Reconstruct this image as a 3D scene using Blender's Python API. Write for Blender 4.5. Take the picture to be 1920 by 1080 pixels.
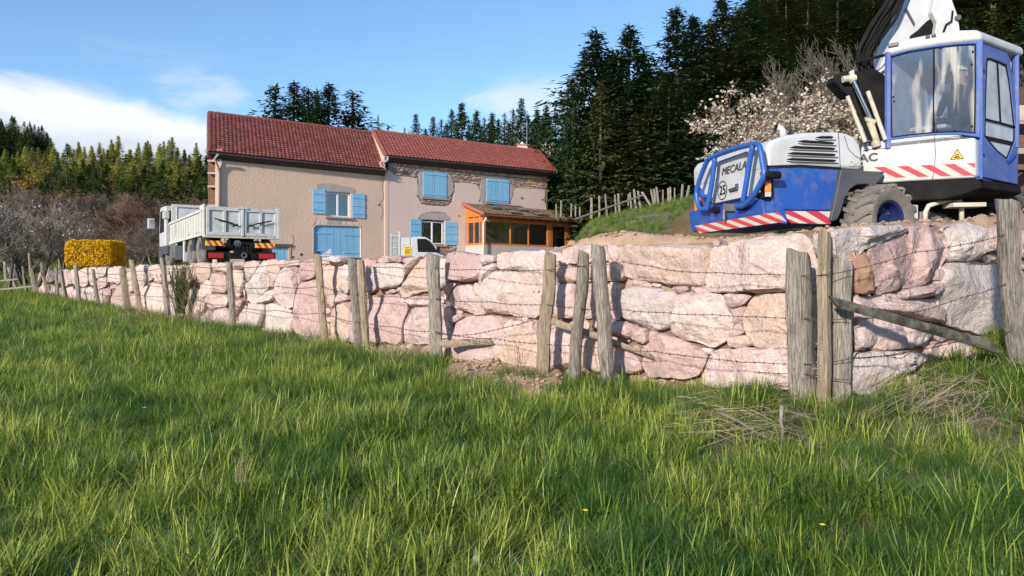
import bpy, math, random
import numpy as np
from mathutils import Vector, Matrix, noise
R = math.radians
rnd = random.Random(7)
for o in list(bpy.data.objects): bpy.data.objects.remove(o)
SC = bpy.context.scene
COL = SC.collection

# ---------------------------------------------------------------- camera
F = 1400.0; HY = 520.0                      # focal length and horizon row of the 1920 px wide photograph
cam_d = bpy.data.cameras.new('camera'); cam = bpy.data.objects.new('camera', cam_d); COL.objects.link(cam)
cam_d.sensor_width = 36; cam_d.lens = 36*F/1920; cam_d.shift_y = -(540-HY)/1920
cam_d.clip_start = .05; cam_d.clip_end = 3000
cam.location = (0, 0, 0); cam.rotation_euler = (R(90), 0, 0)
SC.camera = cam
# ---------------------------------------------------------------- light
SUN = Vector((-.52, -.854, 0)).normalized(); SUN_EL = 20.0
S3 = Vector((SUN.x*math.cos(R(SUN_EL)), SUN.y*math.cos(R(SUN_EL)), math.sin(R(SUN_EL))))
sl = bpy.data.lights.new('sun', 'SUN'); sun = bpy.data.objects.new('sun', sl); COL.objects.link(sun)
sl.energy = 4.6; sl.angle = R(2.6); sl.color = (1, .91, .78)
sun.rotation_euler = S3.to_track_quat('Z', 'Y').to_euler()
W = bpy.data.worlds.new('World'); SC.world = W; W.use_nodes = True
nt = W.node_tree; N = nt.nodes; L = nt.links; N.clear()
def wn(t, **k):
    n = N.new(t)
    for a, b in k.items(): setattr(n, a, b)
    return n
def wm(op, a, b=None, c=None, clamp=False):
    n = N.new('ShaderNodeMath'); n.operation = op; n.use_clamp = clamp
    for i, v in enumerate((a, b, c)):
        if v is None: continue
        if isinstance(v, (int, float)): n.inputs[i].default_value = v
        else: L.new(v, n.inputs[i])
    return n.outputs[0]
sky = wn('ShaderNodeTexSky', sky_type='NISHITA', sun_disc=False)
sky.sun_elevation = R(SUN_EL); sky.sun_rotation = math.atan2(SUN.x, SUN.y)
sky.altitude = 800; sky.air_density = 1.0; sky.dust_density = .6; sky.ozone_density = 2.0
tint = wn('ShaderNodeMix', data_type='RGBA', blend_type='MULTIPLY'); tint.inputs[0].default_value = 1
L.new(sky.outputs[0], tint.inputs[6]); tint.inputs[7].default_value = (.83, .99, 1.09, 1)
tc = wn('ShaderNodeTexCoord'); sep = wn('ShaderNodeSeparateXYZ'); L.new(tc.outputs['Generated'], sep.inputs[0])
hx = wm('SQRT', wm('ADD', wm('MULTIPLY', sep.outputs[0], sep.outputs[0]), wm('MULTIPLY', sep.outputs[1], sep.outputs[1])))
hx = wm('MAXIMUM', hx, .01)
el = wm('DIVIDE', sep.outputs[2], hx); az = wm('DIVIDE', sep.outputs[0], hx)
cv = wn('ShaderNodeCombineXYZ'); L.new(az, cv.inputs[0]); L.new(wm('DIVIDE', sep.outputs[1], hx), cv.inputs[1]); L.new(wm('MULTIPLY', el, 2.2), cv.inputs[2])
def wnoise(scale, detail=6, rough=.55, dist=.3):
    n = wn('ShaderNodeTexNoise'); n.inputs['Scale'].default_value = scale; n.inputs['Detail'].default_value = detail
    n.inputs['Roughness'].default_value = rough; n.inputs['Distortion'].default_value = dist
    L.new(cv.outputs[0], n.inputs['Vector']); return n.outputs[0]
def smooth(v, a, b):
    n = wn('ShaderNodeMapRange', interpolation_type='SMOOTHSTEP'); L.new(v, n.inputs[0])
    n.inputs[1].default_value = a; n.inputs[2].default_value = b; return n.outputs[0]
top = wm('MULTIPLY_ADD', az, -.118, .166)
n1 = wnoise(5.5, 8, .58, .5)
depth = wm('ADD', wm('SUBTRACT', top, el), wm('MULTIPLY', wm('SUBTRACT', n1, .49), .075))
bank = smooth(depth, -.004, .022)
n2 = wnoise(4.2, 7, .55, .4)
band = wm('MULTIPLY', smooth(el, .15, .20), wm('SUBTRACT', 1, smooth(el, .235, .29)))
puff = wm('MULTIPLY', wm('MULTIPLY', smooth(n2, .50, .66), band), .55)
mask = wm('MAXIMUM', bank, puff)
mask = wm('MULTIPLY', mask, .94)
cc = wn('ShaderNodeMix', data_type='RGBA')
L.new(smooth(wm('ADD', depth, wm('MULTIPLY', wm('SUBTRACT', wnoise(7, 5), .5), .12)), .015, .11), cc.inputs[0])
cc.inputs[6].default_value = (5.1, 5.15, 5.4, 1); cc.inputs[7].default_value = (3.0, 3.3, 3.9, 1)
mx = wn('ShaderNodeMix', data_type='RGBA'); L.new(mask, mx.inputs[0]); L.new(tint.outputs[2], mx.inputs[6]); L.new(cc.outputs[2], mx.inputs[7])
bg = wn('ShaderNodeBackground'); bg.inputs[1].default_value = .15; L.new(mx.outputs[2], bg.inputs[0])
wo = wn('ShaderNodeOutputWorld'); L.new(bg.outputs[0], wo.inputs[0])
SC.view_settings.view_transform = 'Standard'; SC.view_settings.look = 'None'
SC.view_settings.exposure = 0.43; SC.view_settings.gamma = 1
SC.cycles.max_bounces = 5; SC.cycles.transparent_max_bounces = 12; SC.cycles.diffuse_bounces = 3

# ---------------------------------------------------------------- helpers
def P(px, py, Y): return Vector(((px-960)/F*Y, Y, (HY-py)/F*Y))
def V(*a): return Vector(a)
def cl(x, a=0., b=1.): return max(a, min(b, x))
def ss(x, a, b):
    t = cl((x-a)/(b-a)); return t*t*(3-2*t)
WP = {}                                     # world position of an object's origin
def reg(o, parent, pos):
    COL.objects.link(o)
    pos = Vector(pos)
    if parent is not None:
        o.parent = parent; o.location = pos-WP[parent.name]
    else: o.location = pos
    WP[o.name] = pos
    return o
def tag(o, label=None, cat=None, group=None, kind=None):
    if label: o['label'] = label
    if cat: o['category'] = cat
    if group: o['group'] = group
    if kind: o['kind'] = kind
    return o
def empty(name, loc, label, cat, group=None):
    o = bpy.data.objects.new(name, None); o.empty_display_size = .2
    reg(o, None, loc); return tag(o, label, cat, group)
class MB:
    def __init__(s): s.v = []; s.f = []; s.m = []
    def add(s, vs, fs, m=0):
        k = len(s.v); s.v += [tuple(v) for v in vs]; s.f += [tuple(i+k for i in f) for f in fs]; s.m += [m]*len(fs); return s
    def prism(s, poly, vec, m=0):           # polygon of 3D points swept along vec
        n = len(poly); poly = [Vector(p) for p in poly]; vec = Vector(vec)
        nn = Vector((0, 0, 0))
        for i in range(n): nn += poly[i].cross(poly[(i+1) % n])
        if nn.dot(vec) > 0: poly = poly[::-1]
        vs = poly+[p+vec for p in poly]
        fs = [tuple(range(n)), tuple(range(2*n-1, n-1, -1))]+[(i, i+n, (i+1) % n+n, (i+1) % n) for i in range(n)]
        return s.add(vs, fs, m)
    def ring(s, outer, inner, vec, m=0):
        n = len(outer); vec = Vector(vec)
        vs = [Vector(p) for p in outer]+[Vector(p) for p in inner]; vs += [p+vec for p in vs]
        fs = []
        for i in range(n):
            j = (i+1) % n
            fs += [(i, j, j+n, i+n), (i+2*n, i+3*n, j+3*n, j+2*n), (i, i+2*n, j+2*n, j), (i+n, j+n, j+3*n, i+3*n)]
        return s.add(vs, fs, m)
    def box(s, o, a, b, c, m=0):            # corner o and three edge vectors
        o = Vector(o); a = Vector(a); b = Vector(b); c = Vector(c)
        if a.cross(b).dot(c) < 0: a, b = b, a
        vs = [o, o+a, o+a+b, o+b, o+c, o+a+c, o+a+b+c, o+b+c]
        return s.add(vs, [(3, 2, 1, 0), (4, 5, 6, 7), (0, 1, 5, 4), (1, 2, 6, 5), (2, 3, 7, 6), (3, 0, 4, 7)], m)
    def cbox(s, c, ex, ey, ez, m=0):        # centre and half vectors
        c = Vector(c); ex = Vector(ex); ey = Vector(ey); ez = Vector(ez)
        return s.box(c-ex-ey-ez, ex*2, ey*2, ez*2, m)
    def tube(s, pts, r, n=6, cap=True, m=0):
        pts = [Vector(p) for p in pts]; k = len(pts)
        rs = r if isinstance(r, (list, tuple)) else [r]*k
        vs = []; u = None
        for i, p in enumerate(pts):
            t = (pts[min(i+1, k-1)]-pts[max(i-1, 0)]).normalized()
            if u is None: u = t.orthogonal().normalized()
            else:
                u = u-t*u.dot(t)
                u = u.normalized() if u.length > 1e-6 else t.orthogonal().normalized()
            w = t.cross(u)
            for j in range(n):
                a = 2*math.pi*j/n
                vs.append(p+(u*math.cos(a)+w*math.sin(a))*rs[i])
        fs = [(i*n+j, i*n+(j+1) % n, (i+1)*n+(j+1) % n, (i+1)*n+j) for i in range(k-1) for j in range(n)]
        if cap: fs += [tuple(range(n-1, -1, -1)), tuple(range((k-1)*n, k*n))]
        return s.add(vs, fs, m)
    def lathe(s, c, axis, prof, n=24, m=0):  # prof: (distance along axis, radius)
        c = Vector(c); ax = Vector(axis).normalized(); u = ax.orthogonal().normalized(); w = ax.cross(u); vs = []
        for d, r in prof:
            for j in range(n):
                a = 2*math.pi*j/n; vs.append(c+ax*d+(u*math.cos(a)+w*math.sin(a))*r)
        fs = [(i*n+j, i*n+(j+1) % n, (i+1)*n+(j+1) % n, (i+1)*n+j) for i in range(len(prof)-1) for j in range(n)]
        return s.add(vs, fs, m)
    def mesh(s, name, mats, c=Vector((0, 0, 0)), smooth=False, sharp=None):
        me = bpy.data.meshes.new(name)
        me.from_pydata([(v[0]-c[0], v[1]-c[1], v[2]-c[2]) for v in s.v], [], s.f)
        if not isinstance(mats, (list, tuple)): mats = [mats]
        for m in mats: me.materials.append(m)
        if len(mats) > 1: me.polygons.foreach_set('material_index', s.m)
        if smooth or sharp:
            me.polygons.foreach_set('use_smooth', [True]*len(me.polygons))
            if sharp: me.set_sharp_from_angle(angle=R(sharp))
        me.update(); return me
    def build(s, name, mats, parent=None, smooth=False, sharp=None, bevel=0, origin=None, segs=2, **t):
        a = np.array(s.v); c = Vector((a.min(0)+a.max(0))/2) if origin is None else Vector(origin)
        o = bpy.data.objects.new(name, s.mesh(name, mats, c, smooth or bevel > 0, sharp or (40 if bevel > 0 else None)))
        reg(o, parent, c)
        if bevel:
            b = o.modifiers.new('bevel', 'BEVEL'); b.width = bevel; b.segments = segs; b.limit_method = 'ANGLE'; b.angle_limit = R(30)
            b.harden_normals = True
        return tag(o, **t)
class Plane:                                # a vertical plane through p0 along unit d, read in photo pixels
    def __init__(s, p0, d):
        s.p = Vector((p0[0], p0[1])); s.d = Vector((d[0], d[1])).normalized()
        n = Vector((s.d.y, -s.d.x))
        if n.dot(s.p) > 0: n = -n
        s.n = Vector((n.x, n.y, 0)); s.d3 = Vector((s.d.x, s.d.y, 0))
    def t(s, px):
        u = (px-960)/F; return (u*s.p.y-s.p.x)/(s.d.x-u*s.d.y)
    def Y(s, px): return s.p.y+s.d.y*s.t(px)
    def at(s, px, py, off=0): return P(px, py, s.off(off).Y(px)) if off else P(px, py, s.Y(px))
    def raw(s, px, py, off=0): return P(px, py, s.Y(px))+s.n*off
    def tz(s, t, z, off=0): return V(s.p.x+s.d.x*t, s.p.y+s.d.y*t, z)+s.n*off
    def z(s, px, py): return (HY-py)/F*s.Y(px)
    def off(s, o): return Plane((s.p.x+s.n.x*o, s.p.y+s.n.y*o), s.d)
def text(body, o, xd, size, mat, parent, name='lettering', yd=(0, 0, 1), align='CENTER', bold=0, shear=0, ext=.002, sx=1):
    c = bpy.data.curves.new(name, 'FONT'); c.body = body; c.size = size; c.align_x = align; c.align_y = 'CENTER'
    c.extrude = ext; c.offset = bold; c.shear = shear; c.materials.append(mat); c.resolution_u = 3
    t = bpy.data.objects.new(name, c); reg(t, parent, o)
    x = Vector(xd).normalized(); y = Vector(yd).normalized(); z = x.cross(y).normalized()
    R3 = Matrix((x, y, z)).transposed().to_4x4() @ Matrix.Diagonal((sx, 1, 1, 1))
    dg = bpy.context.evaluated_depsgraph_get(); me = bpy.data.meshes.new_from_object(t.evaluated_get(dg)); me.transform(R3); me.name = name
    bpy.data.objects.remove(t); q = bpy.data.objects.new(name, me); return reg(q, parent, o)

# ---------------------------------------------------------------- materials
def mat(name, col, col2=None, scale=4, rough=.8, bump=0, bscale=None, spec=.3, metal=0, obj_var=0, detail=5,
        lo=.35, hi=.65, dirt=None, dscale=2, damt=.5, coord='Object', stretch=None, transl=0, hue=0, crack=0, speck=None):
    m = bpy.data.materials.new(name); m.use_nodes = True; t = m.node_tree; n = t.nodes; l = t.links
    b = n['Principled BSDF']; b.inputs['Roughness'].default_value = rough; b.inputs['Metallic'].default_value = metal
    b.inputs['Specular IOR Level'].default_value = spec
    tcn = n.new('ShaderNodeTexCoord'); vec = tcn.outputs[coord] if coord != 'World' else n.new('ShaderNodeNewGeometry').outputs['Position']
    if stretch:
        mp = n.new('ShaderNodeMapping'); mp.inputs['Scale'].default_value = stretch; l.new(vec, mp.inputs[0]); vec = mp.outputs[0]
    oi = n.new('ShaderNodeObjectInfo')
    if coord == 'Object':
        ad = n.new('ShaderNodeVectorMath'); ad.operation = 'MULTIPLY_ADD'; l.new(oi.outputs['Random'], ad.inputs[0]); ad.inputs[1].default_value = (37, 53, 71); l.new(vec, ad.inputs[2]); vec = ad.outputs[0]
    def nz(sc, d=5, r=.6):
        q = n.new('ShaderNodeTexNoise'); q.inputs['Scale'].default_value = sc; q.inputs['Detail'].default_value = d; q.inputs['Roughness'].default_value = r
        l.new(vec, q.inputs['Vector']); return q.outputs[0]
    def mixc(fac, a, bb):
        q = n.new('ShaderNodeMix'); q.data_type = 'RGBA'
        if isinstance(fac, float): q.inputs[0].default_value = fac
        else: l.new(fac, q.inputs[0])
        for i, c in ((6, a), (7, bb)):
            if isinstance(c, tuple): q.inputs[i].default_value = (c[0], c[1], c[2], 1)
            else: l.new(c, q.inputs[i])
        return q.outputs[2]
    def mr(v, a, bb, c=0, d=1):
        q = n.new('ShaderNodeMapRange'); l.new(v, q.inputs[0])
        for i, x in enumerate((a, bb, c, d)): q.inputs[i+1].default_value = x
        return q.outputs[0]
    out = tuple(col)
    if col2: out = mixc(mr(nz(scale, detail), lo, hi), tuple(col), tuple(col2))
    if dirt: out = mixc(mr(nz(dscale, 6, .65), .5, .7, 0, damt), out, tuple(dirt))
    if speck: out = mixc(mr(nz(38, 3, .7), .54, .66, 0, .75), out, tuple(speck))
    if obj_var:
        h = n.new('ShaderNodeHueSaturation')
        if isinstance(out, tuple): h.inputs['Color'].default_value = (*out, 1)
        else: l.new(out, h.inputs['Color'])
        l.new(mr(oi.outputs['Random'], 0, 1, 1-obj_var, 1+obj_var), h.inputs['Value'])
        if hue:
            w = n.new('ShaderNodeMath'); w.operation = 'FRACT'; w2 = n.new('ShaderNodeMath'); w2.operation = 'MULTIPLY'; w2.inputs[1].default_value = 7.31
            l.new(oi.outputs['Random'], w2.inputs[0]); l.new(w2.outputs[0], w.inputs[0])
            l.new(mr(w.outputs[0], 0, 1, .5-hue, .5+hue), h.inputs['Hue'])
        out = h.outputs[0]
    if isinstance(out, tuple): b.inputs['Base Color'].default_value = (*out, 1)
    else: l.new(out, b.inputs['Base Color'])
    if bump:
        bp = n.new('ShaderNodeBump'); bp.inputs['Strength'].default_value = 1; bp.inputs['Distance'].default_value = bump
        hgt_ = nz(bscale or scale*3, 8, .65)
        if crack:
            wv = n.new('ShaderNodeTexNoise'); wv.inputs['Scale'].default_value = 2.5; wv.inputs['Detail'].default_value = 4; l.new(vec, wv.inputs['Vector'])
            vm = n.new('ShaderNodeVectorMath'); vm.operation = 'MULTIPLY_ADD'; l.new(wv.outputs['Color'], vm.inputs[0]); vm.inputs[1].default_value = (.7, .7, .7); l.new(vec, vm.inputs[2])
            for vs_, st in ((3.2, crack), (8.5, crack*.45)):
                vo = n.new('ShaderNodeTexVoronoi'); vo.feature = 'F1'; vo.distance = 'CHEBYCHEV'; vo.inputs['Scale'].default_value = vs_; l.new(vm.outputs[0], vo.inputs['Vector'])
                ma = n.new('ShaderNodeMath'); ma.operation = 'MULTIPLY_ADD'; l.new(vo.outputs['Distance'], ma.inputs[0]); ma.inputs[1].default_value = st; l.new(hgt_, ma.inputs[2]); hgt_ = ma.outputs[0]
        l.new(hgt_, bp.inputs['Height']); l.new(bp.outputs[0], b.inputs['Normal'])
    if transl:
        tr = n.new('ShaderNodeBsdfTranslucent')
        if isinstance(out, tuple): tr.inputs[0].default_value = (*out, 1)
        else: l.new(out, tr.inputs[0])
        ms = n.new('ShaderNodeMixShader'); ms.inputs[0].default_value = transl
        l.new(b.outputs[0], ms.inputs[1]); l.new(tr.outputs[0], ms.inputs[2]); l.new(ms.outputs[0], n['Material Output'].inputs[0])
    return m
def glassmat(name, tint_c, refl=.25, dirt=None, damt=0., streak=(14, 14, 1.2), dlo=.45, dhi=.7, rough=.02, dmin=0.):
    m = bpy.data.materials.new(name); m.use_nodes = True; t = m.node_tree; n = t.nodes; l = t.links; n.clear()
    tr = n.new('ShaderNodeBsdfTransparent'); tr.inputs[0].default_value = (*tint_c, 1)
    gl = n.new('ShaderNodeBsdfGlossy'); gl.inputs['Roughness'].default_value = rough; gl.inputs[0].default_value = (.95, .97, 1, 1)
    fr = n.new('ShaderNodeFresnel'); fr.inputs[0].default_value = 1.5
    ad = n.new('ShaderNodeMath'); ad.operation = 'ADD'; ad.use_clamp = True; ad.inputs[1].default_value = refl; l.new(fr.outputs[0], ad.inputs[0])
    m1 = n.new('ShaderNodeMixShader'); l.new(ad.outputs[0], m1.inputs[0]); l.new(tr.outputs[0], m1.inputs[1]); l.new(gl.outputs[0], m1.inputs[2])
    out = m1.outputs[0]
    if dirt:
        tcn = n.new('ShaderNodeTexCoord'); mp = n.new('ShaderNodeMapping'); mp.inputs['Scale'].default_value = streak; l.new(tcn.outputs['Object'], mp.inputs[0])
        q = n.new('ShaderNodeTexNoise'); q.inputs['Scale'].default_value = 1; q.inputs['Detail'].default_value = 5; q.inputs['Distortion'].default_value = .4; l.new(mp.outputs[0], q.inputs['Vector'])
        mr = n.new('ShaderNodeMapRange'); l.new(q.outputs[0], mr.inputs[0]); mr.inputs[1].default_value = dlo; mr.inputs[2].default_value = dhi; mr.inputs[3].default_value = dmin; mr.inputs[4].default_value = damt
        df = n.new('ShaderNodeBsdfDiffuse'); df.inputs[0].default_value = (*dirt, 1)
        m2 = n.new('ShaderNodeMixShader'); l.new(mr.outputs[0], m2.inputs[0]); l.new(out, m2.inputs[1]); l.new(df.outputs[0], m2.inputs[2]); out = m2.outputs[0]
    o = n.new('ShaderNodeOutputMaterial'); l.new(out, o.inputs[0]); return m
M = {}
M['stone'] = mat('pink_granite', (.535, .405, .385), (.43, .30, .28), 3, .9, .045, 11, obj_var=.11, hue=.010, dirt=(.64, .57, .54), dscale=7, damt=.8, crack=.8, speck=(.70, .64, .61))
M['stone_grey'] = mat('grey_granite', (.52, .45, .43), (.44, .36, .34), 3, .9, .04, 11, crack=.8, speck=(.66, .64, .64), obj_var=.08, dirt=(.58, .45, .42), dscale=4, damt=.5)
M['stone_ochre'] = mat('ochre_granite', (.52, .40, .345), (.43, .31, .265), 3, .9, .04, 11, crack=.8, speck=(.68, .60, .55), obj_var=.08, dirt=(.55, .36, .25), dscale=3, damt=.6)
M['stone_red'] = mat('red_granite', (.48, .34, .325), (.38, .25, .24), 3, .9, .045, 11, crack=.8, speck=(.60, .50, .49), obj_var=.1, dirt=(.5, .38, .34), dscale=5, damt=.5)
M['chink'] = mat('orange_chink', (.42, .255, .175), (.33, .19, .13), 4, .9, .01, 12, obj_var=.1)
M['backfill'] = mat('red_backfill', (.26, .16, .12), (.17, .10, .075), 3, 1, .03, 12)
M['soil'] = mat('tan_soil', (.42, .30, .21), (.30, .20, .14), 3, 1, .03, 9, dirt=(.40, .24, .14), dscale=1.5, damt=.6, coord='World')
M['brown_soil'] = mat('brown_soil', (.15, .105, .052), (.095, .065, .032), 4, 1, .06, 7, dirt=(.10, .10, .035), dscale=2, damt=.5, coord='World')
M['gravel'] = mat('terrace_gravel', (.30, .25, .20), (.22, .18, .14), 2, 1, .02, 12, coord='World')
M['turf'] = mat('turf', (.045, .075, .018), (.08, .085, .03), .8, 1, .03, 6, coord='World', dirt=(.09, .07, .04), dscale=.5, damt=.4)
M['bankturf'] = mat('bank_turf', (.05, .085, .022), (.12, .12, .045), 1.2, 1, .05, 5, coord='World', dirt=(.26, .19, .12), dscale=.35, damt=.5)
M['forestfloor'] = mat('forest_floor', (.035, .04, .018), (.07, .06, .03), .3, 1, .1, 2, coord='World')
M['post'] = mat('weathered_wood', (.39, .35, .31), (.13, .11, .09), 7, .9, .014, 22, spec=.15, stretch=(11, 11, .7), obj_var=.12, dirt=(.07, .06, .05), dscale=9, damt=.9)
M['post_warm'] = mat('warm_wood', (.40, .33, .25), (.19, .145, .10), 6, .9, .012, 22, spec=.15, stretch=(11, 11, .7), obj_var=.1, dirt=(.12, .10, .07), dscale=7, damt=.6)
M['log_dark'] = mat('dark_log', (.12, .115, .095), (.035, .032, .028), 9, .95, .01, 22, spec=.1, dirt=(.26, .25, .22), dscale=6, damt=.6)
M['lichen'] = mat('lichen', (.30, .30, .23), (.22, .20, .15), 20, 1, .003, 40)
M['wire'] = mat('rusty_wire', (.10, .065, .05), (.05, .035, .03), 20, .7, metal=.5)
M['bark'] = mat('bark', (.13, .11, .10), (.06, .05, .045), 5, .95, .01, 18, obj_var=.15)
M['bark_pale'] = mat('pale_bark', (.24, .21, .18), (.12, .10, .085), 5, .95, .01, 18, obj_var=.15)
M['twig_red'] = mat('reddish_twigs', (.19, .115, .075), (.10, .06, .045), 2, .95, obj_var=.2)
M['twig_grey'] = mat('grey_twigs', (.20, .17, .14), (.10, .085, .07), 2, .95, obj_var=.2)
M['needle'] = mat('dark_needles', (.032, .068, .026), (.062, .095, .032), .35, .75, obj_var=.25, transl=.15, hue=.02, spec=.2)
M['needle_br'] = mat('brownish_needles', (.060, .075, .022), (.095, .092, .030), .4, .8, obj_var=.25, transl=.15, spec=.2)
M['needle_lit'] = mat('sun_painted_needles', (.34, .35, .070), (.44, .41, .11), .3, .75, obj_var=.25, transl=.3, hue=.015, spec=.2)  # sunlight on the upper forest rows put into a brighter, yellower needle colour
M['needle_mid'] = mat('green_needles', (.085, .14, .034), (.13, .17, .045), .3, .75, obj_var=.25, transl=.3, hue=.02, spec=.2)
M['bud'] = mat('olive_buds', (.16, .15, .05), (.10, .10, .03), 1, .9, transl=.2)
M['orange_leaf'] = mat('orange_leaves', (.32, .17, .04), (.2, .13, .04), 1, .9, transl=.2)
M['blossom'] = mat('cream_blossom', (.68, .63, .55), (.48, .42, .35), 3, .9, transl=.25)
M['blossom_w'] = mat('white_blossom', (.66, .62, .62), (.46, .42, .42), 3, .9, transl=.25)
M['forsythia'] = mat('forsythia_petals', (.78, .50, .008), (.60, .34, .005), 4, .8, transl=.3)
M['broom'] = mat('broom_green', (.075, .105, .030), (.13, .13, .05), 3, .85)
M['straw'] = mat('straw', (.56, .47, .32), (.36, .29, .19), 3, .9, obj_var=.2, transl=.25)
M['brown_stem'] = mat('brown_stem', (.20, .12, .07), (.12, .07, .04), 8, .9)
M['leaf'] = mat('weed_leaf', (.07, .14, .03), (.04, .09, .02), 4, .6, transl=.25)
M['dandelion'] = mat('yellow_petals', (.8, .6, .01), rough=.7)
# house
M['render_barn'] = mat('rough_render', (.66, .465, .35), (.59, .44, .34), .35, .95, .02, 9, coord='World', dirt=(.46, .40, .33), dscale=.25, damt=.5)
M['render_house'] = mat('smooth_render', (.65, .50, .44), (.60, .46, .405), .4, .95, .004, 9, coord='World', dirt=(.44, .36, .31), dscale=.5, damt=.35)
M['mortar'] = mat('old_mortar', (.33, .275, .225), (.25, .20, .165), 2, 1, .02, 9, coord='World')
M['mortar_grey'] = mat('grey_mortar', (.42, .38, .36), (.35, .31, .29), 3, 1, .015, 9, coord='World')
M['rub_a'] = mat('rubble_brown', (.36, .25, .19), (.26, .17, .13), 5, .95, .01, 12, coord='World')
M['rub_b'] = mat('rubble_pink', (.47, .32, .27), (.36, .24, .20), 5, .95, .01, 12, coord='World')
M['rub_c'] = mat('rubble_ochre', (.58, .38, .15), (.46, .31, .16), 5, .95, .01, 12, coord='World')
M['rub_d'] = mat('rubble_pale', (.50, .42, .34), (.40, .32, .27), 5, .95, .01, 12, coord='World')
M['brick'] = mat('red_brick', (.50, .17, .09), (.40, .13, .07), 5, .9)
M['tile_a'] = mat('tile_red', (.21, .068, .056), (.17, .055, .047), 1.3, .7, spec=.25)
M['tile_b'] = mat('tile_red_b', (.27, .09, .072), (.215, .07, .056), 1.3, .7, spec=.25)
M['tile_c'] = mat('tile_dark', (.15, .04, .034), (.19, .055, .045), 1.3, .7, spec=.25)
M['tile_d'] = mat('tile_bright', (.36, .12, .092), (.31, .10, .078), 1.3, .7, spec=.25)
M['tile_e'] = mat('tile_bright_b', (.31, .095, .074), (.27, .085, .066), 1.3, .7, spec=.25)
M['tile_f'] = mat('tile_bright_c', (.29, .075, .06), (.34, .09, .07), 1.3, .7, spec=.25)
M['moss_a'] = mat('old_tile', (.20, .135, .085), (.12, .10, .06), 2, .95, dirt=(.16, .16, .08), dscale=3, damt=.6)
M['moss_b'] = mat('old_tile_b', (.26, .15, .10), (.16, .12, .07), 2, .95, dirt=(.10, .10, .05), dscale=3, damt=.6)
M['zinc'] = mat('dark_zinc', (.14, .12, .125), (.10, .085, .09), 3, .5, metal=.3)
M['pipe'] = mat('brown_pipe', (.34, .27, .25), rough=.5)
M['bluep'] = mat('blue_shutter_paint', (.19, .44, .64), (.24, .49, .69), 3, .6, obj_var=.06, dirt=(.33, .52, .66), dscale=6, damt=.4, stretch=(3, 3, .6))
M['whitep'] = mat('white_joinery', (.74, .74, .76), rough=.4)
M['sill'] = mat('stone_sill', (.36, .31, .28), rough=.9)
M['darkwood'] = mat('dark_eave_timber', (.07, .045, .035), rough=.9)
M['barnwood'] = mat('barn_timber', (.17, .10, .065), (.11, .065, .04), 4, .9, stretch=(1, 1, 4))
M['oak'] = mat('orange_oak', (.56, .19, .045), (.45, .14, .03), 3, .45, spec=.4)
M['concrete'] = mat('pale_concrete', (.50, .45, .41), (.43, .39, .36), 1.5, .9)
M['curtain'] = mat('white_curtain', (.70, .71, .76), (.5, .52, .58), 12, .9)
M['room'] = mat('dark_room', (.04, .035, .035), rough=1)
M['red_cloth'] = mat('red_cloth', (.35, .03, .03), rough=.9)
M['glass_house'] = glassmat('window_glass', (.55, .6, .65), .12)
M['glass_oak'] = glassmat('sunroom_glass', (.62, .64, .68), .10)
# machines
M['white'] = mat('machine_white', (.50, .51, .53), (.45, .46, .475), 2, .42, spec=.45, dirt=(.42, .38, .33), dscale=4, damt=.6)
M['cream'] = mat('machine_cream', (.56, .52, .43), (.47, .42, .33), 3, .5, dirt=(.26, .20, .13), dscale=5, damt=.7)
M['blue'] = mat('machine_blue', (.010, .058, .30), (.014, .075, .34), 2, .38, spec=.5, dirt=(.16, .15, .17), dscale=5, damt=.5)
M['blue_fade'] = mat('faded_blue', (.065, .105, .34), (.095, .14, .39), 2, .55, spec=.4, dirt=(.22, .23, .32), dscale=3, damt=.5)
M['blue_tube'] = mat('tube_blue', (.016, .085, .38), (.024, .11, .42), 3, .4, spec=.5, dirt=(.06, .06, .12), dscale=6, damt=.5)
M['black'] = mat('machine_black', (.010, .010, .012), (.02, .019, .018), 4, .75, spec=.06)
M['plastic'] = mat('dark_plastic', (.045, .05, .06), (.07, .075, .085), 2, .55, spec=.4)
M['slot'] = mat('slot_black', (.006, .006, .007), rough=.9)
M['redp'] = mat('warning_red', (.52, .025, .055), (.44, .03, .05), 4, .45, spec=.4)
M['redo'] = mat('warning_scarlet', (.60, .05, .03), (.5, .05, .04), 4, .45, spec=.4)
M['stripe_w'] = mat('warning_white', (.55, .51, .44), (.47, .43, .37), 4, .5)
M['yellow'] = mat('sign_yellow', (.80, .56, .03), rough=.5)
M['tyre'] = mat('dusty_tyre', (.13, .12, .115), (.21, .185, .16), 4, .95, .006, 20)
M['tyre_b'] = mat('black_tyre', (.035, .035, .037), (.09, .085, .08), 4, .95)
M['rim'] = mat('blue_rim', (.012, .022, .09), rough=.5)
M['chrome'] = mat('chrome_rod', (.75, .75, .77), rough=.15, metal=1)
M['red_lens'] = mat('red_lens', (.42, .015, .02), rough=.2, spec=.6)
M['orange_lens'] = mat('orange_lens', (.85, .25, .04), rough=.2, spec=.6)
M['clear_lens'] = mat('clear_lens', (.5, .45, .4), rough=.2, spec=.6)
M['steel'] = mat('grey_steel', (.19, .19, .195), (.13, .12, .12), 3, .5, metal=.4)
M['bedwhite'] = mat('tipper_paint', (.55, .55, .53), (.48, .47, .44), 1.2, .55, dirt=(.42, .38, .32), dscale=2.5, damt=.6)
M['bedgrey'] = mat('tipper_rear_paint', (.54, .56, .57), (.46, .47, .47), 1.5, .55, dirt=(.30, .24, .18), dscale=3, damt=.6)
M['glass_cab'] = glassmat('dirty_cab_glass', (.80, .85, .92), .06, (.56, .53, .48), .80, (7, 7, 1.0), .53, .72, dmin=.0)
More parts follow.
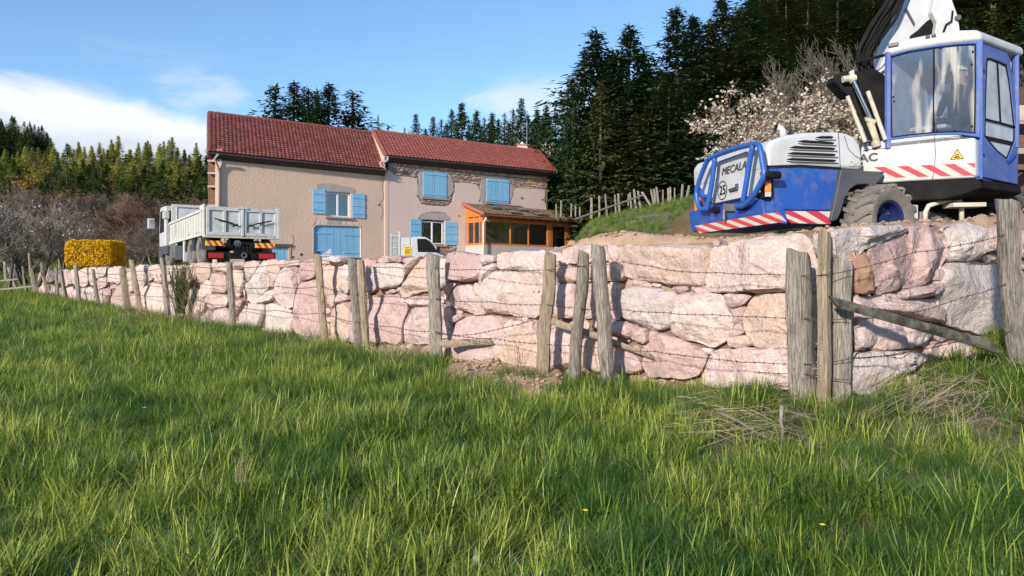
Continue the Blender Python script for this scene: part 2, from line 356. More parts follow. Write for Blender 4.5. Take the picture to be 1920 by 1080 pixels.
M['glass_door'] = glassmat('hazy_door_glass', (.74, .8, .86), .16, (.62, .68, .76), .80, (3, 3, 3), .25, .75, dmin=.38)
M['glass_car'] = glassmat('car_glass', (.3, .34, .38), .2)
M['seat'] = mat('seat_fabric', (.03, .035, .06), rough=.9)
# ---------------------------------------------------------------- terrain
WL = Plane((3.41, 7.35), (-.646, .763)); WR = Plane((3.41, 7.35), (.873, .487)); XC = 1610
def Yw(u):
    px = 960+F*u
    return WL.Y(px) if px < XC else WR.Y(px)
def nz(x, y, z=0): return noise.noise(Vector((x, y, z)))
def G(x, y):
    z = -1.52+.10*ss(y, 3, 8)
    z += .28*ss(x, 1.4, 3.6)*ss(y, 3, 8)+.42*ss(x, 3.5, 5.6)*ss(y, 4.5, 7.6)
    z += .10*ss(-x, 8, 22)+.12*ss(y, 20, 45)
    z += .05*nz(x*.5, y*.5)+.03*nz(x*1.7, y*1.7, 4)
    return z
def T(x, y):
    u = x/max(y, 1)
    z = .36+.12*ss(u, .1, .4)*(1-ss(y, 16, 24))+.45*ss(y, 26, 40)*(1-ss(-u, .32, .45))
    # grassy bank right of the house
    b = ss(u, .055, .115)
    z += b*(ss(y, 24, 42)*(1.95+.235*(x-2.5)*ss(x, 0, 3))*.97)
    z += b*max(0, min(y, 104)-50)*.40+(1-b)*max(0, min(y, 160)-62)*.17
    z += (1-b)*ss(y, 55, 62)*.4
    z += .25*nz(x*.12, y*.12)*ss(y, 30, 60)+.06*nz(x*.9, y*.9)
    return z
def far_hill(x, y):                          # a higher ridge beyond the left-hand forest
    return 38*math.exp(-(((x+212)/55)**2+((y-310)/90)**2))
def H(x, y):
    m = ss(y, 60, 70)
    g = G(x, min(y, 60)); t = T(x, y)+far_hill(x, y)
    if y > 260: t = T(x, 260)+far_hill(x, y)
    return g+(t-g)*m
def sheet(name, xs, ys, fn, m, kind='structure', parent=None, smooth=True):
    vs = []; fs = []; n = len(ys)
    for x in xs:
        for y in ys: vs.append(fn(x, y))
    for i in range(len(xs)-1):
        for j in range(n-1): fs.append((i*n+j, (i+1)*n+j, (i+1)*n+j+1, i*n+j+1))
    o = MB().add(vs, fs).build(name, m, parent, smooth=smooth, origin=(0, 0, 0)); o['kind'] = kind; return o
def spaced(a, b, n, p=2.0):
    out = []
    for i in range(n):
        t = 2*i/(n-1)-1; out.append((a+b)/2+(b-a)/2*math.copysign(abs(t)**p, t))
    return out
xs = spaced(-700, 700, 171, 2.6)
ys = [-12+i*1.2 for i in range(10)]+[i*.45 for i in range(0, 90)]+[40.5+1.5*i for i in range(30)]+[86+6*i for i in range(24)]+[230+25*i for i in range(16)]+[650+i*120 for i in range(6)]
gd = sheet('ground', xs, ys, lambda x, y: (x, y, H(x, y)), M['turf']); gd.data.materials.append(M['forestfloor'])
for p in gd.data.polygons: p.material_index = 1 if p.center.y > 66 else 0
us = [(-.632+i*.0125) for i in range(150)]
def tfan(u, k):
    y0 = Yw(u)+.50; y = y0+(76-y0)*k**1.7 if y0 < 60 else 60
    z = T(u*y, y)-1.6*ss(y, 69, 75)
    if k == 0: z = -1.5
    return (u*y, y, z)
te = sheet('terrace', us, [0]+[.0005+i/70 for i in range(71)], tfan, M['gravel'])
te.data.materials.append(M['bankturf']); te.data.materials.append(M['turf']); te.data.materials.append(M['forestfloor'])
for p in te.data.polygons:
    c = p.center; u = c.x/c.y
    p.material_index = 3 if c.y > 45.5 and u > .0 else 1 if (u > .055 and c.y > 23) else 2 if (u < -.33 or c.y > 55) else 0

# ---------------------------------------------------------------- retaining wall of rough boulders
def conv(ox, oy, s, polys): return [[(ox+x/s, oy+y/s) for x, y in p] for p in polys]
A = conv(800, 430, 3.484, [
 [(135,155),(210,145),(330,162),(345,200),(368,232),(337,332),(250,345),(145,330),(128,240)],
 [(333,163),(442,172),(436,214),(372,236),(348,200)],
 [(442,172),(482,145),(640,138),(780,142),(785,200),(778,287),(600,272),(450,258)],
 [(785,145),(880,152),(932,235),(850,248),(782,250)],
 [(890,128),(940,104),(1040,95),(1110,100),(1160,106),(1170,150),(1172,218),(930,228),(895,175)],
 [(1166,104),(1240,108),(1240,212),(1178,218)],
 [(848,248),(980,236),(985,343),(845,345)],
 [(988,232),(1180,222),(1238,218),(1288,300),(1270,337),(1180,332),(990,345)],
 [(88,192),(128,200),(130,240),(145,330),(88,400)],
 [(370,240),(440,222),(444,262),(395,320),(350,370),(335,368),(345,300)],
 [(150,350),(198,350),(150,405),(135,460),(118,462),(122,415)],
 [(205,368),(280,360),(330,420),(372,470),(385,550),(332,555),(200,520),(150,480),(152,420)],
 [(312,350),(350,372),(375,437),(322,440),(305,400)],
 [(450,265),(600,278),(760,292),(742,420),(718,578),(560,558),(400,550),(380,480),(360,390),(388,340)],
 [(845,360),(968,352),(972,500),(955,590),(822,562),(830,450)],
 [(1000,350),(1090,345),(1100,578),(1000,580)],
 [(1185,336),(1262,352),(1250,440),(1258,585),(1212,592),(1188,480)],
 [(88,490),(150,508),(160,580),(165,702),(88,715)],
 [(142,580),(225,550),(240,570),(170,612),(142,612)],
 [(182,600),(245,556),(380,558),(520,584),(508,680),(440,770),(385,880),(300,905),(170,870),(165,720)],
 [(90,722),(162,715),(160,860),(92,858)],
 [(525,588),(620,606),(600,640),(545,690),(470,770),(415,860),(400,900),(388,880),(440,780),(500,690)],
 [(688,590),(718,600),(722,935),(560,940),(446,902),(446,840),(492,720),(590,640)],
 [(735,585),(815,600),(940,652),(1000,690),(1030,760),(1020,900),(930,905),(740,930)],
 [(1045,700),(1110,720),(1210,760),(1215,930),(1110,935),(1025,900),(1030,780)],
 [(1100,588),(1220,598),(1330,610),(1382,648),(1348,720),(1240,690),(1110,650)],
 [(1235,772),(1330,800),(1400,868),(1398,935),(1230,940)]])
B = conv(1140, 400, 3.176, [
 [(45,192),(200,184),(400,182),(628,190),(618,250),(602,320),(580,437),(400,430),(200,397),(80,370),(45,290)],
 [(636,196),(720,178),(850,158),(1040,138),(1170,125),(1240,200),(1262,300),(1260,462),(1060,466),(650,472),(585,430),(602,330)],
 [(135,390),(245,400),(245,440),(152,437),(130,425)],
 [(252,412),(296,420),(288,438),(255,435)],
 [(130,432),(270,440),(417,480),(388,560),(382,660),(310,706),(180,660),(70,620),(68,520),(90,455)],
 [(378,440),(470,430),(472,460),(420,477)],
 [(488,440),(580,432),(622,470),(520,477)],
 [(428,476),(560,471),(690,490),(692,560),(752,640),(710,762),(620,797),(500,757),(370,720),(380,600),(400,530)],
 [(697,478),(860,485),(800,545),(740,562),(700,522)],
 [(700,568),(812,552),(795,650),(770,655),(720,690),(715,640)],
 [(720,692),(775,655),(806,715),(712,737)],
 [(714,745),(830,723),(862,785),(770,802),(725,790)],
 [(880,480),(1060,468),(1255,468),(1260,800),(1060,803),(870,797),(812,720),(800,620),(832,530)],
 [(153,700),(220,680),(226,777),(150,750)],
 [(230,702),(286,700),(242,777),(228,772)],
 [(300,708),(400,740),(540,800),(592,862),(520,975),(380,985),(240,975),(200,890),(240,800),(250,745)],
 [(545,805),(610,810),(600,840),(555,832)],
 [(640,812),(820,802),(1060,806),(1250,810),(1250,1040),(800,1050),(560,1020),(590,880)]])
Cc = conv(1440, 360, 2.7, [
 [(205,205),(330,205),(360,230),(345,330),(450,345),(430,520),(250,520),(240,330)],
 [(345,208),(430,178),(560,168),(700,172),(722,198),(640,222),(508,288),(430,275),(452,330),(448,350),(360,340)],
 [(512,284),(610,232),(712,200),(736,300),(728,440),(650,500),(545,518),(555,480),(522,380)],
 [(432,280),(505,300),(552,500),(470,520),(438,440)],
 [(724,180),(860,170),(920,232),(922,330),(862,420),(802,470),(690,487),(730,400),(738,282)],
 [(902,180),(1050,155),(1092,210),(1092,330),(1060,352),(920,347),(925,240)],
 [(1080,187),(1180,170),(1290,165),(1290,300),(1190,300),(1100,310),(1096,220)],
 [(900,362),(1190,355),(1300,350),(1300,660),(1190,690),(1100,720),(905,670),(880,560),(870,480)],
 [(680,502),(870,460),(882,490),(830,525),(690,542)],
 [(868,390),(918,400),(882,450),(860,440)],
 [(470,540),(640,510),(760,545),(870,540),(906,600),(906,670),(700,622),(480,562)],
 [(428,530),(480,570),(492,665),(497,782),(430,797)],
 [(490,575),(640,625),(690,720),(682,802),(560,806),(500,762)],
 [(690,630),(860,680),(815,740),(760,782),(700,797)],
 [(415,815),(560,805),(700,800),(815,830),(750,880),(700,905),(690,1010),(420,1030)],
 [(830,760),(1000,760),(1160,790),(1100,850),(900,880),(820,860)],
 [(250,520),(430,520),(430,800),(250,800)],
 [(250,805),(412,808),(412,1000),(250,1000)]])
D = conv(420, 440, 4.155, [
 [(70,215),(165,212),(157,270),(75,262)],
 [(167,212),(280,203),(200,350),(152,362),(145,290)],
 [(283,215),(343,200),(333,300),(340,420),(262,540),(200,527),(147,470),(150,400),(212,340)],
 [(347,197),(365,197),(352,330),(362,400),(340,400),(338,300)],
 [(368,195),(420,192),(440,268),(380,420),(354,380),(356,330)],
 [(425,205),(480,193),(470,260),(437,257)],
 [(482,203),(592,198),(587,240),(530,257),(472,262)],
 [(442,270),(575,245),(560,380),(550,480),(540,572),(455,562),(385,482),(395,390)],
 [(600,210),(700,188),(702,330),(622,355),(575,397),(565,320)],
 [(75,268),(143,292),(148,370),(130,470),(85,487)],
 [(232,542),(335,430),(383,430),(360,520),(300,537)],
 [(602,370),(712,345),(748,500),(742,800),(620,790),(540,768),(518,690),(532,600),(560,480),(577,400)],
 [(98,510),(155,513),(112,600),(95,642)],
 [(120,560),(200,530),(302,545),(290,640),(245,782),(110,760),(103,620)],
 [(307,550),(370,532),(517,582),(503,660),(452,810),(300,785),(320,650)],
 [(520,600),(525,720),(510,790),(460,800),(480,700)],
 [(760,180),(812,178),(795,232),(765,232)],
 [(812,178),(890,163),(985,173),(940,227),(860,237),(805,227)],
 [(772,240),(925,240),(923,330),(898,440),(870,512),(810,577),(778,430),(765,330)],
 [(930,235),(990,235),(1000,300),(960,470),(915,412),(928,330)],
 [(905,440),(958,480),(975,505),(870,545),(878,510)],
 [(848,560),(978,512),(990,640),(992,850),(870,840),(812,780),(808,600)],
 [(1000,545),(1100,525),(1115,640),(1110,850),(1000,850)],
 [(1095,190),(1182,178),(1187,280),(1180,430),(1120,452),(1105,520),(1010,525),(1005,400),(1030,300),(1040,200)],
 [(1188,180),(1280,163),(1292,210),(1193,217)],
 [(1285,168),(1372,163),(1378,215),(1292,210)],
 [(1378,183),(1482,178),(1472,237),(1378,227)],
 [(1190,222),(1340,220),(1422,240),(1392,360),(1350,402),(1200,437),(1180,350)],
 [(1488,190),(1538,163),(1430,300),(1398,315),(1430,235)],
 [(1542,168),(1600,160),(1690,165),(1690,430),(1600,432),(1500,452),(1390,502),(1378,470),(1352,430),(1402,380),(1432,300)],
 [(1118,480),(1345,465),(1402,502),(1432,580),(1382,690),(1380,850),(1150,850),(1120,640)],
 [(1402,530),(1442,482),(1590,482),(1690,480),(1690,540),(1580,552),(1490,577)],
 [(1442,592),(1500,562),(1590,560),(1690,560),(1690,850),(1400,850),(1390,700)]])
E = conv(0, 440, 4.0, [
 [(285,300),(330,265),(408,258),(412,350),(330,375),(290,370)],
 [(288,380),(400,372),(420,420),(412,480),(330,470),(285,450)],
 [(412,262),(440,265),(448,368),(418,380)],
 [(440,265),(522,262),(537,370),(500,400),(452,372)],
 [(425,400),(470,400),(500,500),(430,490)],
 [(472,405),(545,385),(562,515),(502,510)],
 [(525,262),(586,258),(590,390),(540,372)],
 [(590,255),(650,245),(660,370),(602,400),(590,330)],
 [(565,400),(598,402),(600,520),(565,510)],
 [(602,402),(690,390),(697,530),(600,520)],
 [(655,245),(720,245),(702,380),(665,372)],
 [(725,245),(800,240),(790,302),(730,332),(710,305)],
 [(742,332),(800,312),(812,370),(740,415),(706,400),(712,350)],
 [(805,248),(905,235),(912,350),(870,370),(817,360),(800,310)],
 [(738,418),(817,390),(822,460),(800,555),(745,550),(706,500)],
 [(872,382),(910,370),(965,380),(965,560),(820,560),(826,460)],
 [(945,262),(985,240),(1002,350),(1000,432),(960,442),(920,360)],
 [(1010,235),(1110,225),(1090,350),(1062,432),(1030,420),(1005,350)],
 [(1115,228),(1190,225),(1210,300),(1150,332),(1100,350)],
 [(1160,327),(1205,305),(1215,365),(1160,352)],
 [(970,442),(1040,442),(1060,575),(975,575)],
 [(1082,390),(1130,360),(1210,372),(1225,450),(1240,620),(1150,605),(1060,580),(1070,460)],
 [(1215,235),(1290,232),(1282,350),(1228,362)],
 [(1232,370),(1290,380),(1302,620),(1260,620)],
 [(1296,232),(1330,235),(1305,330),(1350,395),(1375,470),(1300,480)],
 [(1330,240),(1400,222),(1442,330),(1422,400),(1352,392),(1302,330)],
 [(1402,215),(1562,208),(1562,320),(1502,372),(1442,330)],
 [(1380,412),(1500,402),(1502,520),(1482,660),(1380,650),(1340,520)],
 [(1500,385),(1560,332),(1592,430),(1552,480),(1510,600),(1503,500)],
 [(1580,208),(1672,212),(1642,270),(1590,267)],
 [(1675,212),(1750,212),(1740,290),(1690,285),(1650,268)],
 [(1592,290),(1690,282),(1702,435),(1590,430),(1570,350)],
 [(1562,480),(1602,442),(1702,452),(1710,532),(1600,560),(1560,532)],
 [(1600,572),(1712,542),(1740,700),(1600,680)],
 [(1500,612),(1590,562),(1592,670),(1490,662)]])
stones = [(p, 0) for p in A+B+Cc+D+E]
def inpoly(x, y, p):
    c = False; j = len(p)-1
    for i in range(len(p)):
        xi, yi = p[i]; xj, yj = p[j]
        if (yi > y) != (yj > y) and x < (xj-xi)*(y-yi)/(yj-yi)+xi: c = not c
        j = i
    return c
def dedge(x, y, p):
    d = 1e9
    for i in range(len(p)):
        x1, y1 = p[i-1]; x2, y2 = p[i]; dx, dy = x2-x1, y2-y1
        t = cl(((x-x1)*dx+(y-y1)*dy)/(dx*dx+dy*dy+1e-9)); d = min(d, math.hypot(x-x1-t*dx, y-y1-t*dy))
    return d
TOPL = [(70,508),(135,503),(200,500),(300,497),(430,490),(500,488),(600,484),(635,482),(750,480),(840,477),(950,474),(1070,462),(1150,456),(1300,452),(1400,446),(1500,430),(1620,424),(1700,422),(1780,420),(1890,424),(1935,424)]
BOTL = [(70,556),(110,560),(200,576),(300,600),(430,632),(520,640),(635,655),(750,672),(840,695),(950,705),(1150,720),(1300,725),(1500,742),(1610,740),(1700,720),(1800,690),(1890,655),(1935,650)]
def lin(L_, x):
    for i in range(len(L_)-1):
        if x <= L_[i+1][0]: return L_[i][1]+(L_[i+1][1]-L_[i][1])*(x-L_[i][0])/(L_[i+1][0]-L_[i][0])
    return L_[-1][1]
# wedge small stones into the gaps between the big ones
fr = random.Random(11)
boxes = [(min(a for a, b in p)-12, max(a for a, b in p)+12, min(b for a, b in p)-12, max(b for a, b in p)+12, p) for p, k in stones]
for tr in range(7000):
    x = fr.uniform(70, 1935); yt, yb = lin(TOPL, x)+3, lin(BOTL, x)-2; y = fr.uniform(yt, yb); d = 26; bad = False
    for x0, x1, y0, y1, p in boxes:
        if x0-14 < x < x1+14 and y0-14 < y < y1+14:
            if inpoly(x, y, p): bad = True; break
            d = min(d, dedge(x, y, p))
            if d < 4: bad = True; break
    if bad: continue
    d = min(d, abs(y-yt)+4); a = fr.uniform(0, 3); n = fr.choice((5, 6, 7)); e = fr.uniform(1, 1.35)
    pl = [(x+d*e*math.cos(a+i*2*math.pi/n)*fr.uniform(.85, 1.15), y+d*math.sin(a+i*2*math.pi/n)*fr.uniform(.85, 1.15)) for i in range(n)]
    stones.append((pl, 1)); boxes.append((min(q[0] for q in pl), max(q[0] for q in pl), min(q[1] for q in pl), max(q[1] for q in pl), pl))
wall = empty('retaining_wall', (WL.p.x, WL.p.y, -1.3), 'dry retaining wall of big pink boulders holding up the terrace', 'wall')
def boulder(poly, small, k):
    rr = random.Random(k*13+5)
    cx = sum(a for a, b in poly)/len(poly); cy = sum(b for a, b in poly)/len(poly)
    pl = WL if cx < XC+4 else WR
    q = [(pl.t(a), pl.z(a, b)) for a, b in poly]
    cs = sum(a for a, b in q)/len(q); cz = sum(b for a, b in q)/len(q)
    w = max(a for a, b in q)-min(a for a, b in q); h = max(b for a, b in q)-min(b for a, b in q); size = math.sqrt(w*h)
    g = 1+.018/size                          # nearly touching neighbours
    q = [(cs+(a-cs)*g, cz+(b-cz)*g) for a, b in q]
    # round the corners once, then resample
    r = []
    for i in range(len(q)):
        a, b = q[i], q[(i+1) % len(q)]
        r += [(a[0]*.84+b[0]*.16, a[1]*.84+b[1]*.16), (a[0]*.16+b[0]*.84, a[1]*.16+b[1]*.84)]
    per = [0]
    for i in range(len(r)): per.append(per[-1]+math.dist(r[i], r[(i+1) % len(r)]))
    pxw = max(a for a, b in poly)-min(a for a, b in poly)
    n = 12 if small or pxw < 16 else 22 if pxw < 45 else 40
    out = []; j = 0
    for i in range(n):
        d = per[-1]*i/n
        while per[j+1] < d: j += 1
        a, b = r[j % len(r)], r[(j+1) % len(r)]; t = (d-per[j])/max(1e-6, per[j+1]-per[j])
        s, z = a[0]+(b[0]-a[0])*t, a[1]+(b[1]-a[1])*t
        jx = size*.035*nz(s*6, z*6, k); jz = size*.035*nz(s*6, z*6, k+50); out.append((s+jx, z+jz))
    D0 = min(.125, .26*size)*rr.uniform(.8, 1.2)*(1 if not small else .55)
    base = rr.uniform(-.06, .03) if not small else rr.uniform(-.12, -.05)
    cuts = []
    E_ = []
    m = len(q)
    for i in range(m):
        a, b = q[i], q[(i+1) % m]; ex, ez = b[0]-a[0], b[1]-a[1]; l = math.hypot(ex, ez)+1e-6
        nx, nzz = ez/l, -ex/l
        if (cs-a[0])*nx+(cz-a[1])*nzz < 0: nx, nzz = -nx, -nzz
        E_.append((a, nx, nzz, rr.uniform(1.0, 4.0)*(D0/.12)))
    for i in range(rr.choice((2, 3, 4))):
        an = rr.uniform(0, 6.28); cuts.append((math.cos(an), math.sin(an), rr.uniform(.15, .5), D0*rr.uniform(.75, 1.1)))
    def hgt(s, z):
        v = D0
        for a, nx, n2, sl in E_:
            d = (s-a[0])*nx+(z-a[1])*n2; v = min(v, max(0, d)*sl+.0)
        for c, sn, sl, h0 in cuts: v = min(v, h0-((s-cs)*c+(z-cz)*sn)*sl)
        v = max(v, -.03)
        return v+D0*.30*nz(s*3.2, z*3.2, k)+D0*.30*abs(nz(s*8, z*8, k+9))+.016*nz(s*21, z*21, k)
    rings = [1, .95, .88, .78, .66, .52, .36, .18] if n > 30 else [1, .93, .84, .70, .52, .30] if n >= 20 else [1, .85, .5]
    vs = []; fs = []
    T_ = .34 if not small else .16
    for (s, z) in out: vs.append(pl.tz(cs+(s-cs)*.8, cz+(z-cz)*.84, base-T_))
    for (s, z) in out: vs.append(pl.tz(s, z, base-.06))
    for rk in rings:
        for (s, z) in out:
            a, b = cs+(s-cs)*rk, cz+(z-cz)*rk; vs.append(pl.tz(a, b, base+hgt(a, b) if rk < 1 else base+.012*nz(a*8, b*8)))
    vs.append(pl.tz(cs, cz, base+hgt(cs, cz))); nr = len(rings)+2
    for i in range(nr-1):
        for j in range(n): fs.append((i*n+j, i*n+(j+1) % n, (i+1)*n+(j+1) % n, (i+1)*n+j))
    for j in range(n): fs.append(((nr-1)*n+j, (nr-1)*n+(j+1) % n, nr*n))
    # orientation: make the cap face the camera
    a, b, c = Vector(vs[fs[-1][0]]), Vector(vs[fs[-1][1]]), Vector(vs[fs[-1][2]])
    if (b-a).cross(c-a).dot(pl.n) < 0: fs = [f[::-1] for f in fs]
    mt = M['stone']; x = rr.random()
    if small: mt = M['chink'] if x < .14 else M['stone_ochre'] if x < .4 else M['stone_red'] if x < .6 else M['stone']
    elif x < .17: mt = M['stone_grey']
    elif x < .34: mt = M['stone_ochre']
    elif x < .43: mt = M['stone_red']
    for (gx, gy, mm) in ((1215, 575, 'stone_grey'), (1810, 555, 'stone_grey'), (1805, 450, 'stone_grey'), (1850, 450, 'stone_ochre'), (1615, 505, 'chink'), (455, 590, 'stone_grey'), (700, 590, 'stone_red'), (565, 590, 'stone_red'),
                       (1640, 680, 'stone_grey'), (1290, 590, 'stone'), (955, 700, 'stone'), (1650, 505, 'stone_red'), (1740, 480, 'stone_red'), (1165, 535, 'stone_red')):
        if inpoly(gx, gy, poly): mt = M[mm]
    MB().add(vs, fs).build('boulder', mt, wall, sharp=32)
for k, (p, s) in enumerate(stones): boulder(p, s, k)
# packed earth behind the stones, seen through the joints
bv = []; bf = []
cols = [70+i*15 for i in range(125)]
for x in cols:
    pl = WL if x < XC else WR
    for y, o in ((lin(TOPL, x)+5, -.30), (lin(TOPL, x)+6, -.12), (lin(BOTL, x)+12, -.10)): bv.append(pl.at(x, y, o))
for i in range(len(cols)-1):
    for j in range(2): bf.append((i*3+j, i*3+j+1, (i+1)*3+j+1, (i+1)*3+j))
MB().add(bv, bf).build('earth_backing', M['backfill'], wall)

# heaps of soil
def heap(name, plan, zf, m, label, cat, step=.12, rough_=.06, kind=None, cut=-1e9):
    x0, x1, y0, y1 = plan; nx = int((x1-x0)/step)+1; ny = int((y1-y0)/step)+1
    vs = []; fs = []
    for i in range(nx):
        for j in range(ny):
            x = x0+i*step; y = y0+j*step; z = zf(x, y)
            z += rough_*(nz(x*2.3, y*2.3, 1)+.7*nz(x*6, y*6, 2)+.5*nz(x*13, y*13, 3))
            vs.append((x, y, z))
    ok = [v[2] > cut for v in vs]
    fs = [f for f in ((i*ny+j, (i+1)*ny+j, (i+1)*ny+j+1, i*ny+j+1) for i in range(nx-1) for j in range(ny-1)) if all(ok[q] for q in f)]
    o = MB().add(vs, fs).build(name, m, None, smooth=True); return tag(o, label, cat, None, kind)
RP = [(1040,470),(1075,458),(1120,448),(1150,440),(1185,438),(1215,441),(1240,446),(1290,447),(1340,450),(1420,446),(1500,440),(1540,433),(1560,431),(1640,424),(1720,419),(1790,420),(1850,410),(1900,400),(1960,395)]
def ridge_z(x, y):
    u = x/y; px = 960+F*u; yw = Yw(u); d = y-yw
    hpix = lin(RP, px); ztop = (HY-hpix)/F*(yw+.9)
    b = ss(d, .03, .55)*(1-ss(d, 1.3, 2.6)*(.9 if px < 1300 else .3))
    return -.2+(ztop+.2)*b if d > .0 else -9
heap('tan_soil_ridge', (.3, 8.6, 7.4, 14.5), ridge_z, M['soil'], 'long low ridge of loose tan soil along the wall top', 'soil', .07, .05, 'stuff', -.8)
def cone_z(x, y):
    c = P(1345, 342, 16.5); r = math.hypot(x-c.x, (y-c.y))
    return max(-.3, c.z-r*.93)
heap('compost_heap', (1.5, 7.8, 13.2, 20), cone_z, M['brown_soil'], 'steep brown heap of compost behind the excavator', 'soil heap', .09, .05)
# bare patch at the foot of the wall
def patch_z(x, y):
    u = x/y; px = 960+F*u; yw = Yw(u); d = yw-y
    e = ss(px, 800, 850)*(1-ss(px, 1045, 1075))*(1-ss(d, 1.9, 2.9))
    if d < -.1: return -9
    return G(x, y)-.12+e*.20*(1+.4*nz(x*2, y*2))
heap('bare_soil_patch', (-1.6, 1.2, 8.6, 13.4), patch_z, M['soil'], 'bare tan soil at the foot of the wall where grass is missing', 'soil', .06, .03, 'stuff', -8)
# lumps of earth along the top of the wall
lump = MB()
def blob(mb, c, r, n=8, k=0, fl=.7, m=0):
    vs = []; rings_ = 4
    for i in range(1, rings_):
        th = math.pi*i/rings_
        for j in range(n):
            ph = 2*math.pi*j/n; d = Vector((math.sin(th)*math.cos(ph), math.sin(th)*math.sin(ph), math.cos(th)*fl))
            vs.append(Vector(c)+d*r*(1+.45*noise.noise(d*1.6+Vector(c)*7)))
    vs += [Vector(c)+Vector((0, 0, r*fl)), Vector(c)-Vector((0, 0, r*fl))]; t, b = len(vs)-2, len(vs)-1
    fs = [(i*n+j, (i+1)*n+j, (i+1)*n+(j+1) % n, i*n+(j+1) % n) for i in range(rings_-2) for j in range(n)]
    fs += [(t, j, (j+1) % n) for j in range(n)]+[(b, (rings_-2)*n+(j+1) % n, (rings_-2)*n+j) for j in range(n)]
    mb.add(vs, fs, m)
for i in range(420):
    px = rnd.uniform(1040, 1930); pl = WL if px < XC else WR; d = rnd.uniform(.15, .9); Y = pl.Y(px)+d; x = (px-960)/F*Y
    blob(lump, (x, Y, ridge_z(x, Y)+rnd.uniform(0, .02)), rnd.uniform(.010, .034)*(1+1.2*(rnd.random() > .93)), 6)
for i in range(260):
    px = rnd.uniform(830, 1060); Y = WL.Y(px)-rnd.uniform(.1, 2.2); x = (px-960)/F*Y
    blob(lump, (x, Y, patch_z(x, Y)+.01), rnd.uniform(.008, .04), 6)
lump.build('soil_clods', M['soil'], None, sharp=40, label='loose tan clods scattered along the wall top and over the bare patch', cat='soil', kind='stuff')
def hit(px, py, up=0):                       # where the line of sight through a photo pixel meets the meadow
    Y = 2.5
    while Y < 60 and (HY-py)/F*Y > H((px-960)/F*Y, Y)+up: Y += .02
    return P(px, py, Y)
rocks = [(1716, 712, 22, 6.6, 'pale ochre stone half sunk in grass right of the corner posts', 'stone_ochre'), (1622, 722, 13, 6.9, 'small yellowish stone at the foot of the corner posts', 'stone_ochre'),
         (1700, 818, 11, 5.2, 'small white stone lying in the grass below the dark brace log', 'stone_grey'), (1722, 690, 14, 7.2, 'small ochre stone touching the foot of the wall', 'stone_ochre')]
for px, py, r, Y, lb, mt in rocks:
    c_ = hit(px, py+r*.3); b_ = MB(); blob(b_, c_, r/F*c_.y, 9, 0, .75); b_.build('loose_stone', M[mt], None, sharp=35, label=lb, cat='stone')
# ---------------------------------------------------------------- barbed wire fence
fence = empty('barbed_wire_fence', (WL.p.x-.4, WL.p.y-.6, -1.25), 'barbed wire fence on grey split wooden posts in front of the boulder wall', 'fence')
WF = WL.off(.42)
def Yf(px): return WF.Y(min(px, XC-60)) if px < 1700 else 7.25
def post(x0, y0, x1, y1, w, m='post', label=None, Y=None, square=.6, parent=fence, sides=9, dY=0, depth=.8, name='post', chip=True):
    Y = (Y or Yf((x0+x1)/2))+dY; a, b = P(x0, y0, Y), P(x1, y1, Y); b = b+(b-a).normalized()*.18
    r = w/2/F*Y; n = sides; k = int(cl((b-a).length/.06, 6, 26)); vs = []; fs = []; seed = x0*.37
    ax = (b-a).normalized(); ux = Vector((1, 0, 0)); ux = (ux-ax*ux.dot(ax)).normalized(); uy = ax.cross(ux)
    rr = random.Random(int(x0)); rot = rr.uniform(0, 1.5)
    rad = [rr.uniform(.80, 1.12) for _ in range(n)]
    for i in range(k+1):
        t = i/k; c = a+(b-a)*t+ux*r*.28*nz(t*2.2, seed)+uy*r*.2*nz(t*2, seed+9)
        for j in range(n):
            an = 2*math.pi*j/n+rot; R_ = r*rad[j]*(1+.16*nz(t*5, j*.7, seed)+.12*nz(t*15, j*1.3, seed))*(1.0+.06*t)
            e = 0
            if i == 0: e = r*.22*nz(j*.9, seed)+r*.30*math.cos(an); R_ *= .93
            vs.append(c+ux*math.cos(an)*R_+uy*math.sin(an)*R_*depth+ax*e)
    fs = [(i*n+j, (i+1)*n+j, (i+1)*n+(j+1) % n, i*n+(j+1) % n) for i in range(k) for j in range(n)]
    vs.append(a+ax*r*.0); fs += [(j, (j+1) % n, len(vs)-1) for j in range(n)]
    o = MB().add(vs, fs).build(name, M[m], parent, sharp=38)
    if label: o['label'] = label
    return o
POSTS = [
 (1499,472,1506,748,52,'post','thick square-cut corner post with knots',.0), (1548,434,1543,750,22,'post_warm','thin split stake between the two corner posts',-.03), (1581,488,1574,748,40,'post','pale cracked corner post behind the thin stake',.12),
 (1888,376,1906,645,45,'post',None,0), (1033,474,1017,703,25,'post_warm',None,0), (1095,472,1078,703,24,'post',None,0), (1121,460,1142,706,29,'post',None,-.1),
 (812,476,818,680,23,'post',None,0), (660,485,672,655,17,'post',None,0), (677,487,686,656,14,'post_warm',None,-.1), (595,477,609,634,14,'post_warm',None,0),
 (429,492,438,628,14,'post',None,0), (304,483,315,592,11,'post',None,0), (246,487,264,583,10,'post_warm',None,0), (229,503,238,583,12,'post_warm',None,-.3),
 (175,505,186,578,7,'post',None,0), (142,496,148,566,9,'post',None,0), (114,507,124,563,7,'post',None,0), (105,502,109,556,6,'post',None,.8),
 (78,504,92,560,7,'post_warm',None,0), (57,502,68,552,7,'post',None,.5), (42,500,50,550,6,'post',None,0), (15,501,32,550,6,'post',None,0)]
for q in POSTS:
    post(*q[:5], m=q[5], label=q[6], dY=q[7], depth=.6 if q[0] == 1499 else .85, sides=10 if q[4] > 20 else 7)
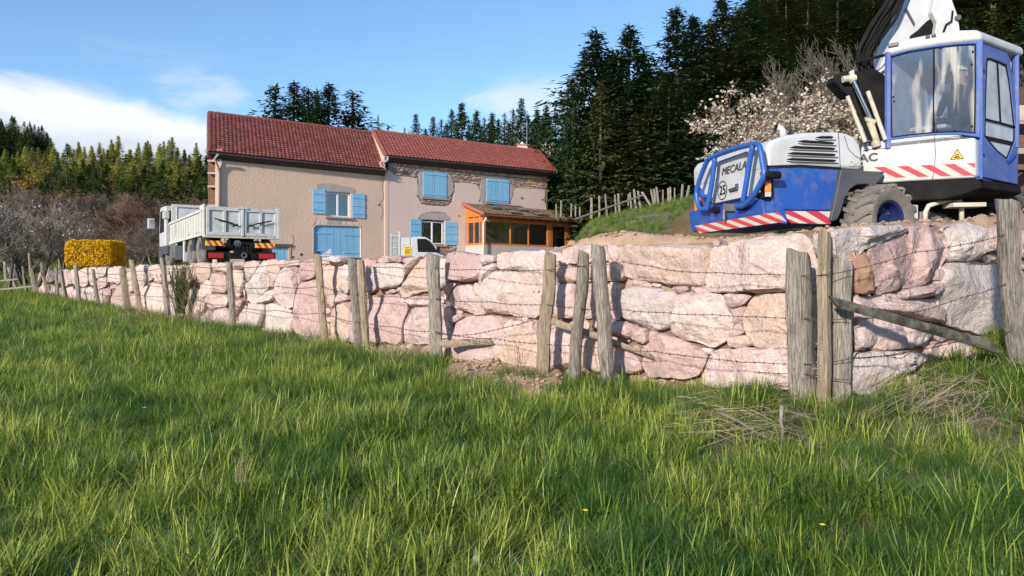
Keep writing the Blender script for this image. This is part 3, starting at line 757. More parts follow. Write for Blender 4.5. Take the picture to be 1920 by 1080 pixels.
def beam(pts, w, Y, m, name, label, parent=fence, hgt=None, thick=.6):
    mb = MB(); k = len(pts)
    ps = [P(x, y, Y[i] if isinstance(Y, (list, tuple)) else Y) for i, (x, y) in enumerate(pts)]
    a, b = ps[0], ps[-1]; ax = (b-a).normalized(); up = Vector((0, 0, 1)); up = (up-ax*up.z).normalized(); sd = ax.cross(up)
    n = 8; vs = []; K = 16
    for i in range(K+1):
        t = i/K; c = a+(b-a)*t; f = t*(k-1); j0 = min(int(f), k-2); c = ps[j0]+(ps[j0+1]-ps[j0])*(f-j0)
        wi = (w if not isinstance(w, (list, tuple)) else w[0]+(w[1]-w[0])*t)/2/F*c.y
        for j in range(n):
            an = 2*math.pi*(j+.5)/n; q = max(abs(math.cos(an)), abs(math.sin(an)))
            e = (1/q)**.7*.9*(1+.12*nz(t*6, j*.8, w if not isinstance(w, (list, tuple)) else 3))
            vs.append(c+up*math.sin(an)*wi*e+sd*math.cos(an)*wi*e*thick+ax*(wi*.6*nz(j, 3) if i in (0, K) else 0))
    fs = [(i*n+j, i*n+(j+1) % n, (i+1)*n+(j+1) % n, (i+1)*n+j) for i in range(K) for j in range(n)]+[tuple(range(n)), tuple(range(K*n, K*n+n))]
    o = mb.add(vs, fs).build(name, M[m], parent, sharp=38, label=label); return o
beam([(1562,566),(1700,604),(1868,652)], (32, 36), [6.95, 7.0, 7.15], 'log_dark', 'brace', 'dark lichen-stained brace log leaning against the corner posts')
beam([(1022,598),(1120,630),(1222,668)], (24, 18), [10.2, 9.8, 9.2], 'post_warm', 'brace', 'broken plank behind the three middle posts')
beam([(826,646),(870,642),(921,640)], 20, [12.0, 11.9, 11.8], 'post_warm', 'brace', 'short broken plank beside the post')
beam([(0,543),(60,537)], 5, [36, 36], 'post', 'brace', 'low grey rail at the far end'); beam([(0,527),(34,523)], 5, [37, 37], 'post', 'brace', 'upper grey rail at the far end')
WIRES = [
 [(1925,428),(1885,440),(1800,460),(1715,473),(1600,505),(1550,514),(1500,517),(1440,514),(1350,511),(1270,508),(1225,500),(1170,491),(1130,497),(1080,499),(1027,506),(900,505),(812,502),(740,501),(686,499),(663,496),(640,492),(601,487),(560,491),(510,497),(430,499),(370,500),(305,501),(245,508),(180,512),(144,506)],
 [(1925,520),(1880,535),(1800,560),(1700,590),(1600,597),(1500,597),(1420,594),(1340,590),(1250,586),(1170,581),(1130,580),(1080,578),(1027,571),(920,566),(812,560),(740,556),(686,553),(663,552),(630,545),(605,537),(520,537),(433,536),(370,530),(308,526),(250,524),(180,526),(144,530)],
 [(1925,612),(1880,625),(1800,640),(1700,660),(1600,672),(1500,684),(1430,680),(1350,674),(1280,666),(1230,659),(1140,652),(1080,648),(1022,645),(930,635),(815,622),(740,613),(686,606),(670,604),(630,595),(608,587),(520,582),(436,573),(370,562),(312,556),(258,552),(180,548),(146,545)],
 [(1590,712),(1500,700),(1420,698)],
 [(815,625),(870,628),(930,618),(1020,592)],
 [(1590,670),(1640,668),(1690,664),(1715,655),(1690,672),(1660,668)]]
for wi_, w in enumerate(WIRES):
    mb = MB(); pts = []
    for (x, y) in w:
        Y = Yf(x)-.055-(.03 if x > 1400 and x < 1620 else 0); pts.append(P(x, y, Y))
    pts2 = []
    for i in range(len(pts)-1):
        L_ = (pts[i+1]-pts[i]).length
        for k in range(4):
            t = k/4; p = pts[i].lerp(pts[i+1], t); p.z -= .012*L_*math.sin(math.pi*t)*(1+rnd.random()); p.z += .006*nz(p.x*3, p.y*3); pts2.append(p)
    pts2.append(pts[-1])
    rr = [.0028+.00013*p.y for p in pts2]
    mb.tube(pts2, rr, 5)
    acc = 0
    for i in range(len(pts2)-1):
        a, b = pts2[i], pts2[i+1]; L_ = (b-a).length; step = .11
        while acc < L_:
            c = a.lerp(b, acc/L_); d = (b-a).normalized()
            for s in (-1, 1):
                v = Vector((rnd.uniform(-.3, .3), rnd.uniform(-.6, .6), 1)).normalized()*.016; v = v+d*.006*s
                mb.tube([c-v, c+v], .0020+.00008*c.y, 3, cap=False)
            acc += step
        acc -= L_
    mb.build('barbed_wire', M['wire'], fence)
for (x, y, s) in ((1548, 505, 9), (1545, 655, 14), (1535, 690, 10)):          # lichen and old string on the thin stake
    mb = MB()
    for i in range(22):
        blob(mb, P(x+rnd.gauss(0, s*.45), y+rnd.gauss(0, s*.9), Yf(1548)-.045), rnd.uniform(.004, .010), 5)
    mb.build('lichen', M['lichen'], fence, kind='stuff')

# white stakes and rail on the bank behind the house, and far-left stakes
sf = empty('bank_fence', P(1150, 400, 41), 'pale leaning stakes with a fallen rail on the grassy bank beneath the conifers', 'fence')
def zstake(px, top, bot, w, lean=0, Y=41):
    return post(px, top, px+lean, bot, w, 'post', None, Y, parent=sf, sides=5, name='stake')
for q in [(1043,382,405,3),(1052,376,400,4),(1071,381,400,3),(1079,387,400,3),(1087,388,398,3),(1109,371,404,4.4),(1124,367,402,4.4),(1135,364,402,4.2,3),(1153,365,403,3.6,2),(1159,363,402,4.2,3),(1181,361,392,3.6,3),(1189,355,392,4.4,3),(1196,358,390,4.4,5),
          (1203,360,384,5,16),(1221,355,386,4.6,5),(1226,354,386,4.6,4),(1231,351,384,4.2,4),(1253,353,388,4.6),(1257,351,386,4.6,0),(1280,346,380,5,-3),(1292,348,378,4.5,-6),(1243,356,380,3.4),(1178,364,380,2.6),(1265,352,376,3)]:
    zstake(q[0], q[1], q[2], q[3], q[4] if len(q) > 4 else 0)
beam([(1078,411),(1206,366)], 4.6, [38, 41], 'post', 'rail', None, parent=sf)
lf = empty('meadow_fence', P(120, 500, 46), 'distant grey stakes in front of the bare trees at the edge of the meadow', 'fence')
for q in [(110,468,506,4,2),(90,473,503,4,2),(78,492,510,4,1),(54,474,512,4,3),(8,490,520,4,2),(28,495,515,4,-2),(232,479,489,2,0),(195,485,497,2,0),(257,488,497,2,1)]:
    post(q[0], q[1], q[0]+q[4], q[2], q[3], 'post', None, 46, parent=lf, sides=5, name='stake')

# ---------------------------------------------------------------- house and barn
HP = Plane((-9.29, 40), (.7606, .6493))     # the front of both buildings
BK = Vector((-.385, .923, 0))               # the gables run back slightly askew
def front_wall(name, parent, pl, px0, px1, ztop, zbot, holes, m, depth=.35):
    t0, t1 = pl.t(px0), pl.t(px1)
    hs = [(pl.t(a), pl.t(b), pl.z((a+b)/2, d), pl.z((a+b)/2, c)) for a, b, c, d in holes]   # t0 t1 zlow zhigh
    ts = sorted({t0, t1, *[h[0] for h in hs], *[h[1] for h in hs]}); zs = sorted({zbot, ztop, *[max(zbot, h[2]) for h in hs], *[h[3] for h in hs]})
    mb = MB()
    for i in range(len(ts)-1):
        for j in range(len(zs)-1):
            ct, cz = (ts[i]+ts[i+1])/2, (zs[j]+zs[j+1])/2
            if any(h[0] < ct < h[1] and h[2] < cz < h[3] for h in hs): continue
            mb.add([pl.tz(ts[i], zs[j]), pl.tz(ts[i+1], zs[j]), pl.tz(ts[i+1], zs[j+1]), pl.tz(ts[i], zs[j+1])], [(0, 1, 2, 3)])
    for a, b, c, d in hs:
        for (p, q) in (((a, c), (b, c)), ((b, c), (b, d)), ((b, d), (a, d)), ((a, d), (a, c))):
            mb.add([pl.tz(*p), pl.tz(*q), pl.tz(*q, -depth), pl.tz(*p, -depth)], [(0, 1, 2, 3)])
    mb.build(name, m, parent)
def box_on(pl, px0, px1, z0, z1, o0, o1):    # vertices of a box standing on the plane between offsets
    a, b = pl.t(px0), pl.t(px1)
    return pl.tz(a, z0, o0), pl.tz(b, z0, o0)-pl.tz(a, z0, o0), Vector((0, 0, z1-z0)), pl.n*(o1-o0)
def hbox(mb, pl, px0, px1, pyt, pyb, o0, o1, m=0, sk=True):
    pm = (px0+px1)/2; return mb.box(*box_on(pl, px0, px1, pl.z(pm, pyb), pl.z(pm, pyt), o0, o1), m)
def shutter(parent, pl, px0, px1, pyt, pyb, o0=.02, nb=4, label=None, straps=(.18, .5, .82), name='shutter'):
    t0, t1 = pl.t(px0), pl.t(px1); pm = (px0+px1)/2; z0, z1 = pl.z(pm, pyb), pl.z(pm, pyt); mb = MB(); g = .012
    for i in range(nb):
        a = t0+(t1-t0)*i/nb+g/2; b = t0+(t1-t0)*(i+1)/nb-g/2
        mb.box(pl.tz(a, z0, o0), pl.d3*(b-a), (0, 0, z1-z0), pl.n*(.03+.003*(i % 2)))
    mb.box(pl.tz(t0+.01, z0+.01, o0), pl.d3*(t1-t0-.02), (0, 0, z1-z0-.02), pl.n*.018)
    s = mb.build(name, M['bluep'], parent, label=label)
    for f in straps:
        z = z0+(z1-z0)*f; q = MB().box(pl.tz(t0+.01, z-.03, o0+.033), pl.d3*(t1-t0-.02), (0, 0, .06), pl.n*.022); q.build('strap', M['bluep'], s)
    return s
def casement(parent, pl, px0, px1, pyt, pyb, o=-.16, curt=True, label=None):
    pm = (px0+px1)/2; t0, t1 = pl.t(px0), pl.t(px1); z0, z1 = pl.z(pm, pyb), pl.z(pm, pyt); w = .07; tm = (t0+t1)/2
    mb = MB()
    for a, b, c, d in ((t0, t0+w, z0, z1), (t1-w, t1, z0, z1), (tm-w*.7, tm+w*.7, z0+w, z1-w)): mb.box(pl.tz(a, c, o), pl.d3*(b-a), (0, 0, d-c), pl.n*.07)
    for c, d in ((z0, z0+w), (z1-w, z1)): mb.box(pl.tz(t0+w, c, o), pl.d3*(t1-t0-2*w), (0, 0, d-c), pl.n*.068)
    f = mb.build('window', M['whitep'], parent, label=label, bevel=.006)
    for a, b in ((t0+w, tm-w*.7), (tm+w*.7, t1-w)):
        MB().box(pl.tz(a, z0+w, o+.03), pl.d3*(b-a), (0, 0, z1-z0-2*w), pl.n*.008).build('pane', M['glass_house'], f)
    if curt:
        mb = MB(); K = 40
        for side in (0, 1):
            lo = z0+w+(z1-z0)*(.05 if curt == 'full' else .42); vs = []
            for i in range(K+1):
                t = t0+w+(t1-t0-2*w)*(side*.5+i/K*.48); e = .03*math.sin(i*1.3)
                zl = lo+.03*abs(math.sin(i*.9))+ (0.25*(z1-z0)*(1-abs(2*i/K-1)) if curt != 'full' else 0)
                vs += [pl.tz(t, zl, o-.10+e), pl.tz(t, z1-w, o-.10+e)]
            mb.add(vs, [(2*i, 2*i+2, 2*i+3, 2*i+1) for i in range(K)])
        mb.build('curtain', M['curtain'], f)
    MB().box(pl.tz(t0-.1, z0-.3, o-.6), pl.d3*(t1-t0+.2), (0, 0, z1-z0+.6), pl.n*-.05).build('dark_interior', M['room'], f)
    return f
def sill(parent, pl, px0, px1, py, m='sill', h=3, label=None): 
    mb = MB(); hbox(mb, pl, px0, px1, py, py+h, -.1, .12); return mb.build('sill', M[m], parent, bevel=.01)
def tile_roof(name, parent, EL, ER, RR, RL, nc, nr, mats, amp=.036, lift=.05):
    EL, ER, RR, RL = map(Vector, (EL, ER, RR, RL)); nrm = (ER-EL).cross(RL-EL).normalized()
    if nrm.z < 0: nrm = -nrm
    mb = MB(); S = 4; prof = [0, .75, 1, .35]
    rr = random.Random(3)
    for r in range(nr):
        v0 = r/nr; v1 = (r+1)/nr+.12/nr
        for c in range(nc):
            mi = rr.choices(range(len(mats)), [5, 4, 2][:len(mats)])[0]; vs = []; jl = rr.uniform(-.004, .006)
            for s in range(S+1):
                u = (c+s/S)/nc; h = prof[s % S]*amp
                e0 = EL.lerp(ER, u); e1 = RL.lerp(RR, u)
                p0 = e0.lerp(e1, v0); p1 = e0.lerp(e1, min(1, v1))
                vs += [p0+nrm*(h+.004), p0+nrm*(h+lift+jl), p1+nrm*(h+.006)]
            fs = []
            for s in range(S): k = s*3; fs += [(k, k+3, k+4, k+1), (k+1, k+4, k+5, k+2)]
            mb.add(vs, fs, mi)
    o = mb.build(name, mats, parent); return o, nrm
def slab(name, parent, pts, vec, m): return MB().prism(pts, vec).build(name, m, parent)

barn = empty('stone_barn', HP.tz(HP.t(560), .4), 'rough-rendered barn with blue arched door and dark red tiled roof', 'barn')
BR = M['render_barn']
ze = HP.z(404, 292); bt0, bt1 = HP.t(404), HP.t(722)
bh = [(611, 657, 360, 407), (587, 677, 422, 497), (480, 541, 462, 497)]
front_wall('front_wall', barn, HP, 404, 722, HP.z(560, 303), .2, bh, BR)
gp = HP.tz(bt0, .2)
mb = MB(); mb.prism([gp, gp+BK*10, gp+BK*10+Vector((0, 0, ze+.4)), gp+BK*5+Vector((0, 0, ze+2.4)), gp+Vector((0, 0, ze+.1))], (.25, .1, 0)); mb.build('gable_wall', BR, barn)
gq = HP.tz(bt1, .2, -.3)
MB().prism([gq, gq+BK*10, gq+BK*10+Vector((0, 0, ze+.4)), gq+BK*5+Vector((0, 0, ze+2.4)), gq+Vector((0, 0, ze+.1))], (-.25, -.1, 0)).build('gable_wall', BR, barn)
MB().prism([gp+BK*10, gq+BK*10, gq+BK*10+Vector((0, 0, ze)), gp+BK*10+Vector((0, 0, ze))], (.1, -.25, 0)).build('rear_wall', BR, barn)
# projecting roof end with boarding on the left gable
for k, (y0, y1, m_) in enumerate(((300, 322, 'barnwood'), (325, 347, 'barnwood'), (350, 390, 'barnwood'))):
    MB().box(P(390, y1, HP.Y(404)+.6), (.40, .05, 0), (.12, .30, 0), (0, 0, (y1-y0)/F*36)).build('gable_boarding', M[m_], barn)
for y in (300, 323, 348, 384):
    MB().box(P(389, y+3, HP.Y(404)+.35), (.42, .04, 0), (0, .22, 0), (0, 0, .09)).build('beam_end', M['pipe'], barn)
# roof: eaves and ridge lines
E0, E1 = P(391, 284, HP.Y(400)-.36), P(723, 317, HP.Y(720)-.36)
R0, R1 = P(391, 211, HP.Y(400)+4.2), P(700, 249, HP.Y(700)+4.6)
TB = [M['tile_a'], M['tile_b'], M['tile_c']]; TH = [M['tile_d'], M['tile_e'], M['tile_f']]
rf, nrm = tile_roof('roof_tiles', barn, E0, E1, R1, R0, 47, 19, TB); rf['kind'] = 'stuff'
slab('roof_deck', barn, [E0-nrm*.02, E1-nrm*.02, R1-nrm*.02, R0-nrm*.02], nrm*-.14, M['darkwood'])
bo = BK*4.9
slab('rear_roof', barn, [R0+Vector((0, 0, .02)), R1+Vector((0, 0, .02)), R1+bo-Vector((0, 0, 2.6)), R0+bo-Vector((0, 0, 2.6))], (0, 0, -.12), M['tile_c'])
mb = MB()
def ridge_caps(mb, a, b, n, r=.11):
    for i in range(n):
        p = a.lerp(b, i/n); q = a.lerp(b, (i+1)/n+.004); mb.tube([p, q], [r, r*.86], 8)
ridge_caps(mb, R0, R1, 26); mb.build('ridge_tiles', M['tile_b'], barn, kind='stuff')
mb = MB(); mb.box(E0+nrm*.05-(R0-E0)*.0, (R0-E0), nrm*-.22, Vector((-.06, -.02, 0))); mb.build('verge_board', M['tile_b'], barn)
def gutter(parent, a, b, r=.085):
    dr = (b-a).normalized(); mb = MB(); n = 8; out = dr.cross(Vector((0, 0, 1))); 
    if out.y > 0: out = -out
    vs = []
    for p in (a, b):
        for i in range(n+1):
            th = math.pi*i/n; vs.append(p+out*math.cos(th)*r-Vector((0, 0, 1))*math.sin(th)*r)
        for i in range(n, -1, -1):
            th = math.pi*i/n; vs.append(p+out*math.cos(th)*r*.86-Vector((0, 0, 1))*math.sin(th)*r*.86)
    k = 2*(n+1); mb.add(vs, [(i, (i+1) % k, (i+1) % k+k, i+k) for i in range(k)]+[tuple(range(k)), tuple(range(2*k-1, k-1, -1))])
    g = mb.build('gutter', M['zinc'], parent, smooth=True, sharp=40)
    m2 = int((b-a).length/.6)
    for i in range(m2):
        c = a.lerp(b, (i+.5)/m2); MB().box(c+out*.087, dr*.03, out*.006, (0, 0, -.09)).build('gutter_bracket', M['zinc'], g)
    return g
gutter(barn, E0+Vector((0, -.06, -.05)), E1+Vector((0, -.06, -.05)))
slab('soffit', barn, [E0+Vector((0, 0, -.12)), E1+Vector((0, 0, -.12)), HP.tz(bt1, E1.z-.25, -.05), HP.tz(bt0, E0.z-.25, -.05)], (0, 0, -.10), M['darkwood'])
c0 = HP.tz(bt0+.12, 0, .07)
MB().tube([Vector((E0.x+.45, E0.y+.05, E0.z-.12)), Vector((c0.x-.05, E0.y+.12, E0.z-.32)), Vector((c0.x+.02, c0.y-.05, E0.z-.75)), Vector((c0.x+.03, c0.y, E0.z-1)), Vector((c0.x+.03, c0.y, .3))], .055, 8).build('downpipe', M['pipe'], barn, smooth=True)
casement(barn, HP, 612, 656.5, 361, 406.5, label='white two-leaf window between open blue shutters', curt='full')
sill(barn, HP, 608, 660, 407)
shutter(barn, HP, 585.5, 609.5, 355, 401); shutter(barn, HP, 659.5, 683.5, 363, 409)
def ragged(pl, pts, m, name, parent, o=.02, th=.02, jit=.8, label=None, seed=1):
    rr = random.Random(seed); out = []
    for i in range(len(pts)):
        a, b = pts[i], pts[(i+1) % len(pts)]; L_ = math.dist(a, b); k = max(1, int(L_/2.2))
        for j in range(k):
            t = j/k; e = jit if (0 < j or True) else 0
            out.append((a[0]+(b[0]-a[0])*t+rr.uniform(-e, e), a[1]+(b[1]-a[1])*t+rr.uniform(-e, e)))
    return MB().prism([pl.at(x, y, o) for x, y in out], pl.n*-(th+o+.0)).build(name, m, parent, label=label)
ragged(HP, [(594, 344), (618, 344), (640, 348), (664, 352), (668, 360), (659.5, 361.5), (610, 359), (594, 355)], M['mortar_grey'], 'mortar_patch', barn, .015, label='grey cement lintel patch over the barn window')
ragged(HP, [(614, 410), (641, 413), (641, 421), (614, 420)], M['mortar_grey'], 'mortar_patch', barn, .015, seed=4)
for k in range(7):      # soldier stones of the arch
    x = 592+k*12
    if 612 < x < 640: continue
    ragged(HP, [(x, 411+k*.8), (x+10, 412+k*.8), (x+9, 421+k*.3), (x+1, 421)], M['render_house'], 'arch_stone', barn, .012, jit=.3, seed=k)
# arched barn door
def arch_pts(px0, px1, pt, pb, r=9, steps=6):
    pts = [(px0, pb)]
    for i in range(steps+1):
        a = math.pi-math.pi/2*i/steps; pts.append((px0+r+r*math.cos(a), pt+2+r*.8-r*.8*math.sin(a)))
    for i in range(steps+1):
        a = math.pi/2-math.pi/2*i/steps; pts.append((px1-r+r*math.cos(a), pt+4+r*.8-r*.8*math.sin(a)))
    return pts+[(px1, pb)]
ap = arch_pts(588, 677, 420, 497)
outer = [HP.at(x, y, .012) for x, y in [(587, 497), (587, 470), (587, 445), (587, 432), (587, 425), (587, 421), (587, 421), (588, 421), (640, 421), (677.5, 422), (677.5, 422), (677.5, 424), (677.5, 426), (677.5, 434), (677.5, 450), (677.5, 497)]]
ap2 = ap[:]
MB().ring(outer, [HP.at(x, y, .012) for x, y in ap2], HP.n*-.30).build('arch_surround', BR, barn)
door = empty_part = None
mb = MB(); t0, t1 = HP.t(588), HP.t(677); nb = 14
for i in range(nb):
    a = t0+(t1-t0)*i/nb; b = t0+(t1-t0)*(i+1)/nb-.012; MB_ = mb.box(HP.tz(a, .5, -.12), HP.d3*(b-a), (0, 0, HP.z(630, 421)-.5), HP.n*(.03+.006*(i % 2)))
door = mb.build('arched_door', M['bluep'], barn)
for (a, b, y) in ((588, 622, 437), (645, 677, 441), (588, 622, 470), (645, 677, 474)):
    q = MB(); hbox(q, HP, a, b, y-1, y+1, -.085, -.06); q.build('strap', M['bluep'], door)
mb = MB(); nb = 9; t0, t1 = HP.t(481), HP.t(541)
for i in range(nb):
    a = t0+(t1-t0)*i/nb; b = t0+(t1-t0)*(i+1)/nb-.012; mb.box(HP.tz(a, .3, -.1), HP.d3*(b-a), (0, 0, HP.z(510, 463)-.3), HP.n*(.03+.006*(i % 2)))
mb.build('low_door', M['bluep'], barn)
mb = MB(); hbox(mb, HP, 474, 549, 457, 462.5, -.1, .05); mb.build('timber_lintel', M['barnwood'], barn)
mb = MB(); hbox(mb, HP, 541, 545, 463, 497, -.05, .03); mb.build('door_jamb', M['rub_d'], barn)
for (x, y, r) in ((565, 477, 3.2), (711, 384, 2.0), (549, 482, 3), (598, 473, 1.6)):
    MB().lathe(HP.at(x, y, .012), HP.n, [(-.1, r/F*40), (0, r/F*40), (0, r/F*26), (-.08, r/F*26)], 10).build('wall_hole', M['slot' if r < 3 else 'stone_red'], barn)
    MB().lathe(HP.at(x, y, .013), HP.n, [(0, r/F*27), (.001, 0)], 10).build('hole_core', M['slot'], barn)
mb = MB(); hbox(mb, HP, 721, 727.5, 322, 497, -.02, .05); mb.build('corner_strip', M['render_house'], barn)
# fine cracks in the render
for pts in ([(719, 330), (716, 350), (719, 372), (713, 380), (718, 395), (715, 412)], [(593, 408), (590, 418), (585, 424)], [(548, 440), (551, 452), (547, 460), (551, 470)]):
    MB().tube([HP.at(x, y, .004) for x, y in pts], .012, 4).build('crack', M['backfill'], barn)

# ---- farmhouse, right-hand part
farm = empty('farmhouse', HP.tz(HP.t(880), .4), 'farmhouse with bare stonework under the eaves and brighter red tiled roof', 'house')
fh = [(790, 833, 413, 461)]
front_wall('front_wall', farm, HP, 727.5, 1026, HP.z(850, 303), .2, fh, M['mortar'])
ft1 = HP.t(1026); fq = HP.tz(ft1, .2)
MB().prism([fq, fq+BK*9+Vector((0, 0, 0)), fq+BK*9+Vector((0, 0, 6.3)), fq+BK*4.6+Vector((0, 0, 8.0)), fq+Vector((0, 0, HP.z(1026, 322)-.2))], (-.3, -.1, 0)).build('gable_wall', M['render_house'], farm)
MB().prism([HP.tz(bt1, .2)+BK*9, fq+BK*9, fq+BK*9+Vector((0, 0, 6)), HP.tz(bt1, .2)+BK*9+Vector((0, 0, 6))], (.1, -.25, 0)).build('rear_wall', M['render_house'], farm)
FE0, FE1 = P(722, 291, HP.Y(722)-.36), P(1043, 321.5, HP.Y(1035)-.4)
FR0, FR1 = P(699, 245, HP.Y(700)+4.4), P(1010, 283, HP.Y(1010)+4.6)
rf, fn = tile_roof('roof_tiles', farm, FE0, FE1, FR1, FR0, 52, 15, TH); rf['kind'] = 'stuff'
slab('roof_deck', farm, [FE0-fn*.02, FE1-fn*.02, FR1-fn*.02, FR0-fn*.02], fn*-.16, M['darkwood'])
slab('rear_roof', farm, [FR0+Vector((0, 0, .02)), FR1+Vector((0, 0, .02)), FR1+bo-Vector((0, 0, 2.4)), FR0+bo-Vector((0, 0, 2.4))], (0, 0, -.12), M['tile_f'])
mb = MB(); ridge_caps(mb, FR0, FR1, 26); mb.build('ridge_tiles', M['tile_d'], farm, kind='stuff')
MB().box(FE0+fn*.06, (FR0-FE0), Vector((-.06, -.05, 0)), Vector((0, 0, -.75))).build('verge_wall', M['render_house'], farm)
mb = MB(); 
for i in range(15):
    a = FE0.lerp(FR0, i/15); mb.box(a+fn*.08+Vector((-.12, -.1, 0)), (FR0-FE0)/15*.9, Vector((.2, .1, 0)), Vector((0, 0, -.10)))
mb.build('verge_tiles', M['tile_d'], farm, kind='stuff')
MB().box(FE1+fn*.06+Vector((0, 0, 0)), (FR1-FE1), Vector((.06, .03, 0)), Vector((0, 0, -.2))).build('verge_board', M['tile_e'], farm)
gutter(farm, FE0+Vector((0, -.06, -.05)), FE1+Vector((0, -.06, -.05)))
slab('soffit', farm, [FE0+Vector((0, 0, -.12)), FE1+Vector((0, 0, -.12)), HP.tz(ft1, FE1.z-.3, -.05), HP.tz(bt1, FE0.z-.3, -.05)], (0, 0, -.10), M['darkwood'])
Yg = HP.Y(722)-.5
MB().tube([P(727, 293, Yg), P(727, 300, Yg), P(722, 304, Yg), P(716, 303, Yg), P(713, 305, Yg), P(715, 311, Yg), P(721, 314, Yg), P(725, 322, Yg+.3)], .07, 8).build('swan_neck_pipe', M['pipe'], farm, smooth=True)
# plaster that still covers the lower wall, with ragged upper edge
PL = [(728, 500), (728, 318), (738, 327), (748, 331), (760, 331), (770, 332), (782, 334), (783, 345), (784, 357), (781, 367), (786, 374), (789, 382), (800, 385), (825, 387), (842, 386), (848, 378), (851, 368), (854, 352), (853, 343),
      (870, 342), (885, 344), (893, 346), (897, 352), (901, 362), (900, 372), (897, 378), (912, 380), (950, 384), (956, 384), (961, 372), (964, 357), (965, 352), (985, 352), (1010, 354), (1022, 356), (1022, 380), (1025, 392), (1025, 500),
      (857, 500), (857, 457), (833.5, 461), (833.5, 414), (846, 414), (846, 410), (838, 401), (826, 397), (806, 397), (790, 402), (783, 411), (789.5, 413), (789.5, 500)]
ragged(HP, PL, M['render_house'], 'plaster_coat', farm, .035, .03, .5, seed=9)
ragged(HP, [(783, 411), (790, 403), (806, 398), (826, 398), (838, 402), (846, 412), (834, 413), (790, 411)], M['mortar_grey'], 'mortar_patch', farm, .02, seed=5)
ragged(HP, [(786, 324), (792, 320), (838, 324), (846, 330), (851, 345), (850, 358), (845, 366), (838, 374), (790, 370), (783, 366), (786, 350)], M['mortar_grey'], 'mortar_patch', farm, .045, seed=6)
ragged(HP, [(903, 330), (912, 332), (955, 338), (962, 350), (961, 366), (956, 382), (903, 378), (900, 360)], M['mortar_grey'], 'mortar_patch', farm, .045, seed=7)
ragged(HP, [(779, 314), (845, 320), (843, 325), (781, 321)], M['mortar'], 'lintel', farm, .05, seed=8, jit=.3); ragged(HP, [(903, 329), (965, 334), (964, 340), (903, 335)], M['mortar'], 'lintel', farm, .05, seed=10, jit=.3)
# rubble stones: packed irregular blocks over the bare zone
zone = [(726, 298), (1026, 322), (1026, 356), (965, 353), (964, 360), (958, 345), (905, 333), (902, 350), (893, 346), (870, 342), (853, 343), (846, 328), (786, 322), (784, 336), (770, 332), (748, 331), (738, 327), (726, 318)]
zone2 = [(786, 370), (850, 366), (846, 378), (840, 386), (826, 388), (800, 386), (790, 382)]
zone3 = [(786, 462), (834, 463), (857, 458), (857, 497), (786, 497)]
rubs = {k: MB() for k in 'abcd'}; rr = random.Random(5)
def rubble(zn):
    y = min(b for a, b in zn)-2; row = 0
    while y < max(b for a, b in zn)+8:
        h = rr.uniform(3.4, 5.2); x = min(a for a, b in zn)+rr.uniform(-5, 0)
        while x < max(a for a, b in zn):
            w = rr.uniform(4.5, 10.5); yy = y+(x-880)*.1+rr.uniform(-.7, .7); hh = h*rr.uniform(.75, 1.05)
            if all(inpoly(qx, qy, zn) for qx, qy in ((x+1, yy+1), (x+w-1, yy+1), (x+1, yy+hh-.8), (x+w-1, yy+hh-.8))):
                pts = [(x+.3, yy+hh*.3), (x+w*.2, yy), (x+w*.8, yy+rr.uniform(0, .5)), (x+w-.4, yy+hh*.35), (x+w-.6, yy+hh*.8), (x+w*.6, yy+hh-.4), (x+w*.2, yy+hh-.3), (x+.4, yy+hh*.8)]
                k = rr.choices('abcd', [5, 4, 1.6, 2])[0]
                if k != 'c' and (abs(yy-(y*0+318+(x-900)*.09)) < 6 and x > 960): k = rr.choices('cd', [3, 1])[0]
                rubs[k].prism([HP.at(a, b, rr.uniform(.03, .06)) for a, b in pts], HP.n*-.08)
            x += w+.3
        y += h+.3
rubble(zone); rubble(zone2); rubble(zone3)
for k in 'abcd': rubs[k].build('rubble_stone', M['rub_'+k], farm, kind='stuff')
for q in ((1014, 333, 1025, 338), (1014, 343, 1025, 348)):
    mb = MB(); hbox(mb, HP, q[0], q[2], q[1], q[3], 0, .06); mb.build('brick_quoin', M['brick'], farm)
mb = MB(); mb.prism([HP.at(a, b, .05) for a, b in ((823, 462), (837, 465), (838, 472), (833, 474), (824, 470))], HP.n*-.06); mb.build('brick_patch', M['brick'], farm)
for (a, b, c, d) in ((792, 836, 323.5, 370.5), (911.5, 953, 336, 380)):
    m_ = (a+b)/2; shutter(farm, HP, a, m_-.4, c-.8, d-1.3, .05, 5, straps=(.1, .9)); shutter(farm, HP, m_+.4, b, c+1.0, d+1.0, .05, 5, straps=(.1, .9))
    sill(farm, HP, a-3, b+4, d+1, h=2.6)
MB().tube([HP.at(978, 371, 0), HP.at(978, 371, .06)], .06, 8).build('vent', M['slot'], farm)
MB().tube([HP.at(858, 403, 0), HP.at(858, 403, .08)], .05, 8).build('vent', M['pipe'], farm)
casement(farm, HP, 791, 832, 415, 457.5, label='white window with lace curtains between open blue shutters')
sill(farm, HP, 788, 837, 459)
shutter(farm, HP, 768.5, 789, 411.5, 455); shutter(farm, HP, 834, 856.5, 416.5, 459.5)
# chimney and aerial
Yc = HP.Y(985)+4.9; ch = MB().box(P(970, 278, Yc), (.75, .1, 0), (-.05, .5, 0), (0, 0, .32)); c_ = ch.build('chimney', M['render_house'], farm, bevel=.02)
MB().box(P(968, 272, Yc-.05), (.9, .12, 0), (-.05, .6, 0), (0, 0, .07)).build('chimney_cap', M['tile_f'], c_)
MB().lathe(P(979, 271, Yc+.2), (0, 0, 1), [(0, .09), (.1, .13), (.14, .05), (.2, .04)], 8).build('chimney_cowl', M['whitep'], c_)
MB().tube([P(988, 275, Yc), P(988, 226, Yc)], .022, 6).build('aerial_mast', M['steel'], farm)

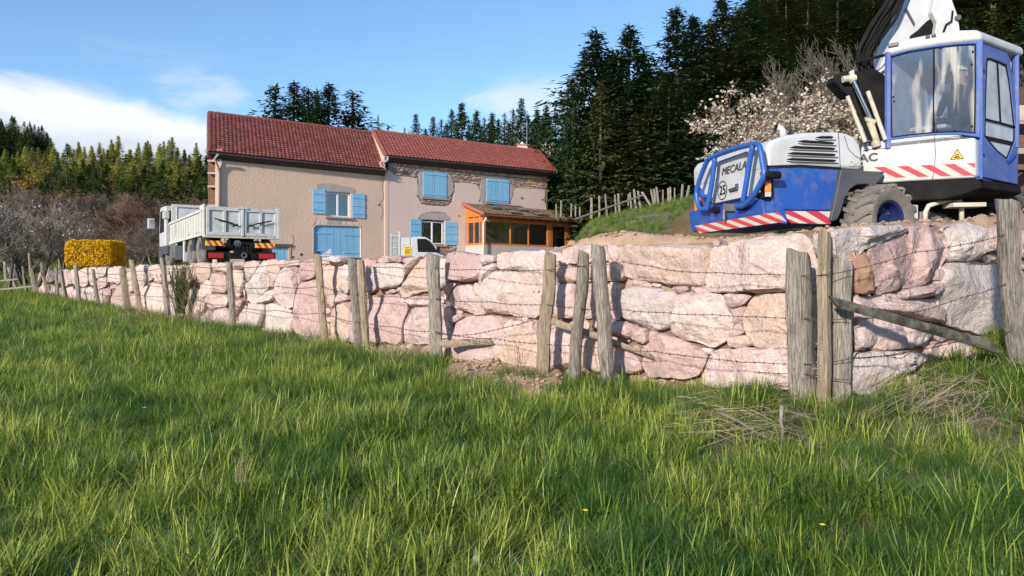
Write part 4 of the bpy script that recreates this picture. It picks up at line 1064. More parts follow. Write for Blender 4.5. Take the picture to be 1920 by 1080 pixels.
# ---- sunroom of orange oak
SN = Vector((HP.n.x, HP.n.y)); SP = HP.off(1.73)
sun_r = empty('sunroom', SP.tz(SP.t(980), .6), 'orange oak sunroom with mossy tiled roof against the farmhouse', 'sunroom')
OK = M['oak']
s0, s1 = SP.t(905.5), SP.t(1072)
def sz(py, px=980): return SP.z(px, py)
zb = SP.z(980, 461.5); zt = SP.z(905, 408)
def post_at(t, pl, w=.16, z0=None, z1=None, o=0, m=OK, nm='oak_post'):
    return MB().box(pl.tz(t, z0, o), pl.d3*w, pl.n*-.16, (0, 0, z1-z0)).build(nm, m, sun_r, bevel=.008)
MB().box(SP.tz(s0, .3, -.01), SP.d3*(s1-s0-1.35), SP.n*-.25, (0, 0, zb-.3)).build('base_wall', M['concrete'], sun_r)
MB().box(SP.tz(s1-1.5, .3, -.015), SP.d3*1.5, SP.n*-.25, (0, 0, zb-1.0)).build('base_step', M['concrete'], sun_r)
for px, w in ((905.5, .22), (1026.5, .30), (1064, .25)):
    post_at(SP.t(px), SP, w, zb if px < 1060 else zb-.5, zt)
for px in (957, 991): post_at(SP.t(px), SP, .07, zb+.1, zt-.2, -.02, nm='mullion')
MB().box(SP.tz(s0+.22, zb, -.01), SP.d3*(SP.t(1026.5)-s0-.22), SP.n*-.14, (0, 0, .11)).build('bottom_rail', OK, sun_r)
MB().box(SP.tz(s0+.22, zt-.2, -.01), SP.d3*(s1-s0-.22), SP.n*-.15, (0, 0, .2)).build('top_rail', OK, sun_r)
MB().box(SP.tz(s0+.22, zb+.11, -.07), SP.d3*(SP.t(1026.5)-s0-.22), SP.n*-.008, (0, 0, zt-zb-.31)).build('front_pane', M['glass_oak'], sun_r)
ta, tb = SP.t(1034), SP.t(1063)
dmb = MB(); dz0 = zb-.6
for a, b, c, d in ((ta, ta+.12, dz0, zt-.25), (tb-.12, tb, dz0, zt-.25)): dmb.box(SP.tz(a, c, -.03), SP.d3*(b-a), SP.n*-.07, (0, 0, d-c))
dmb.box(SP.tz(ta, zt-.25, -.03), SP.d3*(tb-ta), SP.n*-.07, (0, 0, .05)); dmb.box(SP.tz(ta+.12, dz0, -.03), SP.d3*(tb-ta-.24), SP.n*-.07, (0, 0, .2))
dd = dmb.build('oak_door', OK, sun_r)
MB().box(SP.tz(ta+.12, dz0+.2, -.06), SP.d3*(tb-ta-.24), SP.n*-.008, (0, 0, zt-.45-dz0)).build('pane', M['glass_oak'], dd)
MB().box(SP.tz(SP.t(1041), zb-.3, -.5), SP.d3*.35, SP.n*-.08, (0, 0, 1.5)).build('hanging_coat', M['red_cloth'], sun_r)
# left side of the sunroom
LP = Plane((SP.tz(s0, 0).x, SP.tz(s0, 0).y), (-SN.x, -SN.y)); LL = 1.7
for t, w in ((.30, .08), (.85, .08), (1.45, .14)): MB().box(LP.tz(t, zb, 0), LP.d3*w, LP.n*-.14, (0, 0, zt-zb+.25)).build('oak_post', OK, sun_r)
MB().box(LP.tz(0, .3, -.01), LP.d3*LL, LP.n*-.2, (0, 0, zb-.3)).build('base_wall', M['concrete'], sun_r)
for z, h in ((zb, .12), (zt-.25, .28)): MB().box(LP.tz(0.0, z, .006), LP.d3*LL, LP.n*-.13, (0, 0, h)).build('side_rail', OK, sun_r)
MB().prism([LP.tz(0.1, zt+.1, -.02), LP.tz(LL, zt+.1, -.02), LP.tz(LL, zt+.75, -.02)], LP.n*-.06).build('side_gable', OK, sun_r)
MB().box(LP.tz(.08, zb+.12, -.06), LP.d3*(LL-.2), LP.n*-.008, (0, 0, zt-zb-.37)).build('side_pane', M['glass_oak'], sun_r)
# roof
k_ = .42
a0 = SP.off(k_).tz(s0-.25, SP.z(905, 402)); a1 = SP.off(k_).tz(SP.t(1076)+.1, SP.z(905, 402)); b1 = HP.tz(HP.t(1046), HP.z(865, 381), -.1); b0 = HP.tz(HP.t(866), HP.z(865, 381), -.02)
rf, sn_ = tile_roof('roof_tiles', sun_r, a0, a1, b1, b0, 30, 10, [M['moss_a'], M['moss_b']], .045, .04); rf['kind'] = 'stuff'
slab('roof_deck', sun_r, [a0-sn_*.02, a1-sn_*.02, b1-sn_*.02, b0-sn_*.02], sn_*-.10, OK)
MB().box(a0+sn_*.1, b0-a0, Vector((-.1, 0, 0)), sn_*-.16).build('verge_tiles', M['tile_d'], sun_r)
gutter(sun_r, a0+Vector((0, -.05, -.08)), a1+Vector((0, -.05, -.08)), .07)
for i in range(12):
    c = a0.lerp(a1, (i+.5)/12)-Vector((0, 0, .17)); MB().box(c, HP.d3*.08, -HP.n*.5, (0, 0, .08)).build('rafter_end', OK, sun_r)
for (x0, x1, y0, y1) in ((.19, .30, .46, .93), (.27, .385, .06, .5), (.46, .57, .46, .93), (.55, .67, .06, .5)):
    def rp(u, v): return (a0.lerp(a1, u)).lerp(b0.lerp(b1, u), v)+sn_*.10
    sk = MB().ring([rp(x0, y0), rp(x1, y0), rp(x1, y1), rp(x0, y1)], [rp(x0+.012, y0+.07), rp(x1-.012, y0+.07), rp(x1-.012, y1-.07), rp(x0+.012, y1-.07)], sn_*.07).build('skylight', M['zinc'], sun_r)
    MB().prism([rp(x0+.01, y0+.05), rp(x1-.01, y0+.05), rp(x1-.01, y1-.05), rp(x0+.01, y1-.05)], sn_*.04).build('pane', M['glass_car'], sk)
Yp = SP.Y(905)-.3
MB().tube([P(912, 404, Yp), P(911, 410, Yp), P(906.5, 417, Yp+.1), P(906.5, 500, Yp+.1)], .05, 8).build('downpipe', M['whitep'], sun_r, smooth=True)
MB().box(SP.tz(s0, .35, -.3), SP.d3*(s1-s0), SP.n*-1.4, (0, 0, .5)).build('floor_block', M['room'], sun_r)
# drying rack indoors
rk = MB(); Yr = SP.off(-.7)
for px in (943, 955, 967): rk.tube([Yr.at(px, 432), Yr.at(px, 456)], .022, 5)
for py in (432, 438, 444, 450, 455): rk.tube([Yr.at(943, py), Yr.at(967, py+.8)], .016, 4)
rk.build('drying_rack', M['whitep'], None, label='white wire rack standing inside the sunroom behind the glass', cat='rack')
# ---------------------------------------------------------------- tipper truck
T0 = Vector((-9.86, 24, 0)); e1 = Vector((.815, .58, 0)).normalized(); e2 = Vector((-.58, .815, 0)).normalized(); ZG = .40; UZ = Vector((0, 0, 1))
def TL(a, b, z): return T0+e1*a+e2*b+UZ*z
def tbox(mb, a0, a1, b0, b1, z0, z1, m=0): return mb.box(TL(a0, b0, z0), e1*(a1-a0), e2*(b1-b0), UZ*(z1-z0), m)
truck = empty('tipper_truck', TL(1.17, 3, ZG), 'white tipper truck seen from behind with closed rear doors', 'truck')
WB = M['bedwhite']; WG = M['bedgrey']; TWd = 2.34
# body sides
mb = MB(); mb.prism([TL(0, .05, 1.38), TL(0, 5.5, 1.27), TL(0, 5.5, 2.08), TL(0, .75, 2.20), TL(0, .45, 2.34), TL(0, .05, 2.34)], e1*.06)
sd = mb.build('body_side', WB, truck, bevel=.01)
for i in range(13):
    b = .45+i*.38; q = MB(); zt_ = 2.0+(.28 if b < .7 else .12-(b-.7)*.025); q.box(TL(-.035, b, 1.44-(b*.02)), e1*.035, e2*.13, UZ*(zt_-1.44)); q.build('rib', WB, sd, bevel=.008)
q = MB(); q.box(TL(-.05, .05, 2.17), e1*.05, e2*.5, UZ*.18); tbox(q, -.06, 0, .0, .14, 1.30, 2.36); q.build('corner_post', WB, sd, bevel=.01)
q = MB(); q.prism([TL(-.04, .3, 1.36), TL(-.04, 5.5, 1.25), TL(-.04, 5.5, 1.34), TL(-.04, .3, 1.45)], e1*.04); q.build('lower_rail', WB, sd)
q = MB(); q.prism([TL(-.045, .5, 2.22), TL(-.045, 5.5, 2.07), TL(-.045, 5.5, 2.0), TL(-.045, .5, 2.14)], e1*.05); q.build('upper_rail', WB, sd)
for b in (4.3, 4.42): MB().tube([TL(-.06, b, 1.5), TL(-.06, b, 1.95)], .018, 5).build('grab_bar', M['white'], sd)
MB().prism([TL(TWd, .05, 1.38), TL(TWd, 5.5, 1.27), TL(TWd, 5.5, 2.08), TL(TWd, .75, 2.20), TL(TWd, .05, 2.28)], e1*-.06).build('body_side', WB, truck)
q = MB(); tbox(q, .06, TWd-.06, .06, 5.5, 1.30, 1.38); q.build('body_floor', WB, truck)
q = MB(); tbox(q, 0.0, TWd, 5.42, 5.5, 1.3, 2.12); q.build('headboard', WB, truck)
q = MB(); tbox(q, .28, 1.22, 5.55, 5.9, 1.2, 2.72); q.build('cab_protector', WG, truck, bevel=.02)
q = MB(); tbox(q, .06, .2, 5.5, 5.58, 1.3, 2.8); tbox(q, .2, 2.1, 5.5, 5.58, 2.7, 2.8); q.build('front_guard', WB, truck)
# rear doors
for s in (0, 1):
    a0 = .03+s*(TWd/2); a1 = a0+TWd/2-.05
    q = MB(); tbox(q, a0, a1, 0.0, .05, 1.38, 2.27); dr = q.build('rear_door', WG, truck, bevel=.006)
    q = MB()
    for (x0, x1, z0, z1) in ((a0, a1, 2.17, 2.28), (a0, a1, 1.37, 1.47), (a0, a0+.09, 1.47, 2.17), (a1-.09, a1, 1.47, 2.17), ((a0+a1)/2-.045, (a0+a1)/2+.045, 1.47, 2.17)): tbox(q, x0, x1, -.045, 0, z0, z1)
    q.build('door_frame', WG, dr, bevel=.008)
    c = TWd/2+(-.05 if s == 0 else .08); w = -1 if s == 0 else 1
    MB().tube([TL(c+w*.10, -.08, 1.68), TL(c+w*.35, -.09, 1.78), TL(c+w*.85, -.08, 1.90)], .022, 5).build('latch_bar', M['black'], dr)
    MB().tube([TL(c+w*.12, -.09, 1.74), TL(c+w*.30, -.09, 1.66)], .02, 5).build('latch_bar', M['black'], dr)
q = MB(); tbox(q, TWd/2-.05, TWd/2+.03, -.07, 0, 1.36, 2.33); tbox(q, TWd/2-.18, TWd/2+.18, -.08, 0, 2.24, 2.30); q.build('centre_post', WG, truck, bevel=.01)
q = MB(); tbox(q, TWd-.04, TWd+.05, -.05, .1, 1.30, 2.33); q.build('corner_post', WG, truck, bevel=.01)
q = MB(); tbox(q, -.02, TWd+.03, -.03, .1, 1.28, 1.37); q.build('sill_beam', M['cream'], truck, bevel=.01)
for a in (.5, .62, 1.55, 1.68): 
    q = MB(); tbox(q, a, a+.09, -.02, .12, 1.12, 1.28); q.build('hinge_block', M['cream'], truck)
# chassis
q = MB(); tbox(q, .65, .78, -.1, 7.2, .98, 1.22); tbox(q, 1.55, 1.68, -.1, 7.2, .98, 1.22); tbox(q, .78, 1.55, .1, .25, .95, 1.2); tbox(q, .78, 1.55, 3.0, 3.2, .95, 1.2)
tbox(q, .45, 1.9, .5, 5.2, 1.15, 1.29); q.build('chassis', M['black'], truck)
q = MB(); tbox(q, .75, 1.6, -.14, -.02, .60, .80); tbox(q, .9, 1.45, -.10, .1, .80, 1.0); q.build('tow_beam', M['black'], truck, bevel=.01)
MB().lathe(TL(1.17, -.16, .72), -e2, [(0, .10), (.04, .10), (.04, .05), (0, .05)], 14).build('tow_eye', M['steel'], truck)
MB().lathe(TL(1.0, -.0, 1.10), -e2, [(0, .12), (.05, .12), (.06, .0)], 14).build('air_tank', M['steel'], truck)
q = MB()
for i in range(6): q.tube([TL(.85+i*.1, -.05, 1.15), TL(.8+i*.13, -.12, .95), TL(.95+i*.08, -.05, .78)], .012, 4)
q.build('air_lines', M['black'], truck)
def wheel(parent, c, ax, r, w, hub=M['steel'], m=M['tyre'], lugs=0, nm='wheel', n=28):
    ax = Vector(ax).normalized(); h = w/2
    o = MB().lathe(c, ax, [(-h*.8, r*.55), (-h, r*.7), (-h, r*.88), (-h*.75, r*.97), (-h*.3, r), (h*.3, r), (h*.75, r*.97), (h, r*.88), (h, r*.7), (h*.82, r*.57), (h*.5, r*.55), (-h*.5, r*.55)], n).build(nm, m, parent, sharp=40)
    MB().lathe(c, ax, [(-h*.7, r*.0), (-h*.7, r*.56), (h*.80, r*.57), (h*.72, r*.50), (h*.2, r*.44), (h*.15, r*.22), (h*.42, r*.2), (h*.42, 0)], n).build('rim', hub, o, sharp=40)
    for i in range(8):
        a = math.pi*2*i/8; u = ax.orthogonal().normalized(); v = ax.cross(u)
        p = Vector(c)+(u*math.cos(a)+v*math.sin(a))*r*.31+ax*h*.17
        MB().tube([p, p+ax*.03], r*.03, 6).build('wheel_nut', M['steel'], o)
    if lugs:
        q = MB(); u = ax.orthogonal().normalized(); v = ax.cross(u)
        for i in range(lugs):
            for s in (-1, 1):
                a = 2*math.pi*(i+(.5 if s > 0 else 0))/lugs
                def pp(an, rr_, d): return Vector(c)+(u*math.cos(an)+v*math.sin(an))*rr_+ax*d
                a2 = a+.20; da = .055
                lo, hi = r*.955, r*1.05
                vs = [pp(a-da, lo, s*h*1.0), pp(a+da, lo, s*h*1.0), pp(a2+da, lo, s*h*.02), pp(a2-da, lo, s*h*.02), pp(a-da, hi*.985, s*h*.98), pp(a+da, hi*.985, s*h*.98), pp(a2+da, hi, s*h*.02), pp(a2-da, hi, s*h*.02)]
                vs += [pp(a-da, r*.80, s*h*1.03), pp(a+da, r*.80, s*h*1.03)]
                q.add(vs, [(0, 3, 2, 1), (4, 5, 6, 7), (0, 1, 5, 4), (1, 2, 6, 5), (2, 3, 7, 6), (3, 0, 4, 7), (8, 9, 5, 4), (8, 4, 0), (9, 1, 5)])
        q.build('tread_lugs', m, o)
    return o
for b in (.95, 2.25): 
    wheel(truck, TL(.20, b, ZG+.48), -e1, .5, .34); wheel(truck, TL(TWd-.2, b, ZG+.48), e1, .5, .34)
wheel(truck, TL(.2, 6.2, ZG+.48), -e1, .5, .3); wheel(truck, TL(TWd-.2, 6.2, ZG+.48), e1, .5, .3)
q = MB()
for b in (.95, 2.25):
    pr = [TL(-.02, b+.60*math.cos(a), ZG+.50+.60*math.sin(a)) for a in [math.pi*i/10 for i in range(11)]]; pi_ = [TL(-.02, b+.57*math.cos(a), ZG+.50+.57*math.sin(a)) for a in [math.pi*i/10 for i in range(11)]]
    q.prism(pr+pi_[::-1], e1*.42)
q.build('mudguard', M['plastic'], truck)
q = MB(); tbox(q, 0, .45, 3.2, 4.6, .62, 1.15); q.build('fuel_tank', M['plastic'], truck, bevel=.05)
q = MB(); tbox(q, -.02, .1, 2.95, 3.15, .55, 1.28); q.build('side_marker', M['bedgrey'], truck)
q = MB(); tbox(q, -.0, .25, 4.7, 5.5, .7, 1.2); q.build('air_filter_box', M['steel'], truck, bevel=.03)
for (a0, a1, z) in ((-.02, .55, 0), (1.55, 2.2, -.02)):
    q = MB(); tbox(q, a0, a1, -.12, -.09, 1.02+z*2, 1.02+z*2+.16); pn = q.build('marker_panel', M['yellow'], truck)
    for i in range(3):
        x = a0+.06+i*(a1-a0)/3; q = MB(); w = .10
        q.prism([TL(x+.07, -.121, 1.02+z*2), TL(x+.07+w, -.121, 1.02+z*2), TL(x+w-.04, -.121, 1.18+z*2), TL(x-.04, -.121, 1.18+z*2)], e2*-.004); q.build('stripe', M['redo'], pn)
    q = MB(); tbox(q, a0+.1, a1, -.10, -.02, .62, .79); lp = q.build('tail_light', M['red_lens'], truck, bevel=.01)
    q = MB(); tbox(q, a0+.04, a1+.04, -.08, .0, .58, .84); q.build('light_housing', M['black'], truck)
# cab
CW = M['white']
q = MB(); q.prism([TL(0, 6.35, 1.22), TL(0, 7.55, 1.22), TL(0, 7.6, 1.9), TL(0, 7.42, 2.72), TL(0, 7.3, 2.80), TL(0, 6.35, 2.80)], e1*2.34); cb = q.build('cab', CW, truck, bevel=.04)
q = MB(); q.prism([TL(-.012, 6.62, 1.80), TL(-.012, 7.45, 1.76), TL(-.012, 7.28, 2.62), TL(-.012, 6.62, 2.62)], e1*.02); q.build('side_window', M['slot'], cb)
q = MB(); tbox(q, .1, 2.2, 6.32, 6.35, 2.1, 2.6); q.build('rear_window', M['slot'], cb)
q = MB(); tbox(q, .2, 1.4, 6.5, 7.2, 2.80, 2.84); q.build('roof_trim', M['plastic'], cb, bevel=.02)
q = MB(); q.prism([TL(-.02, 5.8, 1.22), TL(-.02, 7.6, 1.22), TL(-.02, 7.6, .6), TL(-.02, 7.0, .6), TL(-.02, 6.8, .9), TL(-.02, 5.8, .9)], e1*.3); q.build('cab_skirt', M['plastic'], cb)
mr_ = MB(); mr_.box(TL(-.42, 7.6, 1.95), e1*.26, e2*.10, UZ*.42); mrr = mr_.build('mirror', M['white'], cb, bevel=.03)
MB().tube([TL(-.3, 7.6, 2.4), TL(-.1, 7.55, 2.5), TL(0, 7.5, 2.45)], .02, 5).build('mirror_arm', M['black'], mrr)
q = MB(); q.box(TL(-.40, 7.59, 1.99), e1*.22, e2*.01, UZ*.34); q.build('mirror_glass', M['chrome'], mrr)
MB().box(TL(-.14, 6.0, 2.25), e1*.24, e2*.25, UZ*.3).build('work_lamp', M['clear_lens'], cb, bevel=.05)

# ---------------------------------------------------------------- small van
VPl = Plane((P(780, 0, 36).x, 36), (.955, .297)); 
van = empty('white_van', VPl.tz(VPl.t(785), .5), 'small white flatbed van parked in front of the farmhouse', 'van')
vb = (-VPl.n)*1.75
def vp(pts, o=0): return [VPl.at(x, y, o) for x, y in pts]
q = MB().prism(vp([(770, 490), (770, 447), (775, 444), (790, 443.3), (799, 444.5), (806, 449), (813, 457), (821, 465), (829, 469), (832, 474), (833, 490)]), vb); vc = q.build('cab', M['white'], van, bevel=.05)
q = MB().prism(vp([(782.5, 448.5), (797.5, 448.5), (804, 452), (812, 461), (817, 469), (817, 472.5), (784, 471.5)], .006), vb.normalized()*.01); q.build('side_window', M['slot'], vc)
q = MB().ring(vp([(782, 447.8), (798, 447.8), (805, 451.5), (813, 460.5), (818, 469), (818, 473.2), (783.5, 472.2)], .008), vp([(783.2, 449.2), (797, 449.2), (803.4, 452.6), (811.3, 461.4), (816, 469.2), (816, 471.8), (784.6, 470.8)], .008), vb.normalized()*-.012); q.build('window_seal', M['black'], vc)
MB().prism(vp([(800, 449.5), (801, 450), (803, 471.8), (802, 471.8)], .012), vb.normalized()*-.01).build('quarter_pillar', M['black'], vc)
MB().box(VPl.at(818, 474, .02), VPl.d3*.14, VPl.n*.2, (0, 0, .26)).build('door_mirror', M['black'], vc, bevel=.03)
q = MB().prism(vp([(751.5, 490), (751.5, 446.5), (754, 445.2), (769.5, 445.2), (769.5, 490)]), vb); bx = q.build('tool_box', M['white'], van, bevel=.02)
MB().prism(vp([(757.5, 462.3), (771.5, 462.3), (771.5, 478), (757.5, 478)], .03), vb.normalized()*.01).build('yellow_sticker', M['yellow'], bx)
q = MB()
for y, w in ((463.6, 10), (466.5, 11), (468.8, 11), (471, 9), (473.2, 11), (475.5, 10)): q.prism(vp([(759, y), (759+w, y), (759+w, y+1.0), (759, y+1.0)], .036), vb.normalized()*.003)
q.build('sticker_lines', M['black'], bx)
MB().lathe(VPl.at(756, 459, .015), VPl.n, [(0, .05), (.015, .05), (.015, 0)], 10).build('fuel_cap', M['bedgrey'], bx)
q = MB()
for (x0, x1, y0, y1) in ((732, 734, 438, 490), (746.5, 750, 434, 490), (734, 746.5, 441.5, 443.5), (734, 746.5, 452, 453.5), (734, 746.5, 464, 465.5)): hbox(q, VPl, x0, x1, y0, y1, -.02, .03)
for i in range(5):
    x = 735+i*2.4; q.tube([VPl.at(x, 443), VPl.at(x+rnd.uniform(-1, 1), 480)], .012, 4)
    q.tube([VPl.at(734.5, 446+i*5), VPl.at(745, 450+i*5)], .012, 4)
q.build('bed_gate', M['white'], van)
MB().prism(vp([(734, 443), (746.5, 443), (746.5, 490), (734, 490)], -.03), vb.normalized()*.02).build('gate_mesh_panel', M['bedwhite'], van)
q = MB().prism(vp([(732, 484), (770, 484), (770, 490), (732, 490)], -.05), vb*.95); q.build('flatbed', M['bedgrey'], van)
for px in (757, 818): wheel(van, VPl.at(px, 492, -.1), VPl.n, .34, .2)
tq = MB(); TP = Plane((P(612, 0, 33).x, 33), (.9, .4))
hbox(tq, TP, 600, 624, 478, 481, 0, .08); hbox(tq, TP, 613, 616, 471, 478, 0, .08); hbox(tq, TP, 616, 621, 467, 476, 0, .1); tq.prism([TP.at(601, 479), TP.at(604, 479), TP.at(614, 473), TP.at(612, 471.5)], TP.n*.05)
tq.tube([TP.at(612, 481, -.05), TP.at(612, 505, -.05)], .04, 6)
tq.build('trailer_hitch', M['white'], None, bevel=.01, label='small white trailer drawbar standing before the blue arched door', cat='trailer hitch')

# ---------------------------------------------------------------- wheeled excavator
RC = (3.33, 9.6); rd = Vector((-.216, .976)); RP_ = Plane(RC, rd); SPn = Plane(RC, (.976, .216))
ex = empty('wheeled_excavator', (4.6, 10.0, .46), 'blue and white wheeled excavator standing on the terrace with its arm raised', 'excavator')
B3 = Vector((rd.x, rd.y, 0)).normalized()*2.12
def sp(pts, o=0): return [SPn.at(x, y, o) for x, y in pts]
def rp_(pts, o=0): return [RP_.at(x, y, o) for x, y in pts]
hood = MB().prism(sp([(1440, 318), (1439, 292), (1438, 274), (1448, 262), (1478, 252), (1510, 247.5), (1565, 246), (1588, 249), (1604, 256), (1614, 270), (1618, 290), (1618, 319), (1574, 316), (1500, 312)]), B3).build('engine_hood', M['white'], ex, bevel=.06, segs=4)
low = MB().prism(sp([(1440, 313.5), (1500, 311.5), (1575, 316.5), (1571, 345), (1563, 396), (1448, 394), (1442, 345)], -.01), B3).build('rear_body', M['blue'], ex, bevel=.03, segs=3)
MB().prism(sp([(1437, 310.5), (1500, 308.6), (1577, 313.8), (1577, 317), (1500, 312), (1437, 314)], .006), B3*-.003).build('body_seam', M['slot'], ex)
MB().prism(sp([(1448, 394), (1563, 396), (1559, 421), (1484, 418), (1470, 405), (1446, 404)], -.012), B3).build('counterweight', M['blue'], ex, bevel=.015)
# seam lines and louvres
MB().tube(sp([(1572, 250), (1574, 285), (1575.5, 316)], .006), .004, 4).build('hood_seam', M['plastic'], hood)
MB().tube(sp([(1583, 254), (1591, 280), (1603, 292), (1617, 300)], .006), .004, 4).build('hood_seam', M['plastic'], hood)
for (x0, x1, y0, y1) in ((1528, 1563.5, 257.5, 257), (1495, 1565, 265, 268), (1480, 1567, 276, 278.5), (1476, 1568, 287.5, 290), (1473.5, 1568.5, 298.5, 301)):
    h = 5.2
    sl = MB().prism(sp([(x0, y0), (x0+12, y0-h*.5), (x1-6, y1-h*.4), (x1, y1-h*.1), (x1-4, y1+h*.55), (x0+10, y0+h*.45)], .006), B3*.001).build('louvre_slot', M['slot'], hood)
    MB().prism(sp([(x0-1, y0+3), (x0+10, y0+h*.75), (x1-3, y1+h*.75), (x1+2, y1+h*.75), (x1+1, y1+h*1.05), (x0+8, y0+h*1.05)], .0), SPn.n*.03).build('louvre_lip', M['white'], hood, bevel=.006)
# stripes
def band(plane, tl, tr, br, bl, n, parent, slant=.9, o=.012, m=M['redp'], mw=M['stripe_w'], start=0, nm='warning_band', duty=.5):
    def q(u, v): 
        a = (tl[0]+(tr[0]-tl[0])*u, tl[1]+(tr[1]-tl[1])*u); b = (bl[0]+(br[0]-bl[0])*u, bl[1]+(br[1]-bl[1])*u)
        return (a[0]+(b[0]-a[0])*v, a[1]+(b[1]-a[1])*v)
    bd = MB().prism([plane.at(*q(*c), o) for c in ((0, 0), (1, 0), (1, 1), (0, 1))], plane.n*-.006).build(nm, mw, parent)
    for i in range(-2, int(n)+3):
        u0 = (i+start)/n; u1 = u0+duty/n; s = slant/n
        c = [(u0, 0), (u1, 0), (u1+s, 1), (u0+s, 1)]
        # clip to the band
        poly = c
        for lim, sg in ((0, 1), (1, -1)):
            out = []
            for k in range(len(poly)):
                a, b = poly[k], poly[(k+1) % len(poly)]; ia, ib = (a[0]-lim)*sg >= 0, (b[0]-lim)*sg >= 0
                if ia: out.append(a)
                if ia != ib: t = (lim-a[0])/(b[0]-a[0]); out.append((lim, a[1]+(b[1]-a[1])*t))
            poly = out
            if not poly: break
        if len(poly) >= 3:
            MB().prism([plane.at(*q(*c), o+.003) for c in poly], plane.n*-.006).build('stripe', m, bd)
    return bd
band(SPn, (1459, 395.5), (1561, 396.5), (1557, 420), (1484, 418.5), 2.1, ex, .85, .004, start=.06)
# rear bumper
bump = MB().prism([RP_.raw(x, y, o) for x, y, o in ((1441, 366, 0), (1441, 373, .10), (1449, 400, .12), (1452, 417, .10), (1452, 420, -.2), (1441, 366, -.2))], B3).build('rear_bumper', M['blue'], ex, bevel=.02)
RB = RP_.off(.125)
band(RB, (1303, 423.5), (1459, 397), (1474, 415.5), (1311, 437), 5.8, ex, .8, .004, m=M['redo'], start=.45)
# white service door with lettering
rw = MB().prism(rp_([(1311, 349), (1333, 305), (1428, 272), (1433, 300), (1436, 332), (1424, 363), (1393, 371), (1339, 383), (1318, 362)], .035), Vector((.12, .02, 0))).build('rear_panel', M['white'], ex, bevel=.012)
sd_ = MB().prism(rp_([(1349, 303.5), (1400, 284), (1397, 330), (1393, 370), (1340, 381.5), (1336, 375), (1342, 340)], .05), Vector((.02, .004, 0))).build('service_door', M['white'], rw, bevel=.008)
MB().tube(rp_([(1349, 303.5), (1400, 284), (1397, 330), (1393, 370), (1340, 381.5), (1336, 375), (1342, 340), (1349, 303.5)], .052), .005, 4).build('door_seam', M['plastic'], rw)
RDIR = (.216, -.976, 0)
lc = RP_.at(1374.5, 316, .062)
lsl = Vector(RP_.at(1399, 307.5, .062)-RP_.at(1352, 322, .062))
text('MECALAC', RP_.at(1379, 315, .064), lsl, .15, M['plastic'], sd_, bold=0, shear=.3, sx=1.18)
text('25', RP_.at(1354.5, 357, .062), lsl, .19, M['slot'], sd_, name='number', bold=.0, sx=1.0)
MB().lathe(RP_.at(1354.5, 357, .055), RP_.n, [(0, .135), (.006, .135), (.006, .126), (0, .126)], 32).build('number_ring', M['slot'], sd_)
MB().prism(rp_([(1366, 345), (1386, 339), (1385, 359), (1367, 365)], .056), RP_.n*-.01).build('handle_recess', M['bedwhite'], sd_)
MB().prism(rp_([(1368, 355), (1384, 349), (1385, 356), (1370, 360)], .06), RP_.n*.03).build('handle', M['plastic'], sd_, bevel=.008)
MB().prism(rp_([(1380, 345), (1385, 344), (1385, 352), (1381, 353)], .06), RP_.n*.02).build('lock', M['blue'], sd_, bevel=.004)
# tubular guard
def gp_(x, y): return (1280+x/4.155, 200+y/4.155)
def tub(pts, o, r=.036, nm='guard_tube', m=M['blue_tube']):
    ps = [RP_.at(*gp_(x, y), o if not isinstance(o, list) else o[i]) for i, (x, y) in enumerate(pts)]
    # smooth by Catmull-Rom
    out = []
    for i in range(len(ps)-1):
        p0, p1, p2, p3 = ps[max(0, i-1)], ps[i], ps[i+1], ps[min(len(ps)-1, i+2)]
        for k in range(5):
            t = k/5; out.append(.5*((2*p1)+(p2-p0)*t+(2*p0-5*p1+4*p2-p3)*t*t+(-p0+3*p1-3*p2+p3)*t**3))
    out.append(ps[-1]); return MB().tube(out, r, 10).build(nm, m, ex, smooth=True)
O_ = .20
tub([(195, 790), (150, 800), (122, 770), (108, 690), (112, 640), (138, 550), (188, 430), (215, 402), (330, 352), (450, 314), (560, 292), (590, 300), (604, 330), (622, 440), (634, 530), (605, 600), (560, 680), (500, 750), (460, 775), (425, 775)], O_)
tub([(250, 400), (232, 560), (205, 720), (185, 810)], O_); tub([(548, 300), (520, 440), (495, 600), (470, 745)], O_)
tub([(128, 640), (170, 700), (205, 690)], O_-.06, .03); 
for (x, y) in ((235, 805), (428, 780), (632, 530)):
    a = RP_.at(*gp_(x, y), O_); MB().tube([a, a-RP_.n*.22], .05, 8).build('guard_bracket', M['black'], ex)
q = MB(); q.prism(rp_([gp_(310, 755), gp_(385, 760), gp_(385, 815), (gp_(315, 815))], .16), RP_.n*-.12); q.tube(rp_([gp_(322, 800), gp_(322, 885)], .19), .025, 6); q.build('tow_pin', M['steel'], ex, bevel=.008)
q = MB().prism(rp_([gp_(565, 670), gp_(620, 665), gp_(620, 710), gp_(568, 712)], .10), RP_.n*-.08); q.build('socket', M['black'], ex, bevel=.01)
# lamps at the corner
q = MB().prism(sp([(1433, 333), (1450.5, 332.5), (1450, 369), (1433, 371.5)], .05), SPn.n*-.10); lh = q.build('light_housing', M['black'], ex, bevel=.01)
for (y0, y1, m_) in ((335.5, 342, 'red_lens'), (342.5, 359.5, 'orange_lens'), (360, 369, 'clear_lens')):
    MB().prism(sp([(1434, y0), (1445.5, y0-.3), (1445, y1), (1434, y1)], .055), SPn.n*.012).build('lamp', M[m_], lh, bevel=.004)
MB().prism(rp_([(1302, 375), (1306, 370), (1308, 393), (1303, 396)], .08), RP_.n*-.06).build('lamp', M['orange_lens'], ex)
q = MB(); q.prism(rp_([(1424, 322), (1434, 325), (1434, 333), (1425, 331)], .12), RP_.n*-.10); q.build('guard_hinge', M['plastic'], ex, bevel=.01)
